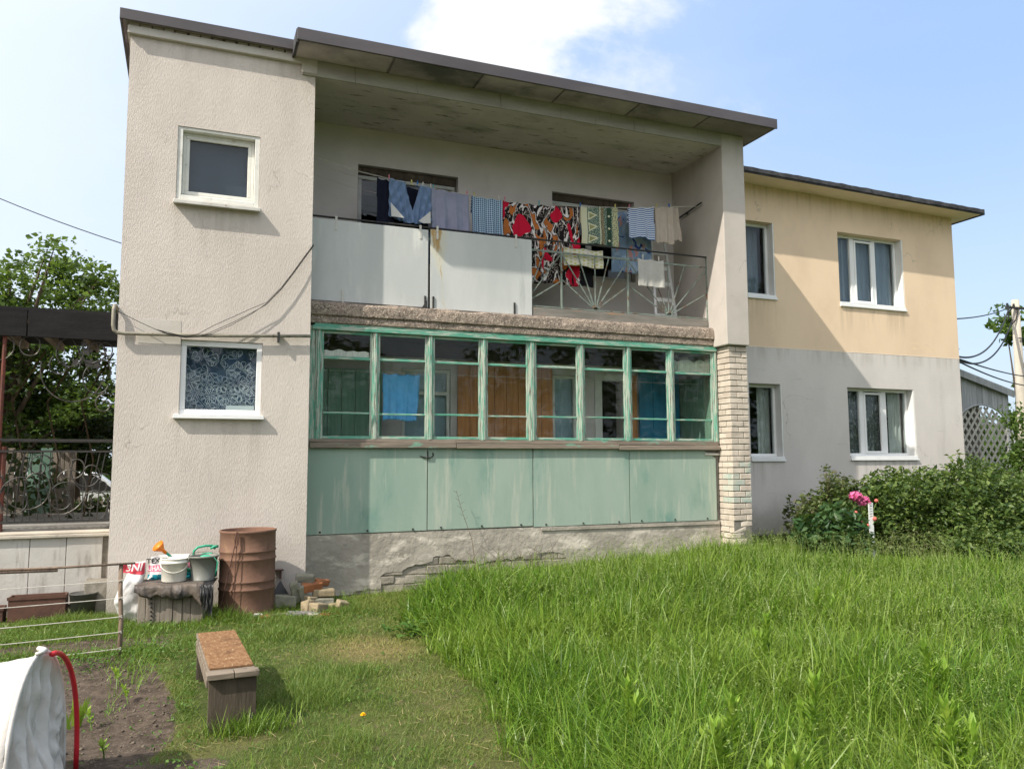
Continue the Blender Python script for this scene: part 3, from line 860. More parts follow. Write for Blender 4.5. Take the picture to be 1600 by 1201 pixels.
# balcony slab, rough and broken along its front edge
xs = np.linspace(1.365, 7.545, 260)
prof = [(1.3, 3.43), (0.32, 3.43), (0.30, 3.445), (0.30, 3.505), (0.315, 3.515), (0.315, 3.525), (0.285, 3.54), (0.283, 3.60), (0.285, 3.67), (0.30, 3.705), (0.33, 3.72), (1.3, 3.72)]
vs, fs = [], []
for i, xx in enumerate(xs):
    for k, (py, pz) in enumerate(prof):
        amp = 0.0 if k in (0, 11) else 0.007
        amp2 = 0.022 if k in (8, 9, 10) else (0.014 if k in (2, 3) else 0)
        n1 = mnoise.noise(Vector((xx * 14, k * 2.1, 3)))
        n2 = max(0, mnoise.noise(Vector((xx * 2.3, k * 0.35, 9))))
        vs.append((xx, py + amp * n1 + amp2 * n2 * 1.6, pz + amp * 0.8 * mnoise.noise(Vector((xx * 17, k * 3.1, 7))) - (amp2 * n2 if k in (9, 10) else 0)))
K = len(prof)
for i in range(len(xs) - 1):
    for k in range(K - 1):
        fs.append((i * K + k, i * K + k + 1, (i + 1) * K + k + 1, (i + 1) * K + k))
fs += [tuple(range(K)), tuple(reversed(range((len(xs) - 1) * K, len(xs) * K)))]
part('balcony_slab', MB().add(vs, fs), m_slab)
part('loggia_floor', MB().box(1.365, 7.545, 0.42, YB - 0.003, 3.722, 3.735), m_floor)

# balcony railing and its cover boards
rl = MB().tube([(1.365, 0.44, 4.862), (7.56, 0.44, 4.872)], 0.014, 8)
railing = part('balcony_railing', rl, m_rail_dark)
for px in (5.0, 6.115, 7.545):
    part('rail_post', MB().box(px - 0.011, px + 0.011, 0.43, 0.452, 3.71, 4.86), m_rail, railing)
part('lower_rail', MB().box(1.37, 7.54, 0.432, 0.450, 4.692, 4.718), m_rail, railing)
part('bottom_rail', MB().box(4.53, 7.54, 0.434, 0.448, 3.875, 3.892), m_rail, railing)


def fan(cx, left, right, zc=3.90):
    tops = [(left, 4.30), (left, 4.68)] + [(cx + q * (right - left) / 2, 4.69) for q in (-0.5, 0.0, 0.42)] + [(right, 4.66), (right, 4.28)]
    for i, (tx, tz) in enumerate(tops):
        sx = max(left + 0.015, min(right - 0.015, tx))
        part('fan_bar', MB().bar((cx + 0.02 * (i - 3) / 3, 0.441, zc), (sx, 0.441, tz), 0.016, 0.010), m_rail, railing)
    part('fan_boss', MB().tube([(cx - 0.05, 0.436, zc + 0.01), (cx, 0.430, zc + 0.04), (cx + 0.05, 0.436, zc + 0.01)], 0.012, 6), m_rail, railing)


fan(5.555, 5.0, 6.115)
fan(6.83, 6.115, 7.545)
for tx, tz in ((5.0, 4.68), (4.74, 4.69), (5.0, 4.28)):
    part('fan_bar', MB().bar((4.42, 0.441, 3.92), (tx - .01, 0.441, tz), 0.016, 0.010), m_rail, railing)
part('curb_board', MB().box(4.53, 7.53, 0.415, 0.432, 3.728, 3.862), m_curb, bevel=0.004)

for i, (xa, xb, za, zb) in enumerate(((1.372, 2.972, 3.742, 4.822), (3.005, 4.515, 3.735, 4.838))):
    pn = part('balcony_panel', MB().box(xa, xb, 0.404, 0.418, za, zb), m_rust_panel if i else m_white_panel, bevel=0.003)
    pn['label'] = 'white cement board beside the tower' if i == 0 else 'white cement board with an ochre rust streak'
    for hx in ((1.72, 2.86) if i == 0 else (3.10, 4.27)):
        hk = MB().box(hx - 0.014, hx + 0.014, 0.396, 0.403, zb - 0.135, zb + 0.045).box(hx - 0.014, hx + 0.014, 0.396, 0.46, zb + 0.045, zb + 0.052)
        part('hook', hk, m_tin, pn)
    for hx in ((1.82, 2.93) if i == 0 else (3.045, 4.24)):
        part('bracket', MB().box(hx - 0.012, hx + 0.012, 0.388, 0.403, 3.70, 3.90), m_rail_dark if hx > 1.9 else m_tin, pn)
part('warped_corner', MB().prism([(2.86, 3.70), (2.955, 3.70), (2.955, 3.84)], 0.392, 0.400), m_rail_dark)

# ------------------------------------------------------------------ veranda glazing
ZS, ZH = 1.955, 3.345
sill = MB()
for xa, xb, dz in ((1.42, 3.35, 0), (3.355, 5.83, -0.006), (5.835, 7.60, -0.018)):
    sill.box(xa, xb, 0.285, 0.46, 1.838 + dz, 1.905 + dz, 0.003).box(xa, xb, 0.315, 0.45, 1.908 + dz, 1.952 + dz * .3, 0.002)
part('veranda_sill', sill, m_sill_wood, bevel=0.006)
part('head_rail', MB().box(1.43, 7.60, 0.30, 0.44, 3.345, 3.40).box(1.46, 7.60, 0.32, 0.42, 3.402, 3.428), m_green_h, bevel=0.006)
mull = [1.515, 2.245, 2.99, 3.752, 4.475, 5.25, 6.03, 6.775, 7.575]
for i, mx_ in enumerate(mull):
    w_ = 0.095 if i == 4 else 0.075
    p_ = MB().box(mx_ - w_ / 2, mx_ + w_ / 2, 0.33, 0.42, 1.945, 3.346, 0.002).box(mx_ - w_ / 4, mx_ + w_ / 4, 0.312, 0.329, 1.95, 3.343, 0.002)
    part('mullion', p_, m_green_v, bevel=0.005)
part('corner_post', MB().box(1.40, 1.475, 0.335, 0.43, 1.83, 3.40), m_green_v, bevel=0.006)
for i in range(8):
    xa = mull[i] + (0.048 if i == 4 else 0.038)
    xb = mull[i + 1] - (0.048 if i == 3 else 0.038)
    cs = MB().box(xa, xa + 0.028, 0.345, 0.385, 1.957, 3.344).box(xb - 0.028, xb, 0.345, 0.385, 1.957, 3.344)
    case = part('casement', cs, m_green_v, bevel=0.003)
    for zc, hh in ((1.975, 0.036), (2.285 + random.uniform(-.006, .006), 0.024), (3.0 + random.uniform(-.006, .006), 0.034), (3.325, 0.034)):
        part('glazing_bar', MB().box(xa + 0.0285, xb - 0.0285, 0.348, 0.382, zc - hh / 2, zc + hh / 2, 0.002), m_green_h, case, bevel=0.003)
    for k, (za, zb) in enumerate(((1.994, 2.272), (2.298, 2.982), (3.018, 3.307))):
        gm = m_glass_dirty if (i == 7 and k == 2) else (m_glass_old)
        part('pane', MB().box(xa + 0.029, xb - 0.029, 0.362, 0.366, za, zb), gm, case)
# torn plastic film and dust that lies behind two of the upper lights
for (xa, xb, za, zb, hmax) in ((1.59, 2.17, 3.02, 3.09, 0.05), (6.85, 7.5, 3.02, 3.20, 0.10)):
    vs, fs = [], []
    for i in range(25):
        xx = xa + (xb - xa) * i / 24
        zz = zb + hmax * mnoise.noise(Vector((xx * 7, za, 2)))
        vs += [(xx, 0.372, za), (xx, 0.374 + 0.01 * mnoise.noise(Vector((xx * 20, 1, 1))), zz), (xx, 0.380, za), (xx, 0.380, zz)]
    for i in range(24):
        q = i * 4
        fs += [(q, q + 4, q + 5, q + 1), (q + 2, q + 3, q + 7, q + 6), (q + 1, q + 5, q + 7, q + 3)]
    part('dust_film', MB().add(vs, fs), m_curtain_pale)
# lower green sheets
for xa, xb, zb in ((1.385, 2.955, 0.757), (2.968, 4.478, 0.765), (4.492, 6.018, 0.755), (6.03, 7.545, 0.76)):
    top = 1.833
    if xa > 6:
        poly = [(xa, zb), (xb, zb), (xb, 1.70), (7.33, 1.815), (xa, top)]
    else:
        poly = [(xa, zb), (xb, zb + 0.006), (xb, top), (xa, top)]
    gp = part('veranda_panel', MB().prism(poly, 0.338 + random.uniform(-.002, .002), 0.352), m_green_panel, bevel=0.002)
    for q in range(3):
        bx = xa + (xb - xa) * (0.12 + 0.38 * q)
        part('bolt', MB().lathe([(0.0, 0), (0.012, 0), (0.012, 0.02), (0.0, 0.022)], 8, (0, 0, 0)), m_rail_dark, gp, loc=(bx, 0.335, zb + 0.02))
part('veranda_wall', MB().box(1.37, 7.60, 0.356, 0.45, 0.74, 1.833), m_mortar)
part('nail_clip', MB().tube([(2.86, 0.333, 1.735), (2.93, 0.322, 1.715), (3.0, 0.322, 1.715), (3.04, 0.333, 1.745), (3.03, 0.33, 1.78)], 0.009, 6).bar((2.962, 0.33, 1.70), (2.962, 0.33, 1.80), .014, .01), m_rail_dark)
part('wall_pipe', MB().tube([(7.34, 0.33, 1.76), (7.6, 0.33, 1.755)], 0.018, 8), m_tin)

# plinth: old masonry with a broken coat of plaster in front
part('plinth_core', MB().box(1.37, 7.60, 0.368, 0.6, -0.25, 0.74), m_plinth_stone)
z = -0.12
row = 0
while z < 0.72:
    x = 1.38 - (0.13 if row % 2 else 0)
    while x < 7.5:
        w_ = random.uniform(0.24, 0.34)
        if 2.0 < x < 4.9 and z < 0.47:
            part('brick', MB().box(max(x, 1.38), min(x + w_ - 0.010, 7.59), 0.352 + random.uniform(-0.004, 0.012), 0.38, z, z + 0.100 - random.uniform(0, .008), 0.009), m_plinth_stone, bevel=0.010)
        x += w_
    z += 0.108
    row += 1
low = [(1.375, -0.2), (1.90, -0.2), (2.02, 0.03), (2.30, 0.04), (2.36, 0.05), (2.37, 0.14), (2.34, 0.20), (2.42, 0.25), (2.62, 0.26), (2.70, 0.30), (2.84, 0.33), (3.00, 0.345), (3.04, 0.36), (3.05, 0.42), (3.28, 0.425), (3.33, 0.39), (3.36, 0.35),
       (3.60, 0.34), (3.66, 0.29), (3.80, 0.31), (4.05, 0.33), (4.3, 0.35), (4.48, 0.38), (4.78, 0.41), (4.95, 0.37), (5.05, 0.2), (5.1, -0.2), (7.6, -0.2)]
fine = []
for (a, b_) , (a2, b2) in zip(low[:-1], low[1:]):
    q_ = max(1, int(math.hypot(a2 - a, b2 - b_) / 0.035))
    for k in range(q_):
        fine.append((a + (a2 - a) * k / q_, b_ + (b2 - b_) * k / q_))
fine.append(low[-1])
poly = [(a + 0.016 * mnoise.noise(Vector((a * 9, b_ * 9, 1))) if a < 5.05 and b_ > -0.1 else a, b_ + (0.022 * mnoise.noise(Vector((a * 13, b_ * 13, 5))) + 0.008 * mnoise.noise(Vector((a * 40, 1, 5))) if 1.95 < a < 5.06 and b_ > -0.1 else 0)) for a, b_ in fine]
poly += [(7.6, 0.752), (5.0, 0.75), (1.375, 0.748)]
part('plinth_plaster', MB().prism(poly, 0.343, 0.371), m_plinth)
part('plinth_ledge', MB().box(4.6, 7.58, 0.325, 0.336, 0.70, 0.745, .003), m_plinth)

# veranda interior seen through the panes
part('veranda_floor', MB().box(1.37, 7.6, 0.46, YB - .002, 0.95, 1.05), m_floor)
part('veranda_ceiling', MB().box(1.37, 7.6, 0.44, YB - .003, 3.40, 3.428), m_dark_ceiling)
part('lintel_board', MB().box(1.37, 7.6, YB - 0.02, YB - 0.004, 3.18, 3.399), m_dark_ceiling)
for i in range(6):
    xa = 1.40 + i * 0.19
    part('wall_board', MB().box(xa, xa + 0.183, 1.20 + random.uniform(-.004, .004), 1.22, 1.06, 2.96 if i else 2.97), m_greenboard, bevel=0.004)
for i in range(5):
    ya = 0.47 + i * 0.172
    part('wall_board', MB().box(7.575 + random.uniform(-.004, .002), 7.597, ya, ya + 0.165, 1.06, 2.98), m_greenboard, bevel=0.004)
for i in range(8):
    xa = 3.70 + i * 0.1945
    part('pine_board', MB().box(xa, xa + 0.19, 1.318 + random.uniform(-.003, .003), 1.335, 1.06, 3.16), m_pine, bevel=0.004)
part('pine_board', MB().box(6.62, 6.76, 1.318, 1.335, 1.06, 3.05), m_pine)
for k in range(3):
    part('blue_board', MB().box(6.78 + k * 0.255, 6.78 + k * 0.255 + 0.25, 1.27 + random.uniform(-.004, .004), 1.30, 1.06, 3.1), m_bluepaint, bevel=0.004)


# ------------------------------------------------------------------ windows
def window(x0, x1, z0, z1, y, mull=(), m_=None, fw_=0.06, bars=(), glass=None, name='window', depth=0.06):
    """white frame in an opening, one pane per light; returns the frame part"""
    m_ = m_ or m_pvc
    fr = MB().box(x0, x1, y, y + depth, z0, z0 + fw_).box(x0, x1, y, y + depth, z1 - fw_, z1)
    fr.box(x0, x0 + fw_, y, y + depth, z0 + fw_, z1 - fw_).box(x1 - fw_, x1, y, y + depth, z0 + fw_, z1 - fw_)
    edges = [x0 + fw_]
    for (a, b_) in mull:
        fr.box(a, b_, y - 0.004, y + depth, z0 + fw_, z1 - fw_)
        edges += [a, b_]
    edges.append(x1 - fw_)
    w = part(name, fr, m_, bevel=0.006)
    for k in range(0, len(edges), 2):
        part('pane', MB().box(edges[k] - .002, edges[k + 1] + .002, y + depth * .45, y + depth * .45 + 0.006, z0 + fw_ - .002, z1 - fw_ + .002), glass or m_glass, w)
    return w


def sash(w, x0, x1, z0, z1, y, t_=0.04, m_=None):
    s = MB().box(x0, x1, y - 0.015, y + 0.02, z0, z0 + t_).box(x0, x1, y - 0.015, y + 0.02, z1 - t_, z1).box(x0, x0 + t_, y - 0.015, y + 0.02, z0 + t_, z1 - t_).box(x1 - t_, x1, y - 0.015, y + 0.02, z0 + t_, z1 - t_)
    return part('sash', s, m_ or m_pvc, w, bevel=0.005)


def drape(name, w, x0, x1, z0, z1, y, m_, folds=9, amp=0.02):
    n = folds * 6
    vs, fs = [], []
    for i in range(n + 1):
        xx = x0 + (x1 - x0) * i / n
        yy = y + amp * math.sin(2 * math.pi * folds * i / n) + amp * .4 * math.sin(2.3 * i)
        vs += [(xx, yy, z0), (xx, yy, z1), (xx, yy + 0.004, z1), (xx, yy + 0.004, z0)]
    for i in range(n):
        q = i * 4
        fs += [(q, q + 4, q + 5, q + 1), (q + 3, q + 2, q + 6, q + 7)]
    return part(name, MB().add(vs, fs), m_, w)


# tower, upper: old timber window in a deep reveal
w = window(-0.16, 0.655, 4.81, 5.60, 0.09, m_=m_oldwhite, fw_=0.035, depth=0.08)
sash(w, -0.125, 0.62, 4.845, 5.565, 0.105, 0.04, m_oldwhite)
rv = MB().box(-0.218, -0.162, 0.012, 0.26, 4.75, 5.638).box(0.657, 0.713, 0.012, 0.26, 4.75, 5.638).box(-0.162, 0.657, 0.012, 0.26, 5.602, 5.638).box(-0.162, 0.657, 0.012, 0.26, 4.752, 4.808)
part('reveal_lining', rv, m_oldwhite, w, bevel=0.004)
sl = MB().add([(-0.245, -0.10, 4.715), (0.73, -0.10, 4.715), (0.73, 0.06, 4.765), (-0.245, 0.06, 4.765), (-0.245, -0.10, 4.675), (0.73, -0.10, 4.675), (0.73, 0.06, 4.70), (-0.245, 0.06, 4.70)],
              [(0, 1, 2, 3), (7, 6, 5, 4), (0, 4, 5, 1), (1, 5, 6, 2), (3, 2, 6, 7), (0, 3, 7, 4)])
part('sill', sl, m_tin, w, bevel=0.004)
part('blind', MB().box(-0.12, 0.62, 0.22, 0.226, 4.83, 5.58), mat('dark slate blind', (0.075, 0.09, 0.125), (0.06, 0.075, 0.105), 3, r=0.9), w)
# tower, lower: plastic window with lace
w = window(-0.103, 0.803, 2.215, 3.08, 0.025, fw_=0.062)
part('sill', MB().box(-0.165, 0.835, -0.07, 0.05, 2.165, 2.192).box(-0.16, 0.83, -0.066, 0.05, 2.193, 2.212), m_pvc, w, bevel=0.004)
part('leaflet', MB().box(0.41, 0.73, 0.10, 0.104, 2.28, 2.335), m_pvc, w)

# lace flowers: rings of petal loops on a dark blue net
lace = MB()
rr = random.Random(5)
lpos = []
for a_ in range(5):
    for b_ in range(5):
        lpos.append((-0.02 + a_ * 0.18 + (b_ % 2) * 0.07 + rr.uniform(-.02, .02), 2.33 + b_ * 0.135 + rr.uniform(-.02, .02)))
for (cx, cz) in lpos:
    k = rr.choice([7, 8, 9])
    R_ = rr.uniform(0.10, 0.13)
    a0 = rr.random() * 6
    dens = 1.0 if cz < 2.66 else 0.55
    for q in range(k):
        if rr.random() > dens:
            continue
        a = a0 + 2 * math.pi * q / k
        pts = []
        for s in range(9):
            th = math.pi * s / 8
            rad = R_ * math.sin(th / 1.0 * 0.5) if s < 8 else R_
            rad = R_ * (0.12 + 0.88 * math.sin(th / 2))
            off = 0.30 * math.sin(th) * (1 if s else 0)
            pts.append((cx + rad * math.cos(a + off), 0.118, cz + rad * math.sin(a + off)))
        pts += [(cx + R_ * (0.12 + 0.88 * math.sin(math.pi * s / 16)) * math.cos(a - 0.30 * math.sin(math.pi * s / 8)), 0.118, cz + R_ * (0.12 + 0.88 * math.sin(math.pi * s / 16)) * math.sin(a - 0.30 * math.sin(math.pi * s / 8))) for s in range(7, 0, -1)]
        pts = [(min(0.745, max(-0.045, p[0])), p[1], min(3.02, max(2.275, p[2]))) for p in pts]
        lace.tube(pts, 0.0021, 4, False)
m_lace = mat('white lace thread', (0.80, 0.83, 0.86), (0.70, 0.74, 0.78), 9, r=0.9)
part('lace_pattern', lace, m_lace, w)
m_net = mat('blue grey net curtain', (0.085, 0.13, 0.22), (0.05, 0.075, 0.125), 3, r=0.95, c3=(0.15, 0.20, 0.29), s3=4, t3=(0.5, 0.7))
drape('net_curtain', w, -0.08, 0.78, 2.24, 3.06, 0.15, m_net, 5, 0.006)

# loggia upper windows
m_darkframe = mat('grey window timber', (0.52, 0.53, 0.51), (0.44, 0.45, 0.43), 6, r=0.7)  # greyer timber tone for the loggia window frames
w = window(2.20, 3.69, 4.57, 5.86, YB + 0.10, ((2.555, 2.675),), m_=m_darkframe, fw_=0.055)
drape('curtain', w, 2.22, 3.7, 4.58, 5.16, YB + 0.24, m_curtain, 7, 0.015)
part('lintel_shadow_strip', MB().box(2.20, 3.69, YB + 0.08, YB + 0.20, 5.862, 5.98), m_bench, w)  # dark timber colour paints in the shadow at the window head
w = window(5.31, 6.78, 4.62, 5.85, YB + 0.10, ((5.95, 6.04),), m_=m_darkframe, fw_=0.055)
part('lintel_shadow_strip', MB().box(5.31, 6.78, YB + 0.08, YB + 0.20, 5.852, 5.96), m_bench, w)  # same painted-in shadow tone over the second window
drape('curtain', w, 5.35, 5.9, 4.64, 5.8, YB + 0.26, m_curtain, 4, 0.02)
# veranda windows and door
m_sky_reflection = mat('painted sky reflection', (0.62, 0.72, 0.80), (0.52, 0.62, 0.70), 2, r=0.9)  # pale blue colour standing in for sky reflected in the inner panes
w = window(2.865, 3.595, 1.755, 3.015, YB + 0.02, m_=m_oldwhite, fw_=0.05)
part('transom', MB().box(2.915, 3.545, YB + .018, YB + .06, 2.64, 2.69), m_oldwhite, w)
drape('curtain', w, 2.9, 3.56, 1.78, 3.0, YB + 0.10, m_sky_reflection, 3, 0.003)  # added sheet close behind the pane, painted as reflected sky
w = window(5.275, 5.685, 1.755, 3.005, YB + 0.02, m_=m_oldwhite, fw_=0.045)
drape('curtain', w, 5.3, 5.66, 1.78, 3.0, YB + 0.10, m_sky_reflection, 2, 0.003)  # second added sheet whose colour imitates the sky reflection
dr = MB().box(6.0, 6.128, YB - 0.03, YB + 0.03, 1.05, 3.06).box(6.552, 6.61, YB - 0.03, YB + 0.03, 1.05, 3.06).box(6.128, 6.552, YB - 0.03, YB + 0.03, 2.955, 3.06)
part('door_frame', dr, m_oldwhite, bevel=0.006)

# ------------------------------------------------------------------ side wing
wo = [(9.0, 9.69, 4.545, 5.92), (11.17, 12.80, 4.54, 5.925)]
part('wing_upper_wall', MB().wall(7.97, 14.17, 3.66, 6.62, YB, 0.30, wo).box(13.87, 14.17, YB + .30, 8, 3.66, 6.62), m_yellow)
wo2 = [(9.03, 9.745, 1.68, 3.005), (11.25, 12.91, 1.69, 3.0)]
part('wing_lower_wall', MB().wall(7.955, 14.17, 0.385, 3.658, YB + .001, 0.30, wo2).box(13.87, 14.17, YB + .302, 8, 0.385, 3.658), m_grey)
part('colour_edge', MB().box(7.97, 14.172, YB - 0.0015, YB + 0.0, 3.650, 3.664), m_soffit_wing)
part('wing_plinth', MB().box(7.96, 14.15, YB + 0.04, YB + 0.3, -0.3, 0.384), m_mortar)
part('house_wall', MB().box(-0.5, 14.17, 7.9, 8.2, -0.2, 6.6), m_grey)
part('inner_floor', MB().box(1.37, 13.86, YB + .305, 7.9, 3.45, 3.73), m_floor)
part('inner_floor', MB().box(1.37, 13.86, YB + .305, 7.9, 0.9, 1.05), m_floor)
part('inner_wall', MB().box(1.37, 13.86, 4.2, 4.3, 1.05, 6.5), m_room)
for xx in (4.3, 7.7, 10.3):
    part('inner_wall', MB().box(xx, xx + .1, YB + .31, 4.2, 1.05, 6.5), m_room)
# wing roof, falling slightly to the right
def slope(xx):
    return 6.60 - 0.017 * (xx - 8.8)


def sloped(x0, x1, y0, y1, dz0, dz1):
    v = [(x0, y0, slope(x0) + dz0), (x1, y0, slope(x1) + dz0), (x1, y1, slope(x1) + dz0), (x0, y1, slope(x0) + dz0),
         (x0, y0, slope(x0) + dz1), (x1, y0, slope(x1) + dz1), (x1, y1, slope(x1) + dz1), (x0, y1, slope(x0) + dz1)]
    return v, [(3, 2, 1, 0), (4, 5, 6, 7), (0, 1, 5, 4), (1, 2, 6, 5), (2, 3, 7, 6), (3, 0, 4, 7)]


part('wing_soffit', MB().add(*sloped(7.975, 14.48, 0.94, 8.3, 0.0, 0.05)), m_soffit_wing)
rf = MB()
n = 120
vs, fs = [], []
for i in range(n + 1):
    xx = 7.975 + (14.53 - 7.975) * i / n
    a = 0.008 * mnoise.noise(Vector((xx * 6, 0, 0)))
    b_ = 0.012 * mnoise.noise(Vector((xx * 5, 3, 0)))
    for (yy, dz) in ((0.905 + a, -0.012 + b_ * .6), (0.895 + a, 0.04), (0.905 + a, 0.098 + b_), (0.95, 0.105 + b_), (8.3, 0.11), (8.3, 0.052), (0.935, 0.052), (0.935, -0.006)):
        vs.append((xx, yy, slope(xx) + dz))
for i in range(n):
    for k in range(8):
        fs.append((i * 8 + k, i * 8 + (k + 1) % 8, (i + 1) * 8 + (k + 1) % 8, (i + 1) * 8 + k))
fs += [tuple(range(8)), tuple(reversed(range(n * 8, n * 8 + 8)))]
rf.add(vs, fs)
v, q = sloped(14.482, 14.535, 0.90, 8.3, -0.012, 0.10)
rf.add(v, q)
part('wing_roof', rf, m_bitumen)
# trim pieces of the wing roof, one course of overlapping felt strips
for i in range(9):
    xa = 8.0 + i * 0.725
    v, q = sloped(xa, xa + 0.70, 0.885, 0.893, 0.01 + random.uniform(-.01, .01), 0.085)
    part('felt_strip', MB().add(v, q), m_bitumen)


def wing_window(x0, x1, z0, z1, mull, flip=0):
    y = YB + 0.15
    w = window(x0 + 0.002, x1 - 0.03, z0 + 0.05, z1 - 0.002, y, mull, fw_=0.05)
    rv = MB().box(x1 - 0.029, x1 - .001, YB + 0.004, y + .06, z0 + .001, z1 - .001)
    part('reveal_lining', rv, m_reveal, w)
    part('sill', MB().box(x0 - 0.005, x1 + 0.012, YB - 0.035, y + .06, z0 - 0.035, z0 - 0.003).box(x0 + .002, x1 - .002, YB - .02, y + .06, z0, z0 + 0.048), m_pvc, w, bevel=0.004)
    return w


w = wing_window(11.17, 12.80, 4.54, 5.925, ((11.60, 11.70), (12.15, 12.235)))
sash(w, 11.70, 12.15, 4.64, 5.85, YB + .15)
drape('curtain', w, 11.2, 11.55, 4.6, 5.9, YB + .27, m_curtain, 4, 0.02)
drape('curtain', w, 12.30, 12.75, 4.6, 5.9, YB + .27, m_curtain, 4, 0.02)
drape('net_curtain', w, 11.56, 12.3, 4.6, 5.9, YB + .30, m_curtain, 5, 0.01)
w = wing_window(11.25, 12.91, 1.69, 3.0, ((11.67, 11.775), (12.215, 12.335)))
sash(w, 11.775, 12.215, 1.79, 2.93, YB + .15)
m_lace2 = mat('grey lace curtain', (0.20, 0.21, 0.20), (0.10, 0.11, 0.105), 22, (1, 1, 1.4), 0.95, c3=(0.42, 0.43, 0.41), s3=16, st3=(2, 1, 0.7), t3=(0.54, 0.62))
drape('lace_curtain', w, 11.3, 12.25, 1.75, 2.98, YB + .27, m_lace2, 9, 0.015)
drape('curtain', w, 12.5, 12.82, 1.75, 2.98, YB + .27, m_curtain_pale, 3, 0.015)
drape('net_curtain', w, 12.2, 12.55, 1.75, 2.98, YB + .30, m_lace2, 4, 0.015)
w1 = wing_window(9.0, 9.69, 4.545, 5.92, ())
drape('curtain', w1, 9.1, 9.63, 4.6, 5.9, YB + .40, m_curtain, 4, 0.02)
w2 = wing_window(9.03, 9.745, 1.68, 3.005, ())
drape('curtain', w2, 9.45, 9.72, 1.75, 2.98, YB + .33, m_curtain_pale, 3, 0.02)
# ------------------------------------------------------------------ pipe and cables on the tower
gp = MB()
arc = [(-0.80, 0.9, 3.44), (-0.80, 0.35, 3.44), (-0.805, 0.02, 3.44), (-0.81, -0.055, 3.42), (-0.815, -0.07, 3.37), (-0.815, -0.07, 3.20), (-0.805, -0.068, 3.145), (-0.77, -0.066, 3.115), (-0.70, -0.064, 3.11)]
gp.tube(arc + [(0.2, -0.062, 3.135), (1.36, -0.06, 3.195)], 0.021, 10)
pipe = gp.build('gas_pipe', m_pipe, None, True)
tag(pipe, 'thin mustard gas pipe running level across the stair tower above its lower window', 'pipe')
for px in (0.98,):
    MB().box(px - .012, px + .012, -0.085, -0.002, 3.11, 3.22).build('clip', m_rail_dark, pipe)


def catenary(a, b, sag, n=24, wob=0.0, seed=0):
    a, b = Vector(a), Vector(b)
    out = []
    for i in range(n + 1):
        t = i / n
        p = a.lerp(b, t)
        p.z -= sag * 4 * t * (1 - t)
        if wob:
            p.z += wob * mnoise.noise(Vector((t * 6, seed, 0)))
            p.y += wob * mnoise.noise(Vector((t * 5, seed, 4))) * .5
        out.append(p)
    return out


cb = MB()
for k, (dz, dm) in enumerate(((0, 0), (0.014, 0.075), (-0.012, 0.035))):
    path = [(-0.79, -0.03, 3.37), (-0.75, -0.05, 3.35), (-0.55, -0.065, 3.25), (-0.38, -0.075, 3.175), (-0.22, -0.085, 3.125 + dz), (-0.06, -0.09, 3.10 + dz * .5), (0.08, -0.09, 3.11 + dz + dm * .3), (0.24, -0.085, 3.165 + dz + dm),
            (0.45, -0.08, 3.28 + dz + dm), (0.66, -0.075, 3.42 + dz + dm * .7), (0.83, -0.07, 3.56 + dz), (1.0, -0.065, 3.76 + dz), (1.14, -0.06, 3.97 + dz), (1.26, -0.05, 4.16 + dz), (1.375, -0.03, 4.34 + dz), (1.40, 0.3, 4.40)]
    cb.tube(path, 0.0036, 5)
cables = cb.build('cable_bundle', m_cable)
tag(cables, 'loose bundle of black cables sagging across the stair tower wall', 'cable')
ow = MB().tube(catenary((-0.78, 0.05, 4.17), (-5.6, 3.4, 7.0), 0.2, 20), 0.006, 5)
tag(ow.build('overhead_wire', m_cable), 'thin black wire running off the stair tower to the left', 'wire')

# ------------------------------------------------------------------ clothesline
line = thing('clothesline', 'clothesline of thin wires strung across the loggia balcony', 'clothesline', (4.4, 0.6, 5.43))


def loc(pts, o):
    return [Vector(p) - o.location for p in pts]


def line_z(x):
    return float(np.interp(x, [1.36, 2.0, 2.6, 3.2, 3.8, 4.6, 5.4, 6.2, 7.5], [5.73, 5.60, 5.53, 5.48, 5.445, 5.445, 5.50, 5.57, 5.75]))


for (yy, dz) in ((0.52, -0.03), (0.60, 0.0), (0.72, 0.04), (0.95, 0.05), (1.05, -0.08)):
    MB().tube(loc([(1.36 + 6.14 * i / 40, yy, line_z(1.36 + 6.14 * i / 40) + dz) for i in range(41)], line), 0.0028, 4).build('wire', m_string, line)
MB().tube(loc([(7.50, 0.46, 5.765), (7.50, 1.13, 5.69)], line), 0.014, 8).build('line_bar', m_rail_dark, line)
MB().tube(loc([(7.49, 0.9, 5.715), (7.56, 0.9, 5.72)], line), 0.012, 6).build('bar_hook', m_rail_dark, line)


# cloth patterns, all printed colour
def cloth_mat(name, fn, r=0.95):
    m_, nt, P = newmat(name)
    uv = nd(nt, 'ShaderNodeTexCoord').outputs['UV']
    sp = nd(nt, 'ShaderNodeSeparateXYZ')
    nt.links.new(uv, sp.inputs[0])
    setin(nt, P, 'Base Color', fn(nt, sp.outputs[0], sp.outputs[1]))
    P.inputs['Roughness'].default_value = r
    P.inputs['Specular IOR Level'].default_value = 0.1
    bp = nd(nt, 'ShaderNodeBump')
    bp.inputs['Strength'].default_value = 0.25
    bp.inputs['Distance'].default_value = 0.004
    setin(nt, bp, 'Height', noise(nt, 120, G3, 2))
    nt.links.new(bp.outputs[0], P.inputs['Normal'])
    return m_


def uvn(nt, s, det=2, dist=0.0, loc_=(0, 0, 0), st=(1, 1, 1)):
    return noise(nt, s, st, det, 0.5, dist, loc_, 'UV')


def band(nt, v, a, b_):
    return mth(nt, 'MULTIPLY', mth(nt, 'GREATER_THAN', v, a), mth(nt, 'LESS_THAN', v, b_))


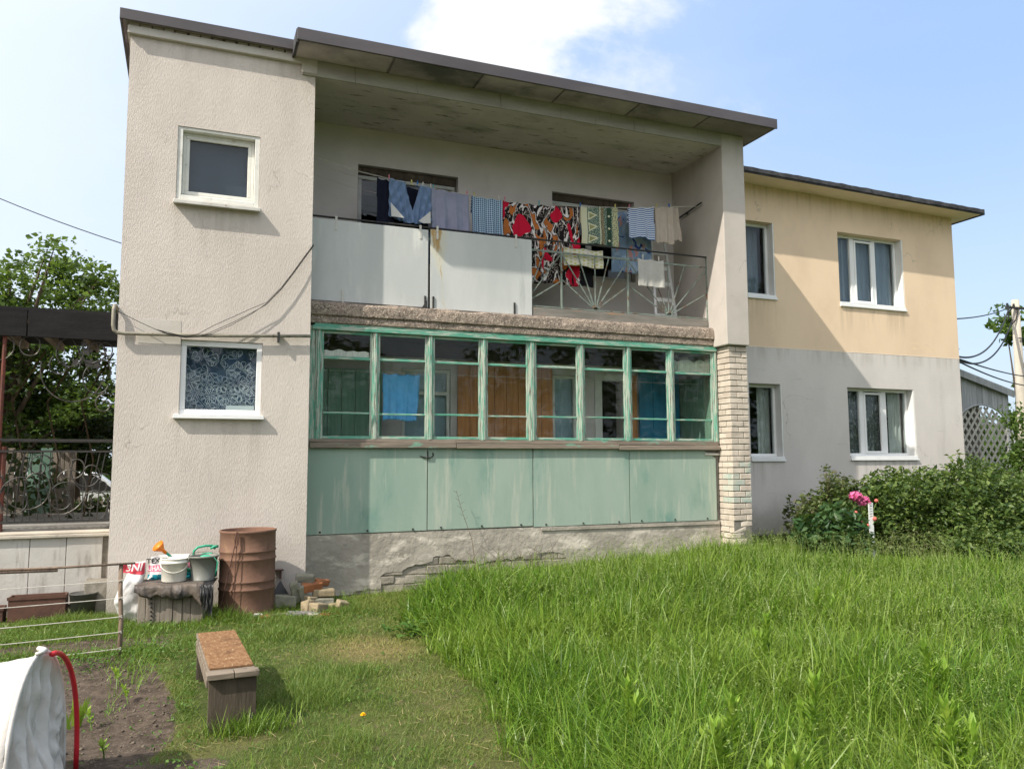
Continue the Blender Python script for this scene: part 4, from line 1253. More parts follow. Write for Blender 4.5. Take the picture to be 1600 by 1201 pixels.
def plain(c, c2=None, stripe=0):
    def f(nt, u_, v_):
        return mixc(nt, smooth(nt, uvn(nt, 5, 4), 0.35, 0.65), c + (1,), (c2 or tuple(q * .85 for q in c)) + (1,))
    return f


def floral(seed):
    def f(nt, u_, v_):
        c = (0.016, 0.013, 0.014, 1)
        a = uvn(nt, 2.6, 1, 1.8, (seed, 2, 0))
        b_ = uvn(nt, 6.5, 1, 2.4, (seed + 5, 4, 0))
        big_ = uvn(nt, 2.2, 1, 0.4, (seed + 9, 1, 0))
        c = mixc(nt, band(nt, b_, 0.52, 0.57), c, (0.42, 0.36, 0.33, 1))
        c = mixc(nt, mth(nt, 'MULTIPLY', smooth(nt, a, 0.55, 0.57), mth(nt, 'LESS_THAN', big_, 0.5)), c, (0.40, 0.13, 0.035, 1))
        c = mixc(nt, band(nt, a, 0.475, 0.525), c, (0.66, 0.61, 0.60, 1))
        c = mixc(nt, smooth(nt, big_, 0.555, 0.565), c, (0.50, 0.012, 0.04, 1))
        return c
    return f


def gingham(nt, u_, v_):
    a = mth(nt, 'GREATER_THAN', mth(nt, 'FRACT', mth(nt, 'MULTIPLY', u_, 15.0)), 0.5)
    b_ = mth(nt, 'GREATER_THAN', mth(nt, 'FRACT', mth(nt, 'MULTIPLY', v_, 22.0)), 0.5)
    s_ = mth(nt, 'MULTIPLY', mth(nt, 'ADD', a, b_), 0.5)
    return mixc(nt, s_, (0.018, 0.05, 0.15, 1), (0.42, 0.56, 0.66, 1))


def stripes(nt, u_, v_):
    s_ = mth(nt, 'GREATER_THAN', mth(nt, 'FRACT', mth(nt, 'MULTIPLY', v_, 15.0)), 0.5)
    return mixc(nt, s_, (0.07, 0.13, 0.33, 1), (0.60, 0.66, 0.74, 1))


def folk(nt, u_, v_):
    cream = (0.58, 0.56, 0.40, 1)
    dark = (0.035, 0.065, 0.045, 1)
    n = uvn(nt, 38, 2)
    tex = mixc(nt, mth(nt, 'GREATER_THAN', n, 0.53), (0.06, 0.12, 0.11, 1), (0.33, 0.36, 0.26, 1))
    c = mixc(nt, mth(nt, 'LESS_THAN', u_, 0.17), tex, cream)
    # triangles
    vv = mth(nt, 'FRACT', mth(nt, 'MULTIPLY', v_, 3.2))
    tri = mth(nt, 'SUBTRACT', 0.45, mth(nt, 'MULTIPLY', mth(nt, 'ABSOLUTE', mth(nt, 'SUBTRACT', vv, 0.5)), 0.62))
    ins = mth(nt, 'MULTIPLY', mth(nt, 'LESS_THAN', u_, tri), mth(nt, 'GREATER_THAN', u_, 0.20))
    c = mixc(nt, ins, c, cream)
    tri2 = mth(nt, 'SUBTRACT', 0.38, mth(nt, 'MULTIPLY', mth(nt, 'ABSOLUTE', mth(nt, 'SUBTRACT', vv, 0.5)), 0.62))
    ins2 = mth(nt, 'MULTIPLY', mth(nt, 'LESS_THAN', u_, tri2), mth(nt, 'GREATER_THAN', u_, 0.235))
    c = mixc(nt, ins2, c, (0.25, 0.26, 0.12, 1))
    c = mixc(nt, band(nt, u_, 0.50, 0.525), c, cream)
    c = mixc(nt, band(nt, u_, 0.54, 0.62), c, mixc(nt, mth(nt, 'GREATER_THAN', n, 0.5), (0.13, 0.085, 0.05, 1), (0.30, 0.27, 0.17, 1)))
    c = mixc(nt, band(nt, u_, 0.70, 0.82), c, dark)
    dia = mth(nt, 'ADD', mth(nt, 'MULTIPLY', mth(nt, 'ABSOLUTE', mth(nt, 'SUBTRACT', u_, 0.76)), 2.2), mth(nt, 'MULTIPLY', mth(nt, 'ABSOLUTE', mth(nt, 'SUBTRACT', vv, 0.5)), 0.8))
    c = mixc(nt, mth(nt, 'LESS_THAN', dia, 0.085), c, cream)
    stp = mth(nt, 'MULTIPLY', mth(nt, 'GREATER_THAN', u_, 0.85), mth(nt, 'GREATER_THAN', n, 0.46))
    return mixc(nt, stp, c, (0.50, 0.47, 0.28, 1))


def dots(nt, u_, v_):
    a = mth(nt, 'SUBTRACT', mth(nt, 'FRACT', mth(nt, 'MULTIPLY', u_, 9.0)), 0.5)
    b_ = mth(nt, 'SUBTRACT', mth(nt, 'FRACT', mth(nt, 'ADD', mth(nt, 'MULTIPLY', v_, 5.0), mth(nt, 'MULTIPLY', mth(nt, 'FLOOR', mth(nt, 'MULTIPLY', u_, 9.0)), 0.5))), 0.5)
    d = mth(nt, 'ADD', mth(nt, 'MULTIPLY', a, a), mth(nt, 'MULTIPLY', b_, b_))
    c = mixc(nt, mth(nt, 'LESS_THAN', d, 0.085), (0.60, 0.58, 0.47, 1), (0.45, 0.43, 0.16, 1))
    return mixc(nt, mth(nt, 'LESS_THAN', uvn(nt, 4.2, 1), 0.42), c, mixc(nt, 0.5, c, (0.62, 0.56, 0.56, 1)))


def blotch(nt, u_, v_):
    c = mixc(nt, smooth(nt, uvn(nt, 3.0, 3, 0.5), 0.45, 0.55), (0.17, 0.25, 0.36, 1), (0.28, 0.37, 0.46, 1))
    c = mixc(nt, smooth(nt, uvn(nt, 4.5, 2, 1.0, (3, 1, 0)), 0.60, 0.62), c, (0.035, 0.065, 0.22, 1))
    return mixc(nt, smooth(nt, uvn(nt, 5.5, 2, 1.0, (8, 1, 0)), 0.64, 0.66), c, (0.42, 0.22, 0.20, 1))


def hang(name, label, cat, x0, x1, zb, y, material, folds=3, amp=0.02, top=None, flap=0.25, skew=0.0, taper=0.0, parent_line=True, hem=0.02, group='washing on the balcony', seed=None):
    rr_ = random.Random(seed if seed is not None else sum(map(ord, label)))
    nx, nz = 40, 34
    ph_ = rr_.uniform(0, 6)
    vs, uvs, fs = [], [], []
    rows = [(-1.0 + j / 6.0) for j in range(6)] + [j / nz for j in range(nz + 1)]
    for t in rows:
        for i in range(nx + 1):
            u_ = i / nx
            zt = (top if top is not None else line_z(x0 + (x1 - x0) * u_))
            zt -= 0.020 * abs(math.sin(u_ * math.pi * max(2, folds)))
            fold = math.sin(2 * math.pi * folds * u_ + ph_ + 0.6 * math.sin(3 * u_ + ph_)) + 0.4 * math.sin(2 * math.pi * folds * 2.3 * u_ + 2 * ph_)
            if t < 0:
                yy = y + 0.012 + 0.02 * (-t) + amp * 0.6 * fold * (-t)
                zz = zt + (-(-t)) * flap
                xx = x0 + (x1 - x0) * u_
            else:
                yy = y - 0.006 - amp * (0.25 + 0.75 * t) * fold - 0.02 * t
                ln = zt - zb
                zz = zt - ln * t - hem * t * math.sin(2.2 * u_ * math.pi + ph_) * 0.6
                w_ = 1 - taper * t
                wr = mnoise.noise(Vector((u_ * (x1 - x0) * 11 + ph_, zz * 3.5, ph_))) + 0.5 * mnoise.noise(Vector((u_ * (x1 - x0) * 24, zz * 8, ph_ + 3)))
                yy += 0.016 * wr * (0.4 + 0.6 * t)
                zz += 0.010 * t * mnoise.noise(Vector((u_ * 7, ph_, 2)))
                xx = x0 + (x1 - x0) * (0.5 + (u_ - 0.5) * w_) + skew * t + 0.006 * t * math.sin(9 * t + ph_)
            vs.append((xx, yy, zz))
            uvs.append((u_, 1 - max(0, t) if t >= 0 else 1 + t * flap))
    W = nx + 1
    for j in range(len(rows) - 1):
        for i in range(nx):
            fs.append((j * W + i, (j + 1) * W + i, (j + 1) * W + i + 1, j * W + i + 1))
    cx, cy = (x0 + x1) / 2, y
    zt = top if top is not None else line_z(cx)
    me_ = bpy.data.meshes.new(name)
    me_.from_pydata([(a - cx, b_ - cy, c - zt) for a, b_, c in vs], [], fs)
    ul = me_.uv_layers.new(name='UVMap')
    for lp_ in me_.loops:
        ul.data[lp_.index].uv = uvs[lp_.vertex_index]
    me_.polygons.foreach_set('use_smooth', [True] * len(me_.polygons))
    o = link(name, me_, material, None, 0, (cx, cy, zt))
    sm = o.modifiers.new('cloth thickness', 'SOLIDIFY')
    sm.thickness = 0.006
    return tag(o, label, cat, group)


c_dark = cloth_mat('dark navy cloth', plain((0.014, 0.016, 0.032)))
c_shirt = cloth_mat('blue shirt cloth', plain((0.13, 0.20, 0.34), (0.17, 0.25, 0.39)))
c_white = cloth_mat('pale lining cloth', plain((0.62, 0.62, 0.60)))
c_lilac = cloth_mat('lilac cloth', plain((0.27, 0.28, 0.38), (0.24, 0.25, 0.34)))
c_ging = cloth_mat('blue checked cloth', gingham)
c_flo1 = cloth_mat('red black floral cloth', floral(1.3))
c_flo2 = cloth_mat('orange black floral cloth', floral(6.2))
c_folk = cloth_mat('green zigzag cloth', folk)
c_str = cloth_mat('blue striped cloth', stripes)
c_bei = cloth_mat('beige cloth', plain((0.45, 0.385, 0.33), (0.41, 0.35, 0.30)))
c_blo = cloth_mat('blue printed towel', blotch)
c_dot = cloth_mat('cream dotted cloth', dots)
c_mat = cloth_mat('grey cotton cloth', plain((0.46, 0.45, 0.42), (0.43, 0.42, 0.39)))
c_blk = cloth_mat('black cloth', plain((0.012, 0.012, 0.014)))
c_tow = cloth_mat('bright blue towel', plain((0.16, 0.48, 0.86), (0.13, 0.42, 0.78)))

hang('trousers', 'dark navy trousers at the tower end of the clothesline', 'trousers', 2.31, 2.56, 4.84, 0.66, c_dark, 1, 0.02)
hang('trousers', 'dark trousers hanging behind the blue shirt, seen in its gap', 'trousers', 2.5, 3.07, 4.84, 0.74, c_dark, 2, 0.02)

# the shirt hangs by its two hems with the sleeves knotted in between
sh = MB()
nx, nz = 44, 30
grid, uvv = [], []
for j in range(nz + 1):
    t_ = j / nz
    for i in range(nx + 1):
        u_ = i / nx
        zt = line_z(2.47 + 0.60 * u_)
        notch = 0.40 * max(0.0, 1 - abs(u_ - 0.55) / (0.17)) ** 0.8
        zz_top = zt - notch
        xx = 2.46 + 0.60 * u_
        pull = 0.05 * math.exp(-((u_ - 0.55) / 0.25) ** 2)
        zz = zz_top - (zz_top - 4.93) * t_
        k_ = (u_ - 0.55)
        yy = 0.575 - 0.025 * math.sin(26 * u_ + 5 * t_ * k_ * 6) * (0.3 + 0.7 * t_) - 0.05 * math.exp(-((u_ - 0.55) / 0.07) ** 2) * t_ + 0.012 * math.sin(30 * (zz + abs(k_)))
        zz += 0.10 * t_ * t_ * (abs(k_) * 1.6) ** 1.5
        grid.append((xx - 2.76, yy - 0.6, zz - 5.5))
fs = [(j * (nx + 1) + i, (j + 1) * (nx + 1) + i, (j + 1) * (nx + 1) + i + 1, j * (nx + 1) + i + 1) for j in range(nz) for i in range(nx)]
me_ = bpy.data.meshes.new('shirt')
me_.from_pydata(grid, [], fs)
me_.uv_layers.new(name='UVMap')
me_.polygons.foreach_set('use_smooth', [True] * len(me_.polygons))
shirt = link('shirt', me_, c_shirt, None, 0, (2.76, 0.6, 5.5))
sd = shirt.modifiers.new('cloth thickness', 'SOLIDIFY')
sd.thickness = 0.006
tag(shirt, 'crumpled denim blue shirt pegged by both hems next to the navy trousers', 'shirt', 'washing on the balcony')
for poly in ([(2.47, 5.18), (2.48, 4.99), (2.66, 4.985), (2.56, 5.09)], [(2.86, 4.965), (3.03, 5.12), (3.035, 4.95), (2.93, 4.94)]):
    MB().prism([(a - 2.76, b_ - 5.5) for a, b_ in poly], -0.092, -0.088).build('pocket_lining', c_white, shirt)

hang('towel', 'plain lilac towel hanging between the denim shirt and the checked dress', 'towel', 3.06, 3.61, 4.80, 0.58, c_lilac, 3, 0.018, skew=0.01)
hang('dress', 'blue and white checked dress beside the lilac towel', 'dress', 3.66, 4.12, 4.78, 0.58, c_ging, 3, 0.022)
hang('bed_sheet', 'black floral bed sheet with a red panel next to the checked dress', 'bed sheet', 4.15, 4.79, 4.26, 0.61, c_flo1, 3, 0.022, flap=0.9)
hang('bed_sheet', 'black floral bed sheet with orange scrolls beside the zigzag towel', 'bed sheet', 4.79, 5.40, 4.27, 0.63, c_flo2, 3, 0.024, flap=0.9)
hang('towel', 'green and cream zigzag folk towel on the clothesline', 'towel', 5.40, 6.03, 4.92, 0.58, c_folk, 2, 0.012)
hang('towel', 'long faded blue printed towel behind the striped cloth', 'towel', 6.03, 6.75, 4.58, 0.80, c_blo, 3, 0.015)
hang('cloth', 'blue and white striped cloth hanging beside the beige shorts', 'cloth', 6.22, 6.68, 5.10, 0.58, c_str, 2, 0.010, hem=0.03)
hang('shorts', 'beige shorts pegged at the right end of the clothesline', 'shorts', 6.70, 7.03, 5.06, 0.575, c_bei, 2, 0.012, skew=-0.0)
hang('cloth', 'narrow beige cloth folded beside the beige shorts', 'cloth', 7.0, 7.16, 5.14, 0.62, c_bei, 1, 0.012, skew=0.05)
hang('tablecloth', 'cream tablecloth with yellow dots hanging behind the railing', 'tablecloth', 5.07, 5.72, 4.54, 0.50, c_dot, 2, 0.010, top=4.82)
hang('cloth', 'black cloth showing below the dotted tablecloth', 'cloth', 5.10, 5.62, 4.27, 0.64, c_blk, 2, 0.012, top=4.75)
hang('bath_mat', 'pale grey bath mat pegged onto the front of the railing', 'bath mat', 6.27, 6.73, 4.30, 0.405, c_mat, 1, 0.008, top=4.735, flap=0.05, hem=0.008)
hang('blue_towel', 'bright blue towel drying inside the glazed veranda', 'towel', 2.43, 2.95, 2.22, 0.70, c_tow, 3, 0.025, top=2.86, taper=0.1, skew=-0.02, group='washing in the veranda')
MB().tube([(1.6, 0.70, 2.87), (7.5, 0.70, 2.87)], 0.003, 4).build('drying_cord', m_string)
tag(bpy.data.objects['drying_cord'], 'thin cord strung inside the veranda holding the bright blue towel', 'cord')

PEGC = {'pink': (0.62, 0.20, 0.26), 'yellow': (0.62, 0.55, 0.18), 'blue': (0.03, 0.16, 0.48), 'white': (0.66, 0.65, 0.60), 'teal': (0.10, 0.35, 0.40)}
PEGM = {k: mat(k + ' peg plastic', c, tuple(q * .85 for q in c), 20, r=0.5) for k, c in PEGC.items()}


def peg_mesh():
    b_ = MB()
    for s in (-1, 1):
        b_.obox((0, s * 0.006, 0.0), (0.006, 0, 0), (0, 0.004, 0), (0, s * 0.003, 0.038))
    b_.tube([(-0.008, 0, 0.008), (0.008, 0, 0.008)], 0.005, 6)
    return b_.mesh('peg')


pegs = [(2.46, 'pink', 'over the navy trousers'), (2.78, 'yellow', 'on the left hem of the denim shirt'), (2.86, 'blue', 'in the middle of the denim shirt'), (2.94, 'white', 'on the right half of the denim shirt'), (3.05, 'white', 'where the denim shirt meets the lilac towel'),
        (3.09, 'teal', 'on the left corner of the lilac towel'), (3.59, 'pink', 'on the right corner of the lilac towel'), (3.70, 'yellow', 'on the left shoulder of the checked dress'), (4.08, 'white', 'on the right shoulder of the checked dress'), (4.17, 'pink', 'on the left corner of the red floral sheet'),
        (4.72, 'teal', 'near the join of the two floral sheets'), (5.40, 'blue', 'between the floral sheet and the zigzag towel'), (6.0, 'yellow', 'on the right corner of the zigzag towel'), (6.25, 'pink', 'on the left corner of the striped cloth'), (6.74, 'yellow', 'on the waistband of the beige shorts'), (6.98, 'blue', 'between the beige shorts and the narrow beige cloth')]
PM = {}
for px, c, where in pegs:
    if c not in PM:
        PM[c] = peg_mesh()
        PM[c].materials.append(PEGM[c])
    o = bpy.data.objects.new('clothes_peg', PM[c])
    COL.objects.link(o)
    o.location = (px, 0.59, line_z(px) + 0.012)
    o.rotation_euler = (0, random.uniform(-.2, .2), 0)
    tag(o, c + ' clothes peg ' + where, 'clothes peg', 'clothes pegs on the line')
for px, w_ in ((6.36, 'left'), (6.64, 'right')):
    o = bpy.data.objects.new('clothes_peg', PM['white'])
    COL.objects.link(o)
    o.location = (px, 0.40, 4.755)
    tag(o, 'white clothes peg on the %s corner of the grey bath mat' % w_, 'clothes peg', 'clothes pegs on the line')

# ------------------------------------------------------------------ ladder on the balcony
ld = thing('step_ladder', 'bare aluminium ladder standing on the balcony behind the railing', 'ladder', (7.12, 0.95, 3.735))
A0, A1 = Vector((-0.19, 0, 0)), Vector((-0.12, 0.22, 1.55))
B0, B1 = Vector((0.22, 0, 0)), Vector((0.13, 0.22, 1.55))
for a, b_ in ((A0, A1), (B0, B1)):
    MB().bar(a, b_, 0.045, 0.022, (0, -1, 0.1)).build('stile', m_alu, ld, bevel=0.003)
    MB().box(a.x - .03, a.x + .03, -.02, .025, 0.0, 0.06).build('foot', m_black_rubber, ld)
for i in range(5):
    t_ = (0.26 + i * 0.27) / 1.55
    MB().bar(A0.lerp(A1, t_), B0.lerp(B1, t_), 0.022, 0.06, (0, 0, 1)).build('rung', m_alu, ld)
MB().bar((-0.2, 0.06, 0.03), (0.22, 0.06, 0.03), 0.03, 0.03).build('brace', m_alu, ld)

# ------------------------------------------------------------------ rusty drum
dr_ = thing('oil_drum', 'tall rusty brown steel drum standing against the stair tower', 'drum', (0.665, -0.46, H(0.665, -0.46) - 0.01))
R_ = 0.297
prof = [(R_ - 0.01, 0.0), (R_ + 0.006, 0.004), (R_ + 0.007, 0.02), (R_, 0.03)]
for zr in (0.30, 0.385, 0.62, 0.705):
    prof += [(R_, zr - 0.014), (R_ + 0.009, zr - 0.004), (R_ + 0.009, zr + 0.004), (R_, zr + 0.014)]
prof += [(R_, 0.90), (R_ + 0.008, 0.908), (R_ + 0.008, 0.93), (R_ - 0.002, 0.933), (R_ - 0.006, 0.925), (R_ - 0.008, 0.80), (R_ - 0.01, 0.79), (0.0, 0.78)]
body = MB().lathe(prof, 48)
vs = []
for (a, b_, c) in body.v:
    d = 1 + 0.010 * mnoise.noise(Vector((a * 3, b_ * 3, c * 3))) - 0.03 * max(0, mnoise.noise(Vector((a * 4 + 5, b_ * 4, c * 4))) - 0.15)
    vs.append((a * d, b_ * d, c + 0.008 * a))
body.v = vs
body.build('drum_body', m_barrel, dr_, True)
wire = MB().tube([(-0.14, -0.31, 0.93), (-0.15, -0.312, 0.82), (-0.19, -0.30, 0.60), (-0.25, -0.27, 0.30), (-0.29, -0.24, 0.08)], 0.006, 5)
wire.tube([(-0.13, -0.31, 0.93), (-0.145, -0.315, 0.6), (-0.15, -0.315, 0.3), (-0.15, -0.31, 0.2)], 0.005, 5)
wire.tube([(-0.12, -0.315, 0.92), (-0.125, -0.32, 0.80), (-0.15, -0.318, 0.76), (-0.16, -0.31, 0.85), (-0.14, -0.3, 0.92)], 0.005, 5)
wire.build('wire_loop', m_trough, dr_)

# ------------------------------------------------------------------ old crate used as a table
gz = H(-0.05, -0.7) - 0.01
cr = thing('wooden_crate', 'low table made of weathered grey planks beside the rusty drum', 'crate', (-0.06, -0.60, gz))
cr.rotation_euler = (0, 0, math.radians(-7))
bx = [(-0.33, -0.26), (-0.255, -0.12), (-0.115, 0.0), (0.005, 0.09), (0.095, 0.175), (0.18, 0.30)]
for a, b_ in bx:
    MB().box(a, b_, -0.235 + random.uniform(-.006, .006), -0.215, -0.02, 0.385 + random.uniform(-.015, .005), .003).build('plank', m_oldwood, cr, bevel=0.003)
for k in range(4):
    MB().box(-0.33, -0.31, -0.21 + k * 0.115, -0.10 + k * 0.115, -0.02, 0.385, .003).build('plank', m_oldwood, cr, bevel=0.003)
    MB().box(0.285, 0.305, -0.21 + k * 0.115, -0.10 + k * 0.115, -0.02, 0.385, .003).build('plank', m_oldwood, cr, bevel=0.003)
strip = MB().box(-0.23, -0.175, -0.246, -0.238, 0.0, 0.36)
strip.build('iron_strip', m_oldwood, cr)
for k in range(8):
    MB().tube([(-0.2 + random.uniform(-.006, .006), -0.262, 0.03 + k * 0.042), (-0.2, -0.243, 0.03 + k * 0.042)], 0.009, 7).build('bolt_hole', m_black_rubber, cr)
for k in range(4):
    MB().box(-0.355, 0.335, -0.262 + k * 0.13, -0.14 + k * 0.13, 0.388 + random.uniform(0, .004), 0.412, .004).build('top_board', m_oldwood_h, cr, bevel=0.003)

# dark sheeting thrown over the crate, hanging down its front
def sheet(name, label, x0, x1, y_back, y_front, ztop, drop, m_, base, cat='sheeting', seed=1, ragged=0.1):
    nx, ny = 46, 34
    vs, fs = [], []
    for j in range(ny + 1):
        s = j / ny
        for i in range(nx + 1):
            u_ = i / nx
            xx = x0 + (x1 - x0) * u_
            n1 = mnoise.noise(Vector((u_ * 5, s * 4, seed)))
            n2 = mnoise.noise(Vector((u_ * 13, s * 9, seed + 3)))
            dl = drop * (0.35 + 0.9 * u_) * (1 + ragged * 6 * mnoise.noise(Vector((u_ * 3.1, seed, 9))) + ragged * 2 * mnoise.noise(Vector((u_ * 11, seed, 2))))
            top_len = y_back - y_front
            L_ = s * (top_len + dl)
            if L_ < top_len:
                yy, zz = y_back - L_, ztop + 0.012 * abs(n1) + 0.006 * abs(n2)
            else:
                q = L_ - top_len
                yy, zz = y_front - 0.02 - 0.05 * abs(n1) * min(1, q * 12) - 0.02 * n2 * min(1, q * 10) - 0.02, ztop - q
            vs.append((xx + 0.02 * n2 * s, yy, zz))
    W = nx + 1
    for j in range(ny):
        for i in range(nx):
            fs.append((j * W + i, (j + 1) * W + i, (j + 1) * W + i + 1, j * W + i + 1))
    o = MB().add(vs, fs).build(name, m_, None, True)
    o.location = base.location
    o.rotation_euler = base.rotation_euler
    sd_ = o.modifiers.new('sheet thickness', 'SOLIDIFY')
    sd_.thickness = 0.005
    return tag(o, label, cat)


sheet('sheeting', 'crumpled brown grey sheeting draped over the plank table', -0.36, 0.30, 0.22, -0.27, 0.423, 0.165, m_tarp, cr, seed=4, ragged=0.20)
sheet('sheeting', 'black sheeting hanging off the table end next to the drum', 0.27, 0.40, 0.20, -0.275, 0.415, 0.34, m_blackbag, cr, seed=8, ragged=0.05)

# ------------------------------------------------------------------ buckets and watering can
tz = gz + 0.43
wb = thing('white_bucket', 'white plastic paint bucket with its handle down on the plank table', 'bucket', (-0.085, -0.66, tz))
MB().lathe([(0.0, 0.0), (0.118, 0.0), (0.122, 0.006), (0.128, 0.185), (0.138, 0.187), (0.138, 0.205), (0.131, 0.207), (0.131, 0.228), (0.137, 0.23), (0.137, 0.24), (0.128, 0.24), (0.126, 0.20), (0.115, 0.01), (0.0, 0.008)], 40).build('bucket_body', m_wbucket, wb, True)
pts = [(0.137 * math.cos(a) * 1.02, -0.137 * abs(math.sin(a)) * 1.03, 0.205 - 0.105 * math.sin(a)) for a in np.linspace(0, math.pi, 17)]
MB().tube(pts, 0.004, 6).build('handle', m_wbucket, wb)
for s in (-1, 1):
    MB().box(s * 0.138 - .012, s * 0.138 + .012, -0.014, 0.014, 0.19, 0.222).build('handle_lug', m_wbucket, wb)
gb = thing('grey_bucket', 'grey green tapered bucket standing at the drum end of the plank table', 'bucket', (0.20, -0.665, tz - 0.012))
MB().lathe([(0.0, 0.0), (0.112, 0.0), (0.116, 0.02), (0.112, 0.022), (0.143, 0.245), (0.152, 0.247), (0.152, 0.262), (0.146, 0.266), (0.139, 0.262), (0.135, 0.24), (0.105, 0.012), (0.0, 0.01)], 40).build('bucket_body', m_gbucket, gb, True)
pts = [(0.150 * math.cos(a), 0.13 * math.sin(a), 0.26 + 0.03 * math.sin(a)) for a in np.linspace(0, math.pi, 13)]
MB().tube(pts, 0.004, 6).build('handle', m_gbucket, gb)

wc = thing('watering_can', 'green watering can with an orange rose behind the two buckets', 'watering can', (0.24, -0.47, tz))
MB().lathe([(0.0, 0.0), (0.105, 0.0), (0.11, 0.01), (0.105, 0.215), (0.095, 0.235), (0.06, 0.245), (0.058, 0.255), (0.05, 0.255), (0.05, 0.24), (0.0, 0.235)], 32).build('can_body', m_greenplastic, wc, True)
MB().tube([(-0.10, 0, 0.05), (-0.20, 0, 0.09), (-0.31, 0.0, 0.18), (-0.40, 0, 0.265), (-0.425, 0, 0.285)], [0.024, 0.021, 0.017, 0.014, 0.014], 10).build('spout', m_greenplastic, wc, True)
MB().tube([(0.08, -0.0, 0.30), (0.05, -0.02, 0.335), (-0.02, -0.04, 0.338), (-0.10, -0.05, 0.325), (-0.135, -0.05, 0.29), (-0.14, -0.04, 0.24), (-0.11, -0.02, 0.18)], 0.013, 8).build('handle', m_greenplastic, wc, True)
MB().tube([(0.03, -0.03, 0.305), (0.07, -0.03, 0.325), (0.11, -0.02, 0.325)], [0.012, 0.016, 0.016], 10).build('filler_neck', m_greenplastic, wc, True)
ros = MB()
dirv = Vector((-0.55, -0.25, 0.55)).normalized()
o_ = Vector((-0.415, 0, 0.275))
ros.tube([o_, o_ + dirv * 0.05, o_ + dirv * 0.055, o_ + dirv * 0.115, o_ + dirv * 0.128], [0.018, 0.019, 0.026, 0.066, 0.068], 18)
ros.build('rose', m_orangeplastic, wc, True)
st = MB().tube([(0.30, -0.78, tz + 0.24), (0.335, -0.80, tz + 0.20), (0.33, -0.80, tz + 0.12), (0.315, -0.81, tz + 0.07), (0.335, -0.80, tz + 0.12), (0.345, -0.80, tz + 0.2)], 0.004, 5).build('cord_loop', m_greenplastic)
tag(st, 'thin green cord hanging from the rim of the grey bucket', 'cord')


# ------------------------------------------------------------------ printed sacks
def sack(name, label, cx, cy, zb, w_, d_, h_, seed, lean=0.0, slump=0.0):
    nz, na = 40, 64
    vs, fs = [], []
    for j in range(nz + 1):
        t_ = j / nz
        belly = (0.80 + 0.35 * math.sin(math.pi * min(1, t_ * 1.25 + 0.12))) * (1 if t_ < 0.75 else 1 - 0.10 * (t_ - 0.75) / 0.25)
        dd = d_ * (0.9 + 0.3 * math.sin(math.pi * t_)) * (1 if t_ < 0.7 else max(0.10, 1 - 0.9 * (t_ - 0.7) / 0.3))
        if t_ < 0.04:
            belly *= 0.9
        for k in range(na):
            a = 2 * math.pi * k / na
            ca, sa = math.cos(a), math.sin(a)
            rx = math.copysign(abs(ca) ** 0.6, ca) * w_ / 2 * belly
            ry = math.copysign(abs(sa) ** 0.75, sa) * dd / 2
            p = Vector((rx, ry, t_ * h_))
            cre = mnoise.noise(Vector((p.x * 7, seed, p.z * 9))) * 0.030 + mnoise.noise(Vector((p.x * 19, seed + 4, p.z * 13))) * 0.018
            cre += 0.018 * math.sin(9 * p.z / h_ + 12 * p.x + seed) * slump
            p += Vector((0.35 * cre, cre * (1 if sa < 0 else 0.4), 0.5 * cre * t_))
            p.x += lean * t_ + 0.03 * slump * math.sin(6 * t_ + seed)
            vs.append(tuple(p))
    for j in range(nz):
        for k in range(na):
            a0, a1 = j * na + k, j * na + (k + 1) % na
            fs.append((a0, a1, a1 + na, a0 + na))
    fs.append(tuple(reversed(range(na))))
    fs.append(tuple(nz * na + k for k in range(na)))
    t = thing(name, label, 'sack', (cx, cy, zb))
    b_ = MB().add(vs, fs).build('sack_body', m_sack, t, True)
    return t, vs, na, nz


def on_sack(t, vs, poly_or_mesh, name, m_, off=0.004):
    """lay flat print onto the front of a sack: every point takes the depth of the sack there"""
    front = [v for v in vs if v[1] < 0]
    fx = np.array([v[0] for v in front])
    fy = np.array([v[1] for v in front])
    fz = np.array([v[2] for v in front])

    def depth(x_, z_):
        d = (fx - x_) ** 2 + (fz - z_) ** 2
        k = np.argsort(d)[:6]
        w_ = 1 / (d[k] + 1e-5)
        return float((fy[k] * w_).sum() / w_.sum())
    me_ = poly_or_mesh
    bm = bmesh.new()
    bm.from_mesh(me_)
    for _ in range(3):
        lg_ = [e for e in bm.edges if e.calc_length() > 0.02]
        if not lg_:
            break
        bmesh.ops.subdivide_edges(bm, edges=lg_, cuts=1, use_grid_fill=True)
    bmesh.ops.triangulate(bm, faces=bm.faces)
    for v in bm.verts:
        v.co.y = depth(v.co.x, v.co.z) - off
    bm.to_mesh(me_)
    bm.free()
    return link(name, me_, m_, t)


def text_mesh(s, size, x_, z_, slant=0.0, rot=0.0, bold=0.0, sx=1.0):
    cu = bpy.data.curves.new('lettering', 'FONT')
    cu.body = s
    cu.size = size
    cu.shear = slant
    cu.offset = bold
    cu.resolution_u = 3
    o = bpy.data.objects.new('lettering', cu)
    COL.objects.link(o)
    dg = bpy.context.evaluated_depsgraph_get()
    me_ = bpy.data.meshes.new_from_object(o.evaluated_get(dg))
    bpy.data.objects.remove(o)
    ca, sa = math.cos(rot), math.sin(rot)
    for v in me_.vertices:
        a, b_ = v.co.x * sx, v.co.y
        v.co = (x_ + a * ca - b_ * sa, 0, z_ + a * sa + b_ * ca)
    me_.materials.clear()
    return me_


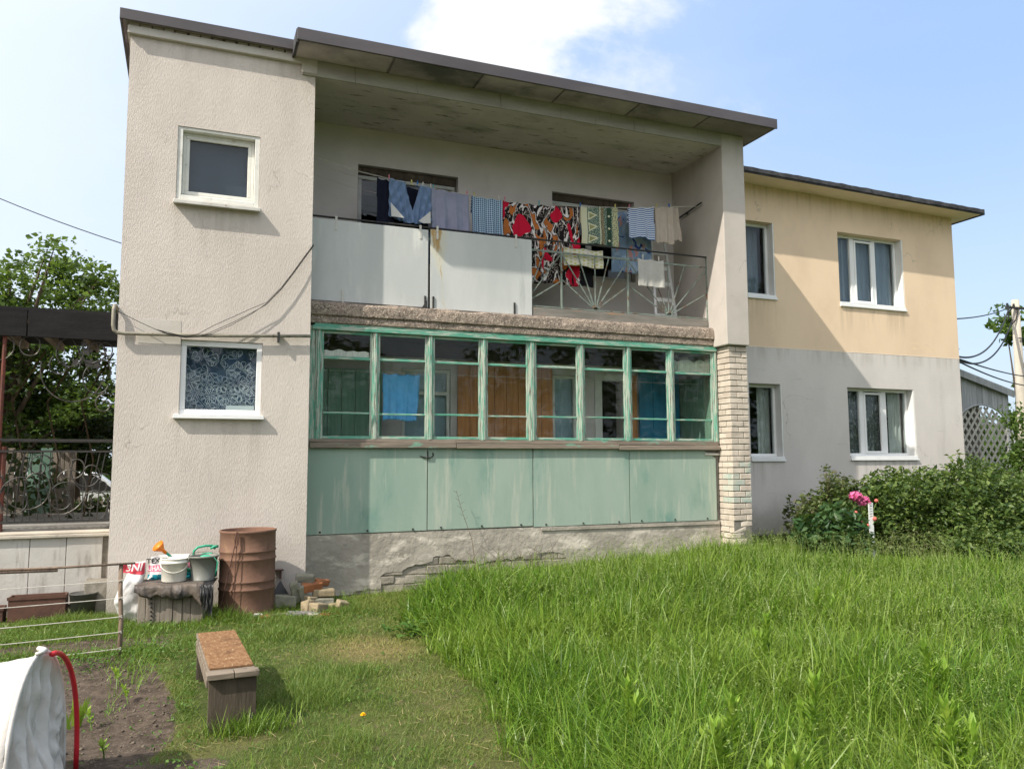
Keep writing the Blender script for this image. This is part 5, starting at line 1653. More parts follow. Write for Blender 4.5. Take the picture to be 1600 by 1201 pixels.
def strip_mesh(pts):
    b_ = MB()
    top_, bot_ = pts
    n = 14
    vs, fs = [], []
    for i in range(n + 1):
        s = i / n
        for (p, q) in (bot_, top_):
            pass
        for k in range(5):
            r_ = k / 4
            xb = bot_[0][0] + (bot_[1][0] - bot_[0][0]) * s
            zb_ = bot_[0][1] + (bot_[1][1] - bot_[0][1]) * s
            xt = top_[0][0] + (top_[1][0] - top_[0][0]) * s
            zt_ = top_[0][1] + (top_[1][1] - top_[0][1]) * s
            vs.append((xb + (xt - xb) * r_, 0, zb_ + (zt_ - zb_) * r_))
    for i in range(n):
        for k in range(4):
            fs.append((i * 5 + k, (i + 1) * 5 + k, (i + 1) * 5 + k + 1, i * 5 + k + 1))
    return b_.add(vs, fs).mesh('strip')


sz = H(-0.4, -0.4) - 0.01
tA, vA, _, _ = sack('paper_sack', 'white slumped sack with a slanted red print behind the wire fence post', -0.485, -0.52, sz, 0.235, 0.20, 0.645, 2.2, 0.01, 1.0)
on_sack(tA, vA, strip_mesh((((-0.10, 0.63), (0.115, 0.625)), ((-0.10, 0.53), (0.11, 0.505)))), 'print_band', m_print_red, 0.004)
on_sack(tA, vA, text_mesh('3NI', 0.105, -0.075, 0.542, 0.25, 0.06, 0.002), 'lettering', m_print_white, 0.007)
on_sack(tA, vA, strip_mesh((((0.08, 0.31), (0.17, 0.33)), ((0.085, 0.265), (0.17, 0.29)))), 'print_patch', m_print_red, 0.004)
tB, vB, _, _ = sack('paper_sack', 'white sack with a black and pink print standing behind the buckets', -0.09, -0.36, sz, 0.60, 0.17, 0.675, 5.1, 0.0, 0.3)
on_sack(tB, vB, strip_mesh((((-0.26, 0.575), (0.24, 0.60)), ((-0.26, 0.51), (0.24, 0.52)))), 'print_band', m_print_pink, 0.004)
on_sack(tB, vB, strip_mesh((((-0.26, 0.48), (0.24, 0.50)), ((-0.26, 0.42), (0.24, 0.42)))), 'print_band', m_print_teal, 0.004)
on_sack(tB, vB, text_mesh('TEX', 0.070, -0.275, 0.596, 0.0, 0.05, 0.002, 1.05), 'lettering', m_print_black, 0.007)
on_sack(tB, vB, text_mesh('UHAS', 0.072, -0.262, 0.520, 0.0, 0.03, 0.001, 0.8), 'lettering', m_print_white, 0.007)

# ------------------------------------------------------------------ heap of loose bricks
def loose_brick(label, m_, cxyz, size, rot, name='loose_brick', cat='brick'):
    sx, sy, s_z = size
    b_ = MB().box(-sx / 2, sx / 2, -sy / 2, sy / 2, -s_z / 2, s_z / 2, min(0.012, s_z * 0.12))
    o = b_.build(name, m_, None, bevel=min(0.014, s_z * 0.2))
    o.location = cxyz
    o.rotation_euler = [math.radians(a) for a in rot]
    return tag(o, label, cat, 'loose bricks and stones by the drum')


g0 = 0.0
loose_brick('rounded mossy grey brick on the very top of the heap', m_stone_g, (1.31, -0.33, 0.325), (0.21, 0.12, 0.085), (10, 6, -18))
loose_brick('orange red clay brick near the top of the heap', m_stone_r, (1.38, -0.40, 0.235), (0.23, 0.13, 0.085), (8, -4, 12))
loose_brick('second orange clay brick behind the first one in the heap', m_stone_r, (1.50, -0.26, 0.255), (0.20, 0.12, 0.08), (4, 10, 35))
loose_brick('long grey brick leaning steeply on the side of the heap', m_stone_g, (1.20, -0.42, 0.19), (0.10, 0.075, 0.24), (14, -20, 8))
loose_brick('second grey brick leaning beside the steep one', m_stone_g, (1.28, -0.43, 0.155), (0.09, 0.07, 0.21), (12, -22, 10))
loose_brick('yellowish brick under the clay bricks on the plinth side', m_stone_y, (1.52, -0.42, 0.165), (0.25, 0.125, 0.085), (2, 3, -6))
loose_brick('grey brick in the bottom course under the yellowish one', m_stone_g, (1.49, -0.45, 0.065), (0.26, 0.14, 0.09), (0, 2, 5))
loose_brick('half brick wedged low in the middle of the heap', m_stone_y, (1.36, -0.48, 0.10), (0.13, 0.12, 0.085), (0, 8, 30))
loose_brick('dark mossy block at the drum side of the heap', m_stone_g, (1.09, -0.42, 0.10), (0.24, 0.14, 0.13), (0, 3, -8))
loose_brick('grey block lying below the dark slate by the drum', m_stone_g, (1.06, -0.34, 0.03), (0.28, 0.16, 0.10), (0, 0, 4))
loose_brick('pale pinkish half brick lying at the foot of the heap', m_stone_y, (1.30, -0.66, 0.055), (0.085, 0.12, 0.13), (-18, 14, 25))
loose_brick('yellow brick lying flat in front of the heap', m_stone_y, (1.41, -0.74, 0.045), (0.17, 0.14, 0.105), (0, 4, 38))
loose_brick('single yellow brick lying apart at the right of the heap', m_stone_y, (1.69, -0.66, 0.045), (0.14, 0.12, 0.10), (6, 12, 15))
loose_brick('small brick end half sunk in the grass behind the single yellow brick', m_stone_y, (1.62, -0.55, 0.02), (0.11, 0.10, 0.07), (0, 0, 20))
loose_brick('flat orange brick piece lying in the grass in front of the drum', m_stone_r, (0.83, -0.93, 0.015), (0.12, 0.08, 0.05), (0, 4, 25))
loose_brick('bright white stone chip lying before the drum', mat('white chip', (0.72, 0.71, 0.68), (0.62, 0.61, 0.58), 12, r=0.9), (0.76, -0.86, 0.035), (0.09, 0.05, 0.04), (5, 8, 10), 'stone', 'stone')
loose_brick('pale broken tile at the front edge of the heap', m_coping, (1.33, -0.95, 0.012), (0.13, 0.07, 0.03), (0, 3, -8), 'tile_piece', 'tile')
loose_brick('long flat clay tile lying in front of the heap', m_stone_r, (1.47, -0.93, 0.006), (0.28, 0.14, 0.025), (0, 2, 12), 'tile_piece', 'tile')
loose_brick('flat grey slate lying under the yellow brick', m_slate, (1.24, -0.84, 0.018), (0.36, 0.16, 0.022), (2, 3, -14), 'slate', 'slate')
loose_brick('narrow timber scrap lying between the drum and the slate', m_oldwood_h, (1.04, -0.80, 0.015), (0.30, 0.05, 0.03), (0, 0, 14), 'timber_scrap', 'timber')
tri_ = MB().prism([(-0.10, 0.0), (0.11, 0.0), (0.02, 0.17)], -0.012, 0.012).build('slate', m_blackbag)
tri_.location = (1.03, -0.30, 0.14)
tri_.rotation_euler = (math.radians(-14), 0, math.radians(8))
tag(tri_, 'dark pointed slate piece standing against the tower wall by the drum', 'slate', 'loose bricks and stones by the drum')
sh_ = thing('wall_bracket', 'small rusty iron bracket fixed low on the tower wall', 'bracket', (1.03, 0.0, 0.40))
MB().box(-0.07, 0.07, -0.10, -0.002, -0.004, 0.004).build('bracket_plate', m_trough, sh_)
MB().box(0.03, 0.045, -0.09, -0.002, -0.10, -0.005).build('bracket_arm', m_trough, sh_)

# ------------------------------------------------------------------ bench
m_bench_h = mat('weathered bench board', (0.24, 0.20, 0.155), (0.16, 0.13, 0.10), 8, (0.4, 2, 2), 0.9, b=0.5, bs=24, bst=(0.3, 2, 2), c3=(0.10, 0.085, 0.065), s3=6, t3=(0.55, 0.68))
be = thing('bench', 'low plank bench topped with orange brown chipboard on the lawn', 'bench', (0.29, -3.86, H(0.29, -3.86)))
be.rotation_euler = (0, 0, math.radians(2.5))


def bpart(name, b_, m_, **k):
    return b_.build(name, m_, be, **k)


hb = 0.335
bpart('seat_board', MB().box(-0.15, 0.135, -0.60, 0.68, hb - 0.028, hb), m_bench_h, bevel=0.004)
bpart('chipboard_top', MB().box(-0.14, 0.128, -0.565, 0.62, hb + 0.001, hb + 0.014, .002), m_osb, bevel=0.003)
bpart('end_board', MB().box(-0.165, 0.0, -0.70, -0.603, hb - 0.03, hb + 0.004, .002), m_bench_h, bevel=0.004)
bpart('end_board', MB().box(0.004, 0.15, -0.70, -0.603, hb - 0.03, hb + 0.004, .002), m_bench_h, bevel=0.004)
bpart('apron_board', MB().box(-0.155, -0.137, -0.55, 0.55, hb - 0.11, hb - 0.03), m_bench_h, bevel=0.003)
bpart('leg', MB().box(-0.148, 0.138, -0.665, -0.635, -0.05, hb - 0.032), m_bench, bevel=0.003)
bpart('leg', MB().box(-0.148, 0.138, 0.55, 0.58, -0.05, hb - 0.032), m_bench, bevel=0.003)

# ------------------------------------------------------------------ string fence round the soil bed
sf = thing('string_fence', 'low fence of strings and one stake beside the soil bed', 'fence', (-0.49, -2.07, H(-0.49, -2.07)))
MB().tube([(0.0, 0, -0.1), (0.005, 0, 0.3), (-0.01, 0, 0.55), (-0.015, 0, 0.80)], [0.021, 0.020, 0.019, 0.017], 9).build('stake', m_post, sf, True)
MB().tube([(-2.6, 0.0, 0.81), (-1.3, -0.01, 0.795), (-0.55, -0.02, 0.79), (0.10, -0.022, 0.80)], [0.013, 0.013, 0.011, 0.009], 8).build('top_rail', m_post, sf, True)
MB().tube([(-2.6, 0.0, 0.79), (-1.3, -0.012, 0.775), (-0.5, -0.022, 0.768)], 0.012, 8).build('top_rail', m_post, sf, True)
for k, zc in enumerate((0.655, 0.505, 0.345, 0.215, 0.075)):
    MB().tube([Vector(p) for p in catenary((-0.01, -0.021, zc), (-2.7, -0.02, zc - 0.03 - 0.01 * k), 0.012, 14)], 0.0035, 5).build('string', m_string, sf)
    MB().tube([(0.012, -0.024, zc + .01), (-0.016, -0.022, zc + 0.005), (0.014, -0.024, zc - 0.006)], 0.004, 5).build('string_knot', m_string, sf)
MB().tube([(-2.6, 0, -0.1), (-2.6, 0, 0.82)], 0.02, 9).build('stake', m_post, sf, True)

# ------------------------------------------------------------------ row cover tunnel
rc = thing('row_cover', 'white fleece row cover pulled over red hoops by the soil bed', 'row cover', (-0.655, -5.20, H(-0.6, -5.2)), math.radians(-15))
RC_R, RC_H = 0.33, 0.70


def rcp(dx, th, r_=RC_R, h_=RC_H):
    """point on the arch: th = 0 at the near foot, pi at the far foot"""
    return Vector((dx, -math.cos(th) * r_, h_ * math.sin(th) ** 0.8))


nx, na = 50, 48
vs, fs = [], []
for i in range(nx + 1):
    dx = -2.2 * i / nx
    sag = 0.05 * abs(math.sin(math.pi * dx / 0.8))
    for k in range(na + 1):
        th = math.pi * k / na
        p = rcp(dx, th, RC_R - sag * .2, RC_H - sag)
        n1 = mnoise.noise(Vector((dx * 4, th * 3, 1))) * 0.014 - 0.022 * abs(mnoise.noise(Vector((dx * 7 + th, th * 3, 4)))) - 0.010 * abs(mnoise.noise(Vector((dx * 16, th * 6 + dx * 5, 8))))
        n1 += 0.012 * math.exp(dx * 6) * math.sin(11 * th + 5 * dx)
        vs.append(tuple(p + Vector((n1 * .3, n1, n1))))
W = na + 1
for i in range(nx):
    for k in range(na):
        fs.append((i * W + k, i * W + k + 1, (i + 1) * W + k + 1, (i + 1) * W + k))
cov = MB().add(vs, fs).build('fleece', m_fleece, rc, True)
cov.modifiers.new('cloth thickness', 'SOLIDIFY').thickness = 0.005
# the gathered end hangs from the last hoop in folds
vs, fs = [], []
NK, NJ = 110, 36
for j in range(NJ + 1):
    t_ = j / NJ
    for k in range(NK + 1):
        th = math.pi * (0.03 + 0.94 * k / NK)
        p = rcp(0.0, th)
        fold = 0.022 * math.sin(13 * th + 2.5 * t_ + 1.3 * math.sin(4 * th)) + 0.05 * (0.5 - abs(mnoise.noise(Vector((th * 4.2, t_ * 1.7, 2)))) * 1.6) + 0.03 * (0.4 - abs(mnoise.noise(Vector((th * 9 + t_ * 2, t_ * 4, 7)))) * 1.5) + 0.010 * mnoise.noise(Vector((th * 22, t_ * 12, 3)))
        top_ = 0.004
        xx = 0.002 + top_ - 0.05 * math.sin(math.pi * t_) + 0.05 * t_ * t_ * math.sin(th) + fold * 0.8 * min(1, t_ * 4)
        zz = p.z * (1 - t_) ** (1.0) + 0.02 * math.sin(7 * th) * t_ * (1 - t_)
        vs.append((xx, p.y * (1 - 0.10 * t_) + 0.012 * math.sin(17 * th) * t_, zz))
for j in range(NJ):
    for k in range(NK):
        q = j * (NK + 1) + k
        fs.append((q, q + NK + 1, q + NK + 2, q + 1))
e_ = MB().add(vs, fs).build('gathered_end', m_fleece, rc, True)
e_.modifiers.new('cloth thickness', 'SOLIDIFY').thickness = 0.004
MB().tube([rcp(0.0, math.pi * k / 30, RC_R + .006, RC_H + .006) for k in range(31)], 0.011, 8).build('seam', m_fleece, rc, True)
MB().tube([rcp(0.0, math.pi * (0.44 + 0.02 * k), RC_R + 0.02, RC_H + 0.022) + Vector((0.03 * math.sin(k), 0, 0.0)) for k in range(7)], [0.008, 0.010, 0.012, 0.013, 0.012, 0.010, 0.008], 10).build('knot', m_fleece, rc, True)
MB().tube([rcp(-0.25 + 0.30 * min(1.0, k / 15.0), math.pi * k / 30, RC_R - 0.03 + 0.075 * min(1.0, k / 17.0), RC_H - 0.05 + 0.045 * min(1.0, k / 15.0)) for k in range(15, 31)], 0.0135, 10).build('hoop', m_hoop, rc, True)

# ------------------------------------------------------------------ terrace beside the tower
te = thing('terrace_wall', 'low pale terrace wall with dark mossy joints left of the tower', 'wall', (-2.5, 0.3, 0))


def tp(name, b_, m_, **k):
    o = b_.build(name, m_, te, **k)
    o.matrix_parent_inverse = Matrix.Translation(-te.location)
    return o


xs = [-4.6, -3.75, -2.95, -2.18, -1.50, -1.185, -0.845]
xs = [-4.3, -3.7, -3.1, -2.5, -1.93, -1.57, -1.215, -0.85]
for i in range(len(xs) - 1):
    tp('wall_panel', MB().box(xs[i] + 0.004, xs[i + 1] - 0.004, 0.295 + random.uniform(-.004, .004), 0.33, 0.10, 0.835, .002), m_terrace, bevel=0.004)
tp('wall_core', MB().box(-4.4, -0.775, 0.312, 0.55, -0.2, 0.836), m_joint)
tp('coping', MB().box(-4.4, -0.775, 0.255, 0.60, 0.838, 0.872), m_coping, bevel=0.006)
tp('coping', MB().box(-4.4, -0.775, 0.285, 0.60, 0.874, 0.895), m_coping, bevel=0.006)
tp('terrace_slab', MB().box(-4.4, -0.775, 0.60, 3.6, 0.70, 0.93), m_floor)
tp('wall_stub', MB().box(-0.98, -0.79, 0.08, 0.29, -0.1, 0.36, .03), m_joint, bevel=0.012)

def trough(x0, x1, y0, y1, h_, label):
    t = thing('planter_trough', label, 'planter', ((x0 + x1) / 2, (y0 + y1) / 2, H((x0 + x1) / 2, y0)))
    a, b_ = (x1 - x0) / 2, (y1 - y0) / 2
    MB().box(-a, a, -b_, -b_ + .015, 0, h_, .003).build('side_board', m_trough, t, bevel=.003)
    MB().box(-a, a, b_ - .015, b_, 0, h_, .003).build('side_board', m_trough, t, bevel=.003)
    MB().box(-a, -a + .015, -b_ + .016, b_ - .016, 0, h_).build('end_board', m_trough, t)
    MB().box(a - .015, a, -b_ + .016, b_ - .016, 0, h_).build('end_board', m_trough, t)
    MB().box(-a - .008, a + .008, -b_ - .008, -b_ - .001, h_ - .03, h_ + .004).build('rim', m_trough, t)
    MB().box(-a + .016, a - .016, -b_ + .016, b_ - .016, h_ * .5, h_ - .03).build('soil_fill', m_joint, t)


trough(-1.70, -1.16, 0.0, 0.20, 0.255, 'long rust brown planter trough at the foot of the terrace wall')
trough(-2.35, -1.74, 0.0, 0.20, 0.15, 'second low brown trough at the edge of the picture')
bk = thing('grey_pail', 'dark grey pail beside the brown trough at the terrace wall', 'pail', (-1.0, 0.06, H(-1.0, 0.06)))
MB().lathe([(0.0, 0.0), (0.112, 0.0), (0.135, 0.25), (0.141, 0.252), (0.141, 0.262), (0.13, 0.262), (0.106, 0.012), (0.0, 0.01)], 32).build('pail_body', mat('dark grey pail plastic', (0.12, 0.118, 0.108), (0.09, 0.088, 0.08), 6, r=0.6), bk, True)
MB().tube([(0.138 * math.cos(a), -0.06 * math.sin(a), 0.25 - 0.06 * math.sin(a)) for a in np.linspace(0, math.pi, 13)], 0.003, 5).build('handle', m_rail_dark, bk)

# porch: canopy on an iron post, with a railing and a scroll trellis
pc = thing('porch_canopy', 'dark sheet canopy on a red iron post over the terrace', 'canopy', (-2.0, 0.62, 0.90))


def pp(name, b_, m_, par=None, **k):
    o = b_.build(name, m_, par or pc, **k)
    if par is None:
        o.matrix_parent_inverse = Matrix.Translation(-pc.location)
    return o


pp('canopy_sheet', MB().box(-4.6, -0.80, 0.50, 3.4, 3.40, 3.44), m_canopy)
for k in range(4):
    xa = -4.6 + k * 0.955
    pp('fascia_board', MB().box(xa, xa + 0.945, 0.50 + random.uniform(-.004, .004), 0.525, 3.10, 3.425, .003), m_canopy, bevel=0.004)
for k in range(9):
    pp('rafter', MB().box(-4.5 + k * 0.45, -4.42 + k * 0.45, 0.53, 3.3, 3.30, 3.395), m_oldwood_h)
pp('post', MB().tube([(-1.965, 0.56, 0.90), (-1.965, 0.56, 3.35)], 0.022, 8), m_redpost)
pp('post', MB().tube([(-1.92, 0.58, 0.90), (-1.92, 0.58, 1.85)], 0.03, 8), m_redpost)

ir = thing('iron_railing', 'black wrought iron railing with scrolls on the terrace wall', 'railing', (-1.4, 0.55, 0.90))


def ip(name, b_, m_, o_=None, **k):
    o_ = o_ or ir
    o = b_.build(name, m_, o_, **k)
    o.matrix_parent_inverse = Matrix.Translation(-o_.location)
    return o


for zc in (1.925, 1.795, 1.0):
    ip('rail', MB().box(-4.3, -0.79, 0.54, 0.565, zc - 0.011, zc + 0.011), m_iron)
ip('rail', MB().box(-4.3, -0.79, 0.62, 0.64, 1.90, 1.915), m_iron)
ip('rail_post', MB().box(-0.815, -0.79, 0.54, 0.565, 0.9, 1.93), m_iron)


def spiral(cx, cz, r0, r1, a0, turns, y=0.55, n=26):
    return [(cx + (r0 + (r1 - r0) * i / n) * math.cos(a0 + turns * 2 * math.pi * i / n), y + 0.004 * math.sin(i), cz + (r0 + (r1 - r0) * i / n) * 1.1 * math.sin(a0 + turns * 2 * math.pi * i / n)) for i in range(n + 1)]


for args, worn in ((( -1.62, 1.42, 0.30, 0.05, 3.6, 0.9), True), ((-1.30, 1.42, 0.34, 0.06, 4.2, 0.8), True), ((-1.05, 1.55, 0.20, 0.04, 2.4, 1.1), False), ((-1.30, 1.25, 0.20, 0.05, 0.4, 1.1), False), ((-1.0, 1.2, 0.19, 0.04, 5.2, 1.0), False),
                   ((-1.75, 1.25, 0.24, 0.05, 1.2, 1.0), False), ((-1.55, 1.62, 0.14, 0.03, 0.3, 1.2), False), ((-1.20, 1.62, 0.15, 0.03, 3.2, 1.2), True), ((-0.92, 1.40, 0.13, 0.03, 1.0, 1.2), False), ((-2.0, 1.45, 0.22, 0.04, 2.0, 1.1), False), ((-2.4, 1.4, 0.3, 0.05, 2.0, 1.1), False)):
    ip('scroll', MB().tube(spiral(*args), 0.0075, 6), m_iron_worn if worn else m_iron)
for k in range(16):
    cx = -2.0 + k * 0.075
    s = random.uniform(-0.18, 0.18)
    ip('rod', MB().tube([(cx, 0.552, 1.0), (cx + s * .4, 0.55, 1.3), (cx + s, 0.552, 1.55), (cx + s * 1.2 + .03, 0.552, 1.79)], 0.006, 5), m_iron)

it = thing('iron_trellis', 'black wrought iron scroll trellis hanging under the canopy edge', 'trellis', (-1.4, 0.55, 3.1))
for args, worn in (((-1.71, 3.00, 0.11, 0.10, 0.5, 1.0), True), ((-1.24, 2.73, 0.36, 0.30, 2.9, 0.52), True), ((-1.62, 3.22, 0.07, 0.02, 4.0, 1.0), True), ((-1.42, 3.19, 0.075, 0.02, 4.3, 0.9), True), ((-1.28, 2.92, 0.20, 0.10, 1.5, 0.7), False),
                   ((-1.05, 2.98, 0.17, 0.05, 3.1, 1.1), False), ((-0.98, 2.62, 0.24, 0.10, 0.8, 0.8), False), ((-1.40, 2.78, 0.12, 0.03, 2.2, 1.0), False), ((-0.95, 3.0, 0.10, 0.03, 5.2, 1.1), False), ((-2.0, 3.02, 0.2, 0.1, 4.0, 0.5), True), ((-0.92, 2.35, 0.12, 0.03, 1.0, 1.2), True)):
    ip('scroll', MB().tube(spiral(*args), 0.0075, 6), m_iron_worn if worn else m_iron, it)
for (a, b_) in (((-1.30, 3.12), (-1.10, 2.72)), ((-1.02, 3.12), (-0.86, 2.70)), ((-1.18, 3.12), (-1.20, 2.78)), ((-2.0, 3.24), (-0.85, 3.33))):
    ip('rod', MB().tube([(a[0], 0.548, a[1]), ((a[0] + b_[0]) / 2 + .03, 0.55, (a[1] + b_[1]) / 2), (b_[0], 0.552, b_[1])], 0.007, 5), m_iron, it)
for (cx, cz, r_) in ((-1.13, 2.97, 0.05), (-1.09, 2.83, 0.045), (-1.02, 2.80, 0.04), (-1.24, 2.83, 0.04), (-1.16, 3.05, 0.03)):
    pts = [(cx + r_ * (1 + 0.35 * math.cos(5 * a)) * math.cos(a), cz + r_ * (1 + 0.35 * math.cos(5 * a)) * math.sin(a)) for a in np.linspace(0, 2 * math.pi, 21)[:-1]]
    ip('iron_leaf', MB().prism(pts, 0.545, 0.552), m_iron, it)

# things glimpsed behind the railing
bf = thing('board_fence', 'weathered board fence with one pale green board behind the railing', 'fence', (-2.2, 4.2, 0.0))
for k in range(14):
    xa = -3.9 + k * 0.165
    m_ = m_paint_green if k in (10, 11) else m_oldwood
    o = MB().box(xa, xa + 0.155, 4.2 + random.uniform(-.01, .01), 4.225, 0.0, 1.85 + random.uniform(-.05, .05), .003).build('fence_board', m_, bf)
    o.matrix_parent_inverse = Matrix.Translation(-bf.location)
pf = thing('picket_fence', 'low grey picket fence in the shade behind the terrace', 'fence', (-1.3, 5.4, 0.0))
for k in range(15):
    xa = -1.95 + k * 0.085
    o = MB().prism([(xa, 0.2), (xa + 0.055, 0.2), (xa + 0.055, 1.05), (xa + 0.027, 1.10), (xa, 1.05)], 5.4, 5.42).build('picket', m_oldwood, pf)
    o.matrix_parent_inverse = Matrix.Translation(-pf.location)
for zc in (0.5, 0.95):
    o = MB().box(-2.0, -0.7, 5.425, 5.45, zc, zc + .06).build('fence_rail', m_oldwood_h, pf)
    o.matrix_parent_inverse = Matrix.Translation(-pf.location)
wcar = thing('parked_car', 'white car glimpsed behind the scroll railing', 'car', (-2.6, 12.0, 0.0), math.radians(4))
body_ = [(-2.1, 0.35), (2.1, 0.35), (2.15, 0.75), (2.0, 0.92), (1.15, 1.0), (0.6, 1.45), (-1.2, 1.48), (-1.85, 1.05), (-2.15, 0.95), (-2.18, 0.55)]
MB().prism(body_, -0.8, 0.8).build('car_body', m_carwhite, wcar, bevel=0.08)
MB().prism([(-1.65, 1.05), (1.0, 1.02), (0.55, 1.39), (-1.15, 1.41)], -0.815, -0.80).build('car_window', m_blackbag, wcar)
for wx in (-1.35, 1.35):
    w_ = MB().tube([(wx, -0.83, 0.33), (wx, -0.62, 0.33)], 0.32, 20).build('wheel', m_black_rubber, wcar)
    MB().tube([(wx, -0.845, 0.33), (wx, -0.832, 0.33)], 0.2, 16).build('rim', m_alu, w_)
# ------------------------------------------------------------------ shed and pole on the right
sd_ = thing('garden_shed', 'silvery board shed with an arched lattice panel beside the wing', 'shed', (15.6, 2.6, 0.0))


def sp(name, b_, m_, **k):
    o = b_.build(name, m_, sd_, **k)
    o.matrix_parent_inverse = Matrix.Translation(-sd_.location)
    return o


YS = 2.4
ztop = lambda xx: 3.62 - 0.255 * (xx - 15.0)
AC, AR, AZ = 16.05, 0.98, 1.95           # arch centre, radius, springing height
n = 15
for i in range(n):
    xa = 14.55 + i * 0.155
    xb = xa + 0.149
    xm = (xa + xb) / 2
    def zlow(xx):
        d = AR ** 2 - (xx - AC) ** 2
        return AZ + math.sqrt(d) * 0.92 if d > 0 else 0.1
    if abs(xm - AC) < AR:
        poly = [(xa, zlow(xa)), (xb, zlow(xb)), (xb, ztop(xb)), (xa, ztop(xa))]
    else:
        poly = [(xa, 0.1), (xb, 0.1), (xb, ztop(xb)), (xa, ztop(xa))]
    sp('shed_board', MB().prism(poly, YS + random.uniform(-.005, .005), YS + 0.022), m_shed, bevel=0.003)
arcp = [(AC + AR * math.cos(a), YS - 0.012, AZ + AR * 0.92 * math.sin(a)) for a in np.linspace(0.0, math.pi, 25)]
sp('arch_trim', MB().tube(arcp, 0.02, 6), m_shed)
for fam, dy in ((1, 0.03), (-1, 0.045)):
    for k in range(-9, 22):
        c0 = AC + (k - 5) * 0.19
        segs = []
        for q in range(61):
            s = -2.2 + 4.4 * q / 60
            xx, zz = c0 + s * 0.62, 1.55 + fam * s * 0.78
            ok = abs(xx - AC) < AR - .01 and 0.3 < zz < AZ + 0.92 * math.sqrt(max(0, AR ** 2 - (xx - AC) ** 2))
            if ok:
                segs.append((xx, YS + dy, zz))
        if len(segs) > 2:
            sp('lattice_slat', MB().bar(segs[0], segs[-1], 0.055, 0.008), m_lattice)
rfb = MB()
for (y0, y1, dz) in ((YS - 0.10, YS + 2.2, 0.02),):
    v = [(14.4, y0, ztop(14.4) + dz), (17.0, y0, ztop(17.0) + dz), (17.0, y1, ztop(17.0) + dz), (14.4, y1, ztop(14.4) + dz)]
    v += [(a, b_, c + 0.05) for a, b_, c in v]
    rfb.add(v, [(3, 2, 1, 0), (4, 5, 6, 7), (0, 1, 5, 4), (1, 2, 6, 5), (2, 3, 7, 6), (3, 0, 4, 7)])
sp('roof', rfb, m_shed)
sp('barge_board', MB().bar((14.4, YS - 0.09, ztop(14.4) - 0.03), (17.0, YS - 0.09, ztop(17.0) - 0.03), 0.10, 0.02), m_shed)
sp('shed_wall', MB().box(14.5, 16.9, YS + 0.7, YS + 0.8, 0.0, 3.0), m_oldwood)
sp('corner_post', MB().box(16.86, 16.95, YS + 0.025, YS + 0.1, 0.0, ztop(16.95)), m_shed)

pl = thing('utility_pole', 'pale concrete utility pole carrying wires beyond the shed', 'utility pole', (25.15, 8.0, 0.0))
MB().tube([(0, 0, -0.5), (0, 0, 3.0), (0.02, 0, 6.9)], [0.17, 0.155, 0.12], 10).build('pole', m_pole, pl, True)
MB().box(-0.55, 0.9, -0.14, -0.06, 6.58, 6.64).build('cross_arm', m_rail_dark, pl)
for xx in (-0.5, -0.2, 0.4, 0.85):
    MB().lathe([(0, 0), (0.03, 0.0), (0.045, 0.03), (0.03, 0.06), (0.04, 0.09), (0.0, 0.11)], 10, (xx, -0.1, 6.64)).build('insulator', m_black_rubber, pl)
MB().tube([(-0.14, -0.16, 5.6), (0.14, -0.16, 5.6)], 0.02, 6).build('pole_band', m_rail_dark, pl)
MB().tube([(-0.25, -0.1, 6.62), (-0.45, -0.1, 6.45), (-0.5, -0.1, 6.2), (-0.35, -0.1, 6.05), (-0.15, -0.1, 6.2), (-0.05, -0.14, 6.55)], 0.022, 6).build('cable_coil', m_cable, pl)


def wire(label, a, b_, sag, r_=0.022):
    o = MB().tube(catenary(a, b_, sag, 26), r_, 5).build('power_line', m_cable)
    return tag(o, label, 'power line', 'wires between the pole and the house')


corner = (14.18, 1.5, 3.75)
wire('upper wire running straight from the pole to above the wing corner', (24.8, 7.9, 6.62), (14.18, 1.9, 4.55), 0.12, 0.016)
wire('thick sagging cable from the pole head to the wing corner, upper one', (24.7, 7.9, 6.55), corner, 0.55)
wire('lower slack cable from the pole coil to the wing corner', (24.85, 7.9, 6.2), (14.18, 1.52, 3.72), 0.62)
wire('taut wire from the wing corner to the lower pole, upper one', (14.18, 1.48, 3.70), (25.1, 7.8, 4.35), 0.05, 0.018)
wire('taut wire from the wing corner to the lower pole, lower one', (14.18, 1.48, 3.66), (25.1, 7.8, 4.05), 0.08, 0.018)
for k, (z0, z1) in enumerate(((7.6, 8.2), (7.0, 7.6), (6.4, 7.2))):
    wire('faint distant wire in the sky behind the pole, number ' + 'one two three'.split()[k] + ' from the top', (14.0, 24.0, z0), (50.0, 30.0, z1 + 1.2), 0.4, 0.016)
bx_ = MB().box(14.171, 14.20, 1.42, 1.55, 3.35, 3.45).build('wall_insulator', m_tin)
tag(bx_, 'small bracket on the wing corner where the wires end', 'bracket')


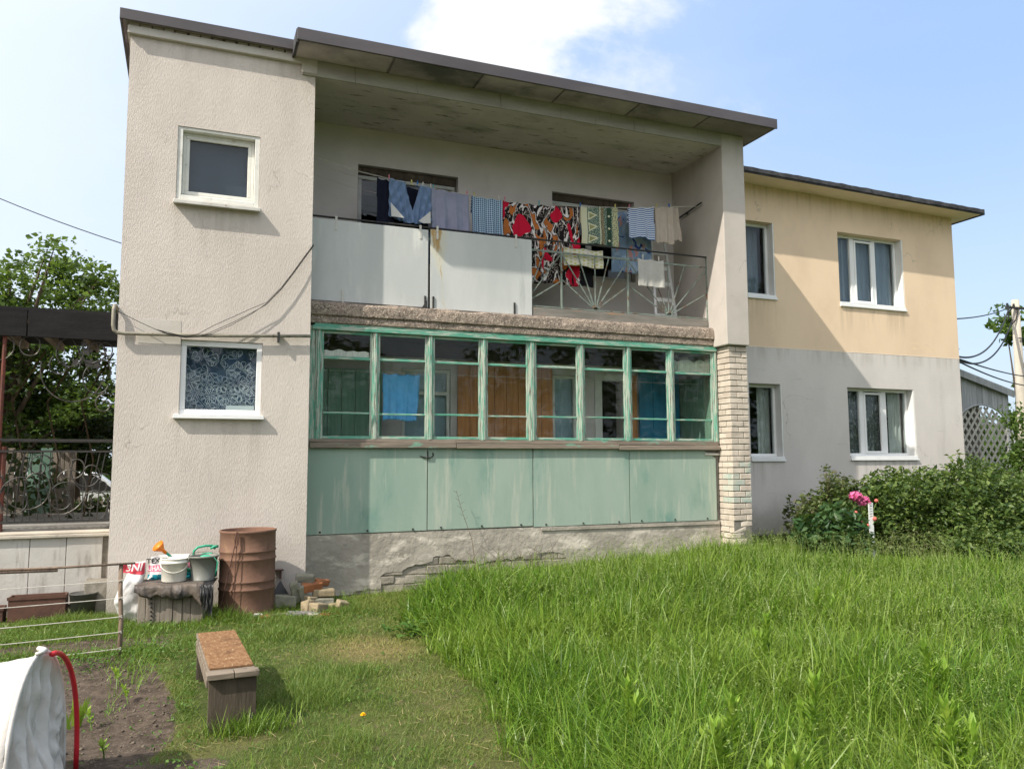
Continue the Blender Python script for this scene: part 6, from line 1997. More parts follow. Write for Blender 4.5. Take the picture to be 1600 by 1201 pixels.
# ------------------------------------------------------------------ foliage
def leaf_quads(cen, size, rng, upb=0.5, elong=1.7, fold=0.25):
    """one folded diamond leaf (two triangles) at every centre"""
    n = len(cen)
    d = rng.normal(size=(n, 3))
    d[:, 2] *= 0.6
    d /= np.linalg.norm(d, axis=1)[:, None]
    up_ = rng.normal(size=(n, 3)) * 0.75 + np.array([0, 0, upb * 2])
    s = np.cross(d, up_)
    s /= np.linalg.norm(s, axis=1)[:, None] + 1e-9
    nn = np.cross(s, d)
    sz_ = (size * (0.55 + 0.9 * rng.random(n)))[:, None]
    a = cen - d * sz_ * elong * 0.5
    c = cen + d * sz_ * elong * 0.5
    m1 = cen + s * sz_ * 0.5 + nn * sz_ * fold - d * sz_ * 0.12
    m2 = cen - s * sz_ * 0.5 + nn * sz_ * fold - d * sz_ * 0.12
    co_ = np.stack([a, m1, c, m2], 1).reshape(-1, 3)
    b_ = np.arange(n) * 4
    tr_ = np.concatenate([np.stack([b_, b_ + 1, b_ + 2], 1), np.stack([b_, b_ + 2, b_ + 3], 1)], 1).reshape(-1, 3)
    return co_, tr_


def clump_points(centres, radii, per, rng, squash=0.8, hollow=0.35):
    out = []
    for c, r_ in zip(centres, radii):
        k = max(3, int(per * rng.uniform(0.6, 1.4)))
        d = rng.normal(size=(k, 3))
        d /= np.linalg.norm(d, axis=1)[:, None]
        rad = r_ * (hollow + (1 - hollow) * rng.random(k) ** 0.6)
        p = d * rad[:, None]
        p[:, 2] *= squash
        out.append(p + np.array(c))
    return np.concatenate(out)


def shrub(name, label, cat, base, rx, ry, h_, nclump, per, leaf, lm, seed, stems=9, clump_r=0.22, zmin=0.05, upb=0.5, top_sprigs=4, elong=1.7, group=None, lean=(0, 0)):
    rng = np.random.default_rng(seed)
    t = thing(name, label, cat, base, 0, group)
    cs, rs = [], []
    while len(cs) < nclump:
        d = rng.normal(size=3)
        d /= np.linalg.norm(d)
        k = 0.55 + 0.45 * rng.random() ** 0.5
        p = np.array([d[0] * rx * k, d[1] * ry * k, h_ * 0.5 + d[2] * h_ * 0.5 * k])
        w_ = 1 + 0.50 * float(mnoise.noise(Vector((d[0] * 1.8 + seed, d[1] * 1.8, d[2] * 1.8))))
        p[:2] *= w_
        p[2] = h_ * 0.45 + (p[2] - h_ * 0.45) * w_
        p[0] += lean[0] * p[2] / h_
        p[1] += lean[1] * p[2] / h_
        if p[2] < zmin:
            p[2] = zmin + rng.random() * 0.15
        cs.append(p)
        rs.append(clump_r * rng.uniform(0.6, 1.3))
    pts_ = clump_points(cs, rs, per, rng)
    pts_ = pts_[pts_[:, 2] > 0.01]
    sm = MB()
    for i in range(stems):
        e = cs[rng.integers(len(cs))]
        sm.tube([(e[0] * .08, e[1] * .08, -0.05), (e[0] * 0.45, e[1] * 0.45, e[2] * 0.5), tuple(e)], [0.012, 0.008, 0.003], 5)
    extra = []
    for i in range(top_sprigs):
        e = cs[rng.integers(len(cs))]
        if e[2] < h_ * 0.6:
            e = np.array([e[0], e[1], h_ * 0.75])
        tip = e + np.array([rng.normal() * 0.12, rng.normal() * 0.12, h_ * rng.uniform(0.15, 0.34)])
        sm.tube([tuple(e), tuple((e + tip) / 2 + rng.normal(size=3) * 0.02), tuple(tip)], [0.006, 0.005, 0.002], 5)
        for q in range(26):
            s = rng.random()
            extra.append(e + (tip - e) * s + rng.normal(size=3) * (0.055 * (1.2 - s * .6)))
    if extra:
        pts_ = np.concatenate([pts_, np.array(extra)])
    co_, tr_ = leaf_quads(pts_, leaf, rng, upb, elong)
    link('leaves', np_mesh('leaves', co_, tr_, None), lm, t)
    sm.build('stems', m_twig, t)
    return t


def B(x, y, dz=0.0):
    return (x, y, H(x, y) + dz)


shrub('currant_bush', 'broad dense currant bush under the lower right window of the wing', 'bush', B(10.35, -0.55), 1.05, 0.75, 1.18, 185, 80, 0.042, L_BUSH, 3, clump_r=0.26, top_sprigs=5)
shrub('currant_bush', 'largest dark green bush at the right edge of the picture', 'bush', B(11.5, -1.15), 1.15, 0.9, 1.26, 205, 82, 0.042, L_BUSH, 4, clump_r=0.28, top_sprigs=4)
shrub('currant_bush', 'low green bush in front of the right edge bushes', 'bush', B(10.5, -2.05), 0.75, 0.5, 0.5, 95, 60, 0.040, L_BUSH, 5, clump_r=0.22, top_sprigs=2)
shrub('lilac_shrub', 'tall leafy shrub growing up in front of the lattice shed', 'bush', B(13.2, -0.3), 1.0, 0.9, 1.12, 130, 56, 0.046, L_OLIVE, 6, clump_r=0.30, top_sprigs=9)
shrub('lilac_shrub', 'tall dark shrub standing against the right picture edge by the pole', 'bush', B(15.2, 0.2), 0.80, 0.8, 2.6, 190, 54, 0.050, L_TREE, 16, clump_r=0.32, top_sprigs=5)
shrub('rose_shrub', 'sparse thin stemmed shrub between the peony and the currant bush', 'bush', B(9.75, 0.05), 0.50, 0.45, 1.15, 60, 30, 0.045, L_OLIVE, 7, clump_r=0.20, top_sprigs=11)
shrub('rose_shrub', 'low olive shrub at the wall left of the peony', 'bush', B(9.45, 0.30), 0.45, 0.40, 0.85, 70, 34, 0.045, L_OLIVE, 8, clump_r=0.20, top_sprigs=8)
shrub('dry_shrub', 'half dry twiggy shrub in front of the currant bushes', 'bush', B(9.95, -1.15), 0.5, 0.4, 0.40, 45, 26, 0.042, L_OLIVE, 9, clump_r=0.16, top_sprigs=5)
pe = shrub('peony_plant', 'dark leaved peony plant with two open pink flowers', 'flower', B(8.80, -0.75), 0.45, 0.45, 0.74, 110, 34, 0.065, L_PEONY, 10, clump_r=0.17, top_sprigs=2, elong=2.6, upb=0.3)


def blossom(par, c, r_, seed):
    rng = np.random.default_rng(seed)
    n = 120
    d = rng.normal(size=(n, 3))
    d /= np.linalg.norm(d, axis=1)[:, None]
    cen = d * (r_ * (0.3 + 0.6 * rng.random(n)))[:, None] * np.array([1, 1, 0.7]) + np.array(c)
    co_, tr_ = leaf_quads(cen, r_ * 0.6, rng, 0.3, 1.15, 0.4)
    link('flower', np_mesh('flower', co_, tr_, None), m_petal, par)


for (c, r_) in (((0.22, -0.20, 0.93), 0.095), ((0.36, -0.22, 0.87), 0.095), ((0.28, -0.15, 0.96), 0.07)):
    blossom(pe, c, r_, int(c[0] * 100))
for k, (c, r_) in enumerate((((0.12, -0.30, 0.72), 0.025), ((-0.05, -0.34, 0.70), 0.025), ((0.14, -0.38, 0.58), 0.026), ((0.45, -0.32, 0.62), 0.032), ((0.62, -0.2, 0.87), 0.03), ((0.33, -0.3, 0.53), 0.024))):
    MB().lathe([(0, -r_), (r_ * .75, -r_ * .6), (r_, 0), (r_ * .7, r_ * .7), (0, r_)], 10, c).build('bud', m_bud, pe, True)
    MB().tube([(c[0] * .5, c[1] * .5, 0.15), (c[0], c[1], c[2] - r_)], 0.005, 5).build('stem', m_stem, pe)
mk = thing('plant_marker', 'white plastic strip with dark marks standing in the peony plant', 'plant marker', B(9.20, -1.05))
MB().box(-0.042, 0.042, -0.004, 0.004, 0.0, 0.86).build('marker_strip', m_pvc, mk)
for k in range(5):
    MB().prism([(-0.03, 0.66 + k * 0.036), (0.02, 0.667 + k * 0.036), (0.03, 0.673 + k * 0.036), (-0.01, 0.670 + k * 0.036)], -0.006, -0.0045).build('mark', m_rail_dark, mk)


def tree(label, base, hh, crown, nclump, per, leaf, lm, seed, trunk_r=0.14, clump_r=0.5, limbs=12, group=None, name='garden_tree', hollow=0.25):
    """crown = list of (cx, cy, cz, rx, ry, rz) lobes relative to the base"""
    rng = np.random.default_rng(seed)
    t = thing(name, label, 'tree', base, 0, group)
    cs, rs = [], []
    vol = np.array([c[3] * c[4] * c[5] for c in crown])
    for lobe in rng.choice(len(crown), size=nclump, p=vol / vol.sum()):
        c = crown[lobe]
        d = rng.normal(size=3)
        d /= np.linalg.norm(d)
        k = 0.4 + 0.65 * rng.random() ** 0.6
        cs.append(np.array(c[:3]) + d * k * np.array(c[3:6]))
        rs.append(clump_r * rng.uniform(0.5, 1.25))
    pts_ = clump_points(cs, rs, per, rng, 0.7, hollow)
    pts_ = pts_[pts_[:, 2] > 0.05]
    co_, tr_ = leaf_quads(pts_, leaf, rng, 0.45, 1.6)
    tb = MB().tube([(0, 0, -0.3), (0.05, 0, hh * 0.2), (-0.03, 0.04, hh * 0.42), (0.02, 0, hh * 0.66), (0.0, 0, hh * 0.9)], [trunk_r * 1.25, trunk_r, trunk_r * 0.8, trunk_r * 0.5, trunk_r * .15], 9)
    tb.build('trunk', m_bark, t, True)
    lb = MB()
    for i in range(limbs * 2):
        e = cs[rng.integers(len(cs))]
        z0 = min(hh * rng.uniform(0.2, 0.6), e[2] * 0.8)
        mid = np.array([e[0] * 0.5, e[1] * 0.5, (z0 + e[2]) / 2 + 0.1])
        lb.tube([(0, 0, z0), tuple(mid), tuple(e)], [trunk_r * 0.38, trunk_r * 0.24, 0.008], 6)
    lb.build('limbs', m_bark, t, True)
    link('crown', np_mesh('crown', co_, tr_, None), lm, t)
    return t


GT = 'trees behind the terrace'
tree('leafy tree with a loose top rising above the dark canopy', (-3.0, 6.2, 0.2), 5.4, [(0.5, 0, 4.3, 1.5, 1.2, 0.95), (-0.9, 0, 4.1, 1.4, 1.2, 1.15), (0.2, 0, 2.8, 1.6, 1.2, 1.1)], 230, 64, 0.066, L_TREE, 21, 0.13, 0.42, 16, GT)
tree('dark tree filling the shade under the canopy by the post', (-4.2, 7.6, 0.2), 5.2, [(0, 0, 3.0, 1.9, 1.3, 1.8), (0.8, 0, 1.9, 1.1, 1.0, 1.0)], 130, 60, 0.080, L_SHADED, 22, 0.16, 0.5, 10, GT)
tree('small dark tree close to the tower corner with sky showing through', (-1.95, 7.2, 0.2), 3.6, [(0.0, 0, 2.45, 0.9, 0.8, 0.75), (0.35, 0.2, 1.75, 0.75, 0.7, 0.6)], 70, 50, 0.070, L_SHADED, 23, 0.08, 0.32, 9, GT)
tree('slim branch of a neighbouring tree reaching in at the upper left edge', (-5.4, 5.2, 0.2), 6.2, [(1.25, 0, 5.7, 0.4, 0.4, 0.25), (1.35, 0, 5.0, 0.35, 0.4, 0.2), (0, 0, 3.6, 1.3, 1.1, 1.4)], 50, 34, 0.075, L_TREE, 24, 0.13, 0.30, 12, GT)
tree('tall thin tree top rising behind the utility pole', (32.0, 13.0, 0.0), 8.2, [(0.2, 0, 7.3, 1.0, 0.8, 0.8), (1.6, 0, 5.2, 1.2, 0.9, 1.2), (0.9, 0, 3.4, 1.2, 0.9, 1.1)], 60, 40, 0.16, L_TREE, 25, 0.14, 0.5, 10, 'trees beyond the shed')
tree('leafy tree at the right edge beyond the shed', (27.5, 8.8, 0.0), 5.2, [(1.1, 0, 4.4, 0.9, 0.9, 1.1), (0.7, 0, 2.8, 0.8, 0.9, 1.2)], 60, 40, 0.13, L_TREE, 26, 0.14, 0.5, 10, 'trees beyond the shed')

# climbing vine on the trellis and shade shrubs under it
rng = np.random.default_rng(31)
pv = np.stack([rng.uniform(-3.6, -0.85, 1700), rng.uniform(2.0, 3.8, 1700), rng.uniform(0.9, 3.2, 1700)], 1)
keep = (vnoise(pv[:, 0], pv[:, 2], 1.7, 3) + 0.55 * (-(pv[:, 0] + 1.6)) + 0.15 * rng.normal(size=1700)) > 0.05
co_, tr_ = leaf_quads(pv[keep], 0.095, rng, 0.3, 1.2)
vn = thing('climbing_vine', 'dark grape vine climbing in the shade behind the trellis', 'vine', (-2.4, 2.8, 0.9))
o = link('leaves', np_mesh('leaves', co_, tr_, None), L_SHADED, vn)
o.matrix_parent_inverse = Matrix.Translation(-vn.location)
vs_ = MB()
for k in range(6):
    xx = -3.4 + k * 0.42
    vs_.tube([(xx, 2.6, 0.9), (xx + 0.1, 2.5, 1.7), (xx - 0.1, 2.7, 2.5), (xx + 0.3, 2.5, 3.2)], 0.012, 5)
o = vs_.build('stems', m_twig, vn)
o.matrix_parent_inverse = Matrix.Translation(-vn.location)
shrub('shade_shrub', 'dark bush behind the scroll railing next to the tower', 'bush', (-1.35, 4.7, 0.3), 0.5, 0.4, 0.8, 50, 30, 0.06, L_SHADED, 41, clump_r=0.22, top_sprigs=5)

# far tree line round the whole neighbourhood, too far to tell trees apart
rng = np.random.default_rng(51)
n = 1900
ang = rng.uniform(0, 2 * math.pi, n)
rad = rng.uniform(42, 60, n)
hmax = 5.0 + 2.0 * np.sin(ang * 7 + 1) + 1.2 * np.sin(ang * 17) + 6.5 * smoothstep(0.0, -0.5, np.sin(ang))
cz = rng.random(n) * np.clip(hmax, 2.5, 14)
cen = np.stack([2 + rad * np.cos(ang), -3 + rad * np.sin(ang), cz], 1)
p_ = clump_points(cen, np.full(n, 1.7), 64, rng, 0.8, 0.2)
p_ = p_[p_[:, 2] > 0]
co_, tr_ = leaf_quads(p_, 0.42, rng, 0.4, 1.3)
tl = link('tree_line', np_mesh('tree_line', co_, tr_, None), L_TREE)
tag(tl, 'far line of trees closing the horizon around the gardens', 'tree line', kind='stuff')


# ------------------------------------------------------------------ grass
def in_view(x, y, z, mx_=0.10):
    d = np.stack([x - CAMPOS.x, y - CAMPOS.y, z - CAMPOS.z], -1)
    w_ = d @ np.array(fw)
    u_ = d @ np.array(rt) / np.maximum(w_, 1e-3) * FPX / 800.0
    v_ = d @ np.array(up) / np.maximum(w_, 1e-3) * FPX / 600.0
    return (w_ > 0.5) & (np.abs(u_) < 1.0 + mx_ + 0.5 / np.maximum(w_, .5)) & (v_ > -1.0 - mx_ - 0.35 / np.maximum(w_, .5))


def blades(x, y, h_, w_, rng, lean=0.35, segs=3, curl=0.5, tone=None, z0=None, az=None, az_spread=math.pi):
    n = len(x)
    z = hgt(x, y) - 0.01 if z0 is None else z0
    a = rng.uniform(0, 2 * math.pi, n) if az is None else az + rng.uniform(-az_spread, az_spread, n)
    dx, dy = np.cos(a), np.sin(a)
    fa = a + rng.uniform(-0.9, 0.9, n) + math.pi / 2
    sx_, sy_ = np.cos(fa), np.sin(fa)
    ln = lean * (0.3 + 0.9 * rng.random(n))
    cu = curl * rng.random(n)
    rows = []
    tn = []
    for k in range(segs + 1):
        t_ = k / segs
        off = h_ * (ln * t_ + cu * t_ * t_ * 0.7)
        zz = h_ * (t_ * (1 - 0.22 * ln) - 0.45 * cu * t_ * t_ * t_)
        wd = w_ * (1 - t_) ** 0.55 if k < segs else 0 * w_
        cx, cy = x + dx * off, y + dy * off
        if k < segs:
            rows.append(np.stack([cx - sx_ * wd / 2, cy - sy_ * wd / 2, z + zz], -1))
            rows.append(np.stack([cx + sx_ * wd / 2, cy + sy_ * wd / 2, z + zz], -1))
            tn += [t_, t_]
        else:
            rows.append(np.stack([cx, cy, z + zz], -1))
            tn.append(1.0)
    P_ = np.stack(rows, 1)
    nv = P_.shape[1]
    base = (np.arange(n) * nv)[:, None]
    tris = []
    for k in range(segs - 1):
        q = 2 * k
        tris += [[q, q + 1, q + 3], [q, q + 3, q + 2]]
    q = 2 * (segs - 1)
    tris.append([q, q + 1, q + 2])
    T = (base[:, :, None] + np.array(tris)[None]).reshape(-1, 3)
    tv = np.array(tn)[None] * np.ones((n, 1))
    if tone is not None:
        tv = tv * 0 + tone[:, None]
    return P_.reshape(-1, 3), T, tv.ravel()


def join(parts):
    off, C_, T_, N_ = 0, [], [], []
    for c, t, nn in parts:
        C_.append(c)
        T_.append(t + off)
        N_.append(nn)
        off += len(c)
    return np.concatenate(C_), np.concatenate(T_), np.concatenate(N_)


rng = np.random.default_rng(77)


def scatter(n, x0, x1, y0, y1):
    return rng.uniform(x0, x1, n), rng.uniform(y0, y1, n)


# tall meadow: tufts of arching blades, height and lean vary in patches
x, y = scatter(44000, 1.4, 13.5, -8.6, 1.25)
d = np.hypot(x, y + 10)
edge = x - meadow_edge(y) - vnoise(x, y, 3.0, 12) * 0.10
k = (edge > rng.uniform(-0.12, 0.10, len(x))) & in_view(x, y, hgt(x, y) + 0.25)
k &= rng.random(len(x)) < np.clip(1.3 - d / 20.0, 0.45, 1.0)
k &= rng.random(len(x)) < 0.55 + 0.45 * smoothstep(-0.5, 0.4, vnoise(x, y, 2.1, 9))
x, y = x[k], y[k]
per_t = np.random.default_rng(3).integers(6, 14, len(x))
tuft_h = rng.uniform(0.72, 1.28, len(x))
tuft_t = rng.normal(size=len(x)) * 0.16
tx, ty = np.repeat(x, per_t), np.repeat(y, per_t)
th_, tt_ = np.repeat(tuft_h, per_t), np.repeat(tuft_t, per_t)
ox, oy = rng.normal(size=len(tx)) * 0.030, rng.normal(size=len(tx)) * 0.030
x, y = tx + ox, ty + oy
k = ~((y > 0.25) & (x < 7.98)) & ~((y > 0.0) & (x > 7.58) & (x < 7.98)) & (y < 1.32)
x, y, th_, tt_, ox, oy = x[k], y[k], th_[k], tt_[k], ox[k], oy[k]
hm = 0.36 + 0.10 * vnoise(x, y, 0.8, 5) + 0.06 * vnoise(x, y, 2.4, 6)
hm *= smoothstep(-0.15, 0.55, x - meadow_edge(y)) * 0.45 + 0.55
hm *= 1 - 0.35 * smoothstep(-0.9, 0.2, y)
hm *= 1 - 0.55 * smoothstep(1.5, 0.5, np.hypot((x - 8.6) / 1.2, (y + 1.1)))
hh = np.clip(hm * th_, 0.1, 0.6) * rng.uniform(0.5, 1.3, len(x))
az = np.arctan2(oy, ox) + 0.8 * vnoise(x, y, 0.7, 14)
dcam = np.hypot(x, y + 10)
wd = rng.uniform(0.0055, 0.0135, len(x)) * np.clip(dcam / 5.5, 0.9, 1.6)
tone = np.clip(0.10 + 0.30 * vnoise(x, y, 0.9, 21) + 0.18 * vnoise(x, y, 3.1, 22) + tt_ + 0.12 * smoothstep(4, 8, x), 0, 0.7)
ln_ = 0.28 + 0.55 * smoothstep(0.0, 0.7, vnoise(x, y, 1.3, 61))
pa = blades(x, y, hh, wd, rng, ln_, 4, 1.25, tone, None, az, 2.2)
mg = link('meadow_grass', np_mesh('meadow_grass', pa[0], pa[1], None, pa[2]), L_GRASS)
tag(mg, 'tall uncut green grass filling the right half of the garden', 'grass', kind='stuff')
N_MEADOW = len(x)

# flowering stalks with pale seed heads
x, y = scatter(11500, 2.0, 13.0, -8.4, 0.9)
k = (x - meadow_edge(y) > 0.5) & in_view(x, y, hgt(x, y) + 0.4) & ~((y > -0.05) & (x < 8.0))
k &= rng.random(len(x)) < 0.25 + 0.75 * smoothstep(3.0, 5.5, x + 0.6 * y + 2.5)
x, y = x[k], y[k]
hs = 0.52 * rng.uniform(0.75, 1.18, len(x)) * (1 - 0.25 * smoothstep(-0.9, 0.2, y))
st_ = blades(x, y, hs, np.full(len(x), 0.0026) * np.clip(np.hypot(x, y + 10) / 5, 1, 1.8), rng, 0.22, 3, 0.35)
tips = st_[0].reshape(len(x), 7, 3)[:, 6]
prev = st_[0].reshape(len(x), 7, 3)[:, 4]
sd1, sd2 = [], []
for q in range(9):
    s = rng.uniform(0.0, 0.75, len(x))[:, None]
    sd1.append(prev + (tips - prev) * (1 - s * 0.55) + rng.normal(size=(len(x), 3)) * np.array([0.010, 0.010, 0.012]))
cc, tt = leaf_quads(np.concatenate(sd1), 0.0072, rng, 0.8, 2.2, 0.1)
C2, T2, N2 = join([st_, (cc, tt, np.zeros(len(cc)))])
sg = link('seeding_grass', np_mesh('seeding_grass', C2, T2, None, N2), L_SEED)
tag(sg, 'pale seed heads standing above the tall meadow grass', 'grass', kind='stuff')

# mown lawn left of the meadow, thin on the dug soil and the dry patch
x, y = scatter(330000, -1.6, 3.4, -8.0, 0.2)
s = soil_mask(x, y)
dr2 = dry_mask(x, y)
k = (x - meadow_edge(y) < 0.25) & in_view(x, y, hgt(x, y)) & (rng.random(len(x)) > s * 1.25 - 0.05) & ~((y > -0.02) & (x > -0.8))
k &= rng.random(len(x)) > 0.35 * dr2
k &= rng.random(len(x)) < 0.55 + 0.45 * smoothstep(-0.4, 0.3, vnoise(x, y, 3.5, 30))
k &= ~((np.abs(x - 0.28) < 0.16) & (np.abs(y + 3.85) < 0.62) & (rng.random(len(x)) < 0.9))
x, y = x[k], y[k]
dr2 = dry_mask(x, y)
hl = (0.045 + 0.022 * vnoise(x, y, 2.2, 33)) * rng.uniform(0.5, 1.6, len(x)) * (1 - 0.3 * dr2)
hl *= 1 + 1.0 * smoothstep(0.35, 0.7, vnoise(x, y, 1.9, 36)) * (1 - dr2)
near_w = smoothstep(-1.6, -0.4, y)
hl *= 1 + 0.7 * near_w
tone = np.clip(dr2 * 1.0 + rng.normal(size=len(x)) * 0.18, 0, 1)
pa = blades(x, y, hl, rng.uniform(0.0026, 0.0052, len(x)) * np.clip(np.hypot(x, y + 10) / 5, 0.9, 1.6), rng, 0.7, 2, 0.8, tone)
lw_ = link('lawn_grass', np_mesh('lawn_grass', pa[0], pa[1], None, pa[2]), L_LAWN)
tag(lw_, 'short trodden lawn with dry yellow patches around the bench', 'lawn', kind='stuff')
N_LAWN = len(x)

# straw litter left from mowing
x, y = scatter(9000, -0.4, 2.6, -7.5, -1.2)
dm = dry_mask(x, y)
k = (rng.random(len(x)) < 0.10 + 0.5 * dm) & (x < meadow_edge(y) + 0.2) & (soil_mask(x, y) < 0.5) & in_view(x, y, hgt(x, y))
x, y = x[k], y[k]
a = rng.uniform(0, 2 * math.pi, len(x))
L_ = rng.uniform(0.03, 0.11, len(x))
z = hgt(x, y) + rng.uniform(0.008, 0.045, len(x))
w_ = 0.0018
p0 = np.stack([x - np.cos(a) * L_ / 2 - np.sin(a) * w_, y - np.sin(a) * L_ / 2 + np.cos(a) * w_, z], -1)
p1 = np.stack([x - np.cos(a) * L_ / 2 + np.sin(a) * w_, y - np.sin(a) * L_ / 2 - np.cos(a) * w_, z + 0.001], -1)
p2 = np.stack([x + np.cos(a) * L_ / 2, y + np.sin(a) * L_ / 2, z + rng.uniform(-.02, .03, len(x))], -1)
cc = np.stack([p0, p1, p2], 1).reshape(-1, 3)
sl_ = link('straw_litter', np_mesh('straw_litter', cc, np.arange(len(cc)).reshape(-1, 3), None), L_STRAW)
tag(sl_, 'dry mown stalks lying scattered over the lawn', 'straw', kind='stuff')

# longer tufts: at the bench leg, along the plinth, by the drum and crate, along the string fence, on the bed
parts_ = []
for (cx, cy, sx_, sy_, n_, h_) in ((0.42, -4.58, 0.13, 0.07, 420, 0.17), (0.20, -4.55, 0.10, 0.05, 120, 0.10), (1.7, -0.35, 0.5, 0.2, 700, 0.10), (0.15, -1.0, 0.5, 0.10, 900, 0.09), (0.38, -0.92, 0.07, 0.06, 160, 0.20), (-0.35, -2.3, 0.10, 0.5, 500, 0.14), (-0.9, -1.2, 0.6, 0.25, 900, 0.08),
                                   (-1.2, -2.0, 0.7, 0.10, 1100, 0.11), (-0.42, -3.6, 0.03, 0.5, 60, 0.07), (-1.5, -0.25, 0.6, 0.12, 600, 0.08), (0.3, -6.0, 0.5, 0.5, 900, 0.08), (2.4, -0.1, 0.5, 0.12, 500, 0.16), (8.6, 1.0, 0.5, 0.15, 700, 0.25), (8.0, -0.3, 0.4, 0.2, 900, 0.34)):
    x = rng.normal(cx, sx_, n_)
    y = rng.normal(cy, sy_, n_)
    k = ~((y > -0.03) & (x > -0.79) & (x < 1.38)) & ~((y > 0.28) & (x > 1.3) & (x < 7.98)) & ~((y > 0.0) & (x > 7.58) & (x < 7.98)) & (y < 1.3)
    x, y = x[k], y[k]
    parts_.append(blades(x, y, h_ * rng.uniform(0.5, 1.3, len(x)), rng.uniform(0.004, 0.007, len(x)), rng, 0.5, 3, 0.7, np.full(len(x), 0.15)))
C2, T2, N2 = join(parts_)
tf = link('grass_tufts', np_mesh('grass_tufts', C2, T2, None, N2), L_GRASS)
tag(tf, 'longer grass tufts around the bench, crate and wall foot', 'grass', kind='stuff')

# small leafy ground weeds: under the strings, along the bed edge and in the lawn
x, y = scatter(26000, -2.6, 2.2, -7.0, 0.1)
wgt = 0.025 + 0.9 * np.exp(-((y + 2.35) / 0.22) ** 2) * (x < 0.0) + 0.22 * np.exp(-((x - soil_edge(y) - 0.12) / 0.14) ** 2) * (y < -2) + 0.5 * np.exp(-((x + 0.42) / 0.12) ** 2 - ((y + 4.0) / 0.9) ** 2) * smoothstep(0, 0.4, vnoise(x, y, 3, 50)) + 0.25 * np.exp(-((y + 1.15) / 0.25) ** 2)
k = (rng.random(len(x)) < wgt) & in_view(x, y, hgt(x, y)) & ~((y > -0.05) & (x > -0.8))
k &= ~((np.abs(x - 0.28) < 0.18) & (np.abs(y + 3.85) < 0.7))
x, y = x[k], y[k]
cen = np.stack([x, y, hgt(x, y) + rng.uniform(0.01, 0.075, len(x)) * (1 + 0.8 * np.exp(-((y + 2.3) / .3) ** 2))], -1)
cen = np.repeat(cen, 3, 0) + rng.normal(size=(len(cen) * 3, 3)) * np.array([0.02, 0.02, 0.008])
cc, tt = leaf_quads(cen, 0.0145, rng, 0.9, 1.6, 0.15)
wd_ = link('ground_weeds', np_mesh('ground_weeds', cc, tt, None), L_DOCK)
tag(wd_, 'small leafy weeds along the string fence and the bed edge', 'weeds', kind='stuff')

# clods on the dug bed
x, y = scatter(5200, -2.2, 0.25, -7.0, -2.1)
k = (soil_mask(x, y) > 0.55) & in_view(x, y, hgt(x, y))
x, y = x[k], y[k]
r_ = 0.003 + 0.013 * rng.random(len(x)) ** 4
oc = np.array([[1, 0, 0], [-1, 0, 0], [0, 1, 0], [0, -1, 0], [0, 0, 1], [0, 0, -1]], float)
of = np.array([[0, 2, 4], [2, 1, 4], [1, 3, 4], [3, 0, 4], [2, 0, 5], [1, 2, 5], [3, 1, 5], [0, 3, 5]])
P_ = np.stack([x, y, hgt(x, y) + r_ * 0.2], -1)[:, None] + oc[None] * r_[:, None, None] * rng.uniform(0.6, 1.3, (len(x), 6, 1)) * np.array([1, 1, 0.75])
T_ = (np.arange(len(x)) * 6)[:, None, None] + of[None]
m_clod = mat('dry soil clod', (0.16, 0.13, 0.10), (0.09, 0.07, 0.053), 14, r=0.95, c3=(0.26, 0.22, 0.17), s3=10, t3=(0.58, 0.66))
cl = link('soil_clods', np_mesh('soil_clods', P_.reshape(-1, 3), T_.reshape(-1, 3), None), m_clod)
tag(cl, 'loose crumbs and stones of soil on the dug bed', 'soil', kind='stuff')


# ------------------------------------------------------------------ single plants
def weed(label, base, h_, seed, name='weed_plant', cat='weed', lm=None, leafn=70, lw_=0.026, ll=0.115, group='leafy weeds in the meadow'):
    rng = np.random.default_rng(seed)
    t = thing(name, label, cat, base, 0, group)
    bend = rng.normal(size=2) * 0.04
    f = lambda s: Vector((bend[0] * s * s, bend[1] * s * s, h_ * s))
    MB().tube([f(0), f(.35), f(.7), f(1)], [0.005, 0.0045, 0.0035, 0.002], 6).build('stem', m_stem, t)
    vs, fs = [], []
    f0 = f
    shoots = [(0, 0, 1.0)] + ([(rng.normal() * 0.07, rng.normal() * 0.07, rng.uniform(0.6, 0.9)) for _ in range(2)] if leafn > 30 else [])
    for si, (qx, qy, qs) in enumerate(shoots):
      f = (lambda s, qx=qx, qy=qy, qs=qs: f0(s * qs) + Vector((qx * s, qy * s, 0)))
      if si:
        MB().tube([f(0), f(.5), f(1)], [0.004, 0.0035, 0.002], 5).build('stem', m_stem, t)
      for i in range(leafn // (1 + (si > 0))):
          s = 0.30 + 0.70 * min(1.0, i * (1 + (si > 0)) / leafn) ** 0.7
          p = f(s)
          a = i * 2.39996 + rng.normal() * 0.35 + si
          el = 0.55 + 0.75 * s + rng.normal() * 0.15
          L_ = ll * (0.75 + 0.35 * s) * rng.uniform(0.7, 1.25)
          d = Vector((math.cos(a) * math.cos(el), math.sin(a) * math.cos(el), math.sin(el)))
          sd2_ = Vector((-math.sin(a), math.cos(a), 0))
          dr_ = Vector((0, 0, -L_ * 0.22))
          n0 = len(vs)
          vs += [p, p + d * L_ * 0.45 + sd2_ * lw_ * 0.5, p + d * L_ * 0.48 + Vector((0, 0, -0.003)), p + d * L_ * 0.45 - sd2_ * lw_ * 0.5, p + d * L_ + dr_]
          fs += [(n0, n0 + 1, n0 + 2), (n0, n0 + 2, n0 + 3), (n0 + 1, n0 + 4, n0 + 2), (n0 + 2, n0 + 4, n0 + 3)]
    MB().add(vs, fs).build('leaves', lm or L_WEED, t)
    return t


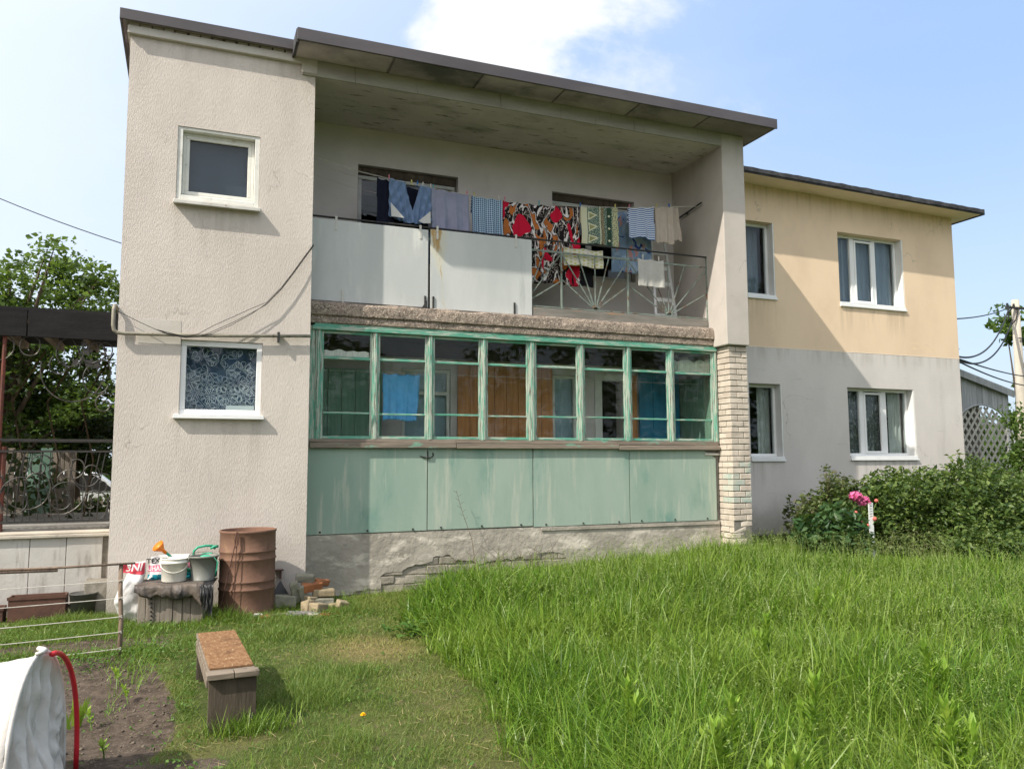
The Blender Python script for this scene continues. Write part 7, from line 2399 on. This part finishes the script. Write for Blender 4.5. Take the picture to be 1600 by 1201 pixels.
for k, (wx, wy, wh, lab) in enumerate(((2.33, -6.80, 0.42, 'pale green leafy weed standing at the lower meadow edge'), (3.07, -6.55, 0.50, 'tallest pale weed in the middle of the near grass'), (3.40, -7.15, 0.46, 'pale leafy weed nearest to the lower right corner'), (3.52, -6.95, 0.40, 'pale weed just behind the one in the lower right corner'),
                                       (3.98, -5.1, 0.48, 'light green weed deeper in the tall grass'), (4.35, -6.2, 0.46, 'light green weed at the right end of the near meadow'), (2.55, -6.55, 0.42, 'slim pale weed between the meadow edge and its middle'), (2.45, -7.05, 0.36, 'short pale weed at the bottom edge of the picture'),
                                       (5.2, -4.2, 0.44, 'pale weed far back on the right of the meadow'), (2.35, -5.9, 0.36, 'small pale weed right at the mown edge'))):
    weed(lab, B(wx, wy), wh, 100 + k)
dk = thing('dock_plant', 'broad leaved weed clump where the lawn meets the tall grass', 'weed', B(2.05, -2.35))
rng2 = np.random.default_rng(5)
vs, fs = [], []
for i in range(70):
    a = rng2.uniform(0, 6.28)
    el = rng2.uniform(0.2, 1.1)
    r0 = rng2.uniform(0, 0.20)
    b0 = rng2.uniform(0, 6.28)
    p = Vector((r0 * math.cos(b0) * 1.4, r0 * math.sin(b0), rng2.uniform(0.0, 0.12)))
    L_ = rng2.uniform(0.08, 0.17)
    w_ = L_ * 0.42
    d = Vector((math.cos(a) * math.cos(el), math.sin(a) * math.cos(el), math.sin(el)))
    s_ = Vector((-math.sin(a), math.cos(a), 0))
    n0 = len(vs)
    vs += [p, p + d * L_ * 0.4 + s_ * w_ / 2 + Vector((0, 0, .01)), p + d * L_ * 0.45, p + d * L_ * 0.4 - s_ * w_ / 2 + Vector((0, 0, .01)), p + d * L_ + Vector((0, 0, -L_ * .3))]
    fs += [(n0, n0 + 1, n0 + 2), (n0, n0 + 2, n0 + 3), (n0 + 1, n0 + 4, n0 + 2), (n0 + 2, n0 + 4, n0 + 3)]
MB().add(vs, fs).build('leaves', L_DOCK, dk)
iris = thing('blade_plant', 'tuft of sword shaped yellow green leaves beside the red hoop', 'plant', B(-0.62, -4.05))
vs, fs = [], []
for i in range(11):
    a = rng2.uniform(0, 6.28)
    L_ = rng2.uniform(0.12, 0.22)
    p = Vector((rng2.normal() * 0.03, rng2.normal() * 0.03, 0))
    tip = p + Vector((math.cos(a) * L_ * .35, math.sin(a) * L_ * .35, L_))
    s_ = Vector((0.009, 0.003, 0))
    m_ = p.lerp(tip, 0.55) + Vector((0, 0, 0.02))
    n0 = len(vs)
    vs += [p - s_, p + s_, m_ - s_ * .8, m_ + s_ * .8, tip]
    fs += [(n0, n0 + 1, n0 + 3, n0 + 2), (n0 + 2, n0 + 3, n0 + 4)]
MB().add(vs, fs).build('leaves', L_WEED, iris)
for k, (sx_, sy_) in enumerate(((-0.50, -4.15), (-0.33, -3.55), (-0.38, -4.75), (-0.42, -3.1))):
    weed(('seedling with small leaves beside the sword leaved tuft', 'leafy seedling in the middle of the dug bed', 'pale seedling at the bottom of the dug bed', 'green seedling near the fence stake on the dug bed')[k], B(sx_, sy_), 0.10, 140 + k, 'seedling', 'seedling', L_WEED, 16, 0.024, 0.06, 'seedlings on the dug bed')
df = thing('dandelion', 'single yellow dandelion flower in the mown lawn', 'flower', B(1.09, -4.73))
MB().tube([(0, 0, 0), (0.004, 0.0, 0.055)], 0.0025, 6).build('stem', m_stem, df)
dl = MB()
for ring, (r_, zz) in enumerate(((0.020, 0.058), (0.014, 0.066), (0.008, 0.071))):
    for k in range(14 - 3 * ring):
        a = 2 * math.pi * k / (14 - 3 * ring) + ring * .2
        d = Vector((math.cos(a), math.sin(a), 0))
        s_ = Vector((-math.sin(a), math.cos(a), 0)) * 0.004
        c_ = Vector((0.004, 0, zz - 0.006))
        dl.add([c_ - s_ * .4, c_ + s_ * .4, c_ + d * r_ + s_ + Vector((0, 0, .008)), c_ + d * r_ - s_ + Vector((0, 0, .008))], [(0, 1, 2, 3)])
dl.build('petals', m_dandelion, df)
# a dead stalk on the green sheets
ds = MB().tube([(4.05 - 0.53, 0.0, 0.3), (3.50, 0.10, 0.65), (3.40, 0.2, 1.0), (3.33, 0.24, 1.28)], [0.005, 0.004, 0.003, 0.002], 5)
for k in range(8):
    ds.tube([(3.42 - k * .012, 0.18 + k * .008, 0.9 + k * 0.05), (3.42 - k * .012 + (-1) ** k * .05, 0.17 + k * .008, 0.93 + k * 0.05)], 0.0018, 4)
tag(ds.build('dead_stalk', m_twig), 'thin dead stalk standing against the green sheets', 'stalk')
x = rng2.uniform(3.1, 4.8, 60)
dt = MB()
for xx in x:
    yy = rng2.uniform(0.05, 0.3)
    hh_ = rng2.uniform(0.25, 0.55)
    dt.tube([(xx, yy, H(xx, yy)), (xx + rng2.normal() * .05, yy + .02, H(xx, yy) + hh_ * .6), (xx + rng2.normal() * .12, yy + .02, H(xx, yy) + hh_)], [0.003, 0.0025, 0.0015], 4)
dto = dt.build('dead_stalks', m_twig)
tag(dto, 'thicket of thin dead stalks along the foot of the plinth', 'dry weeds', kind='stuff')
print('grass blades', N_MEADOW, N_LAWN, 'objects', len(bpy.data.objects))
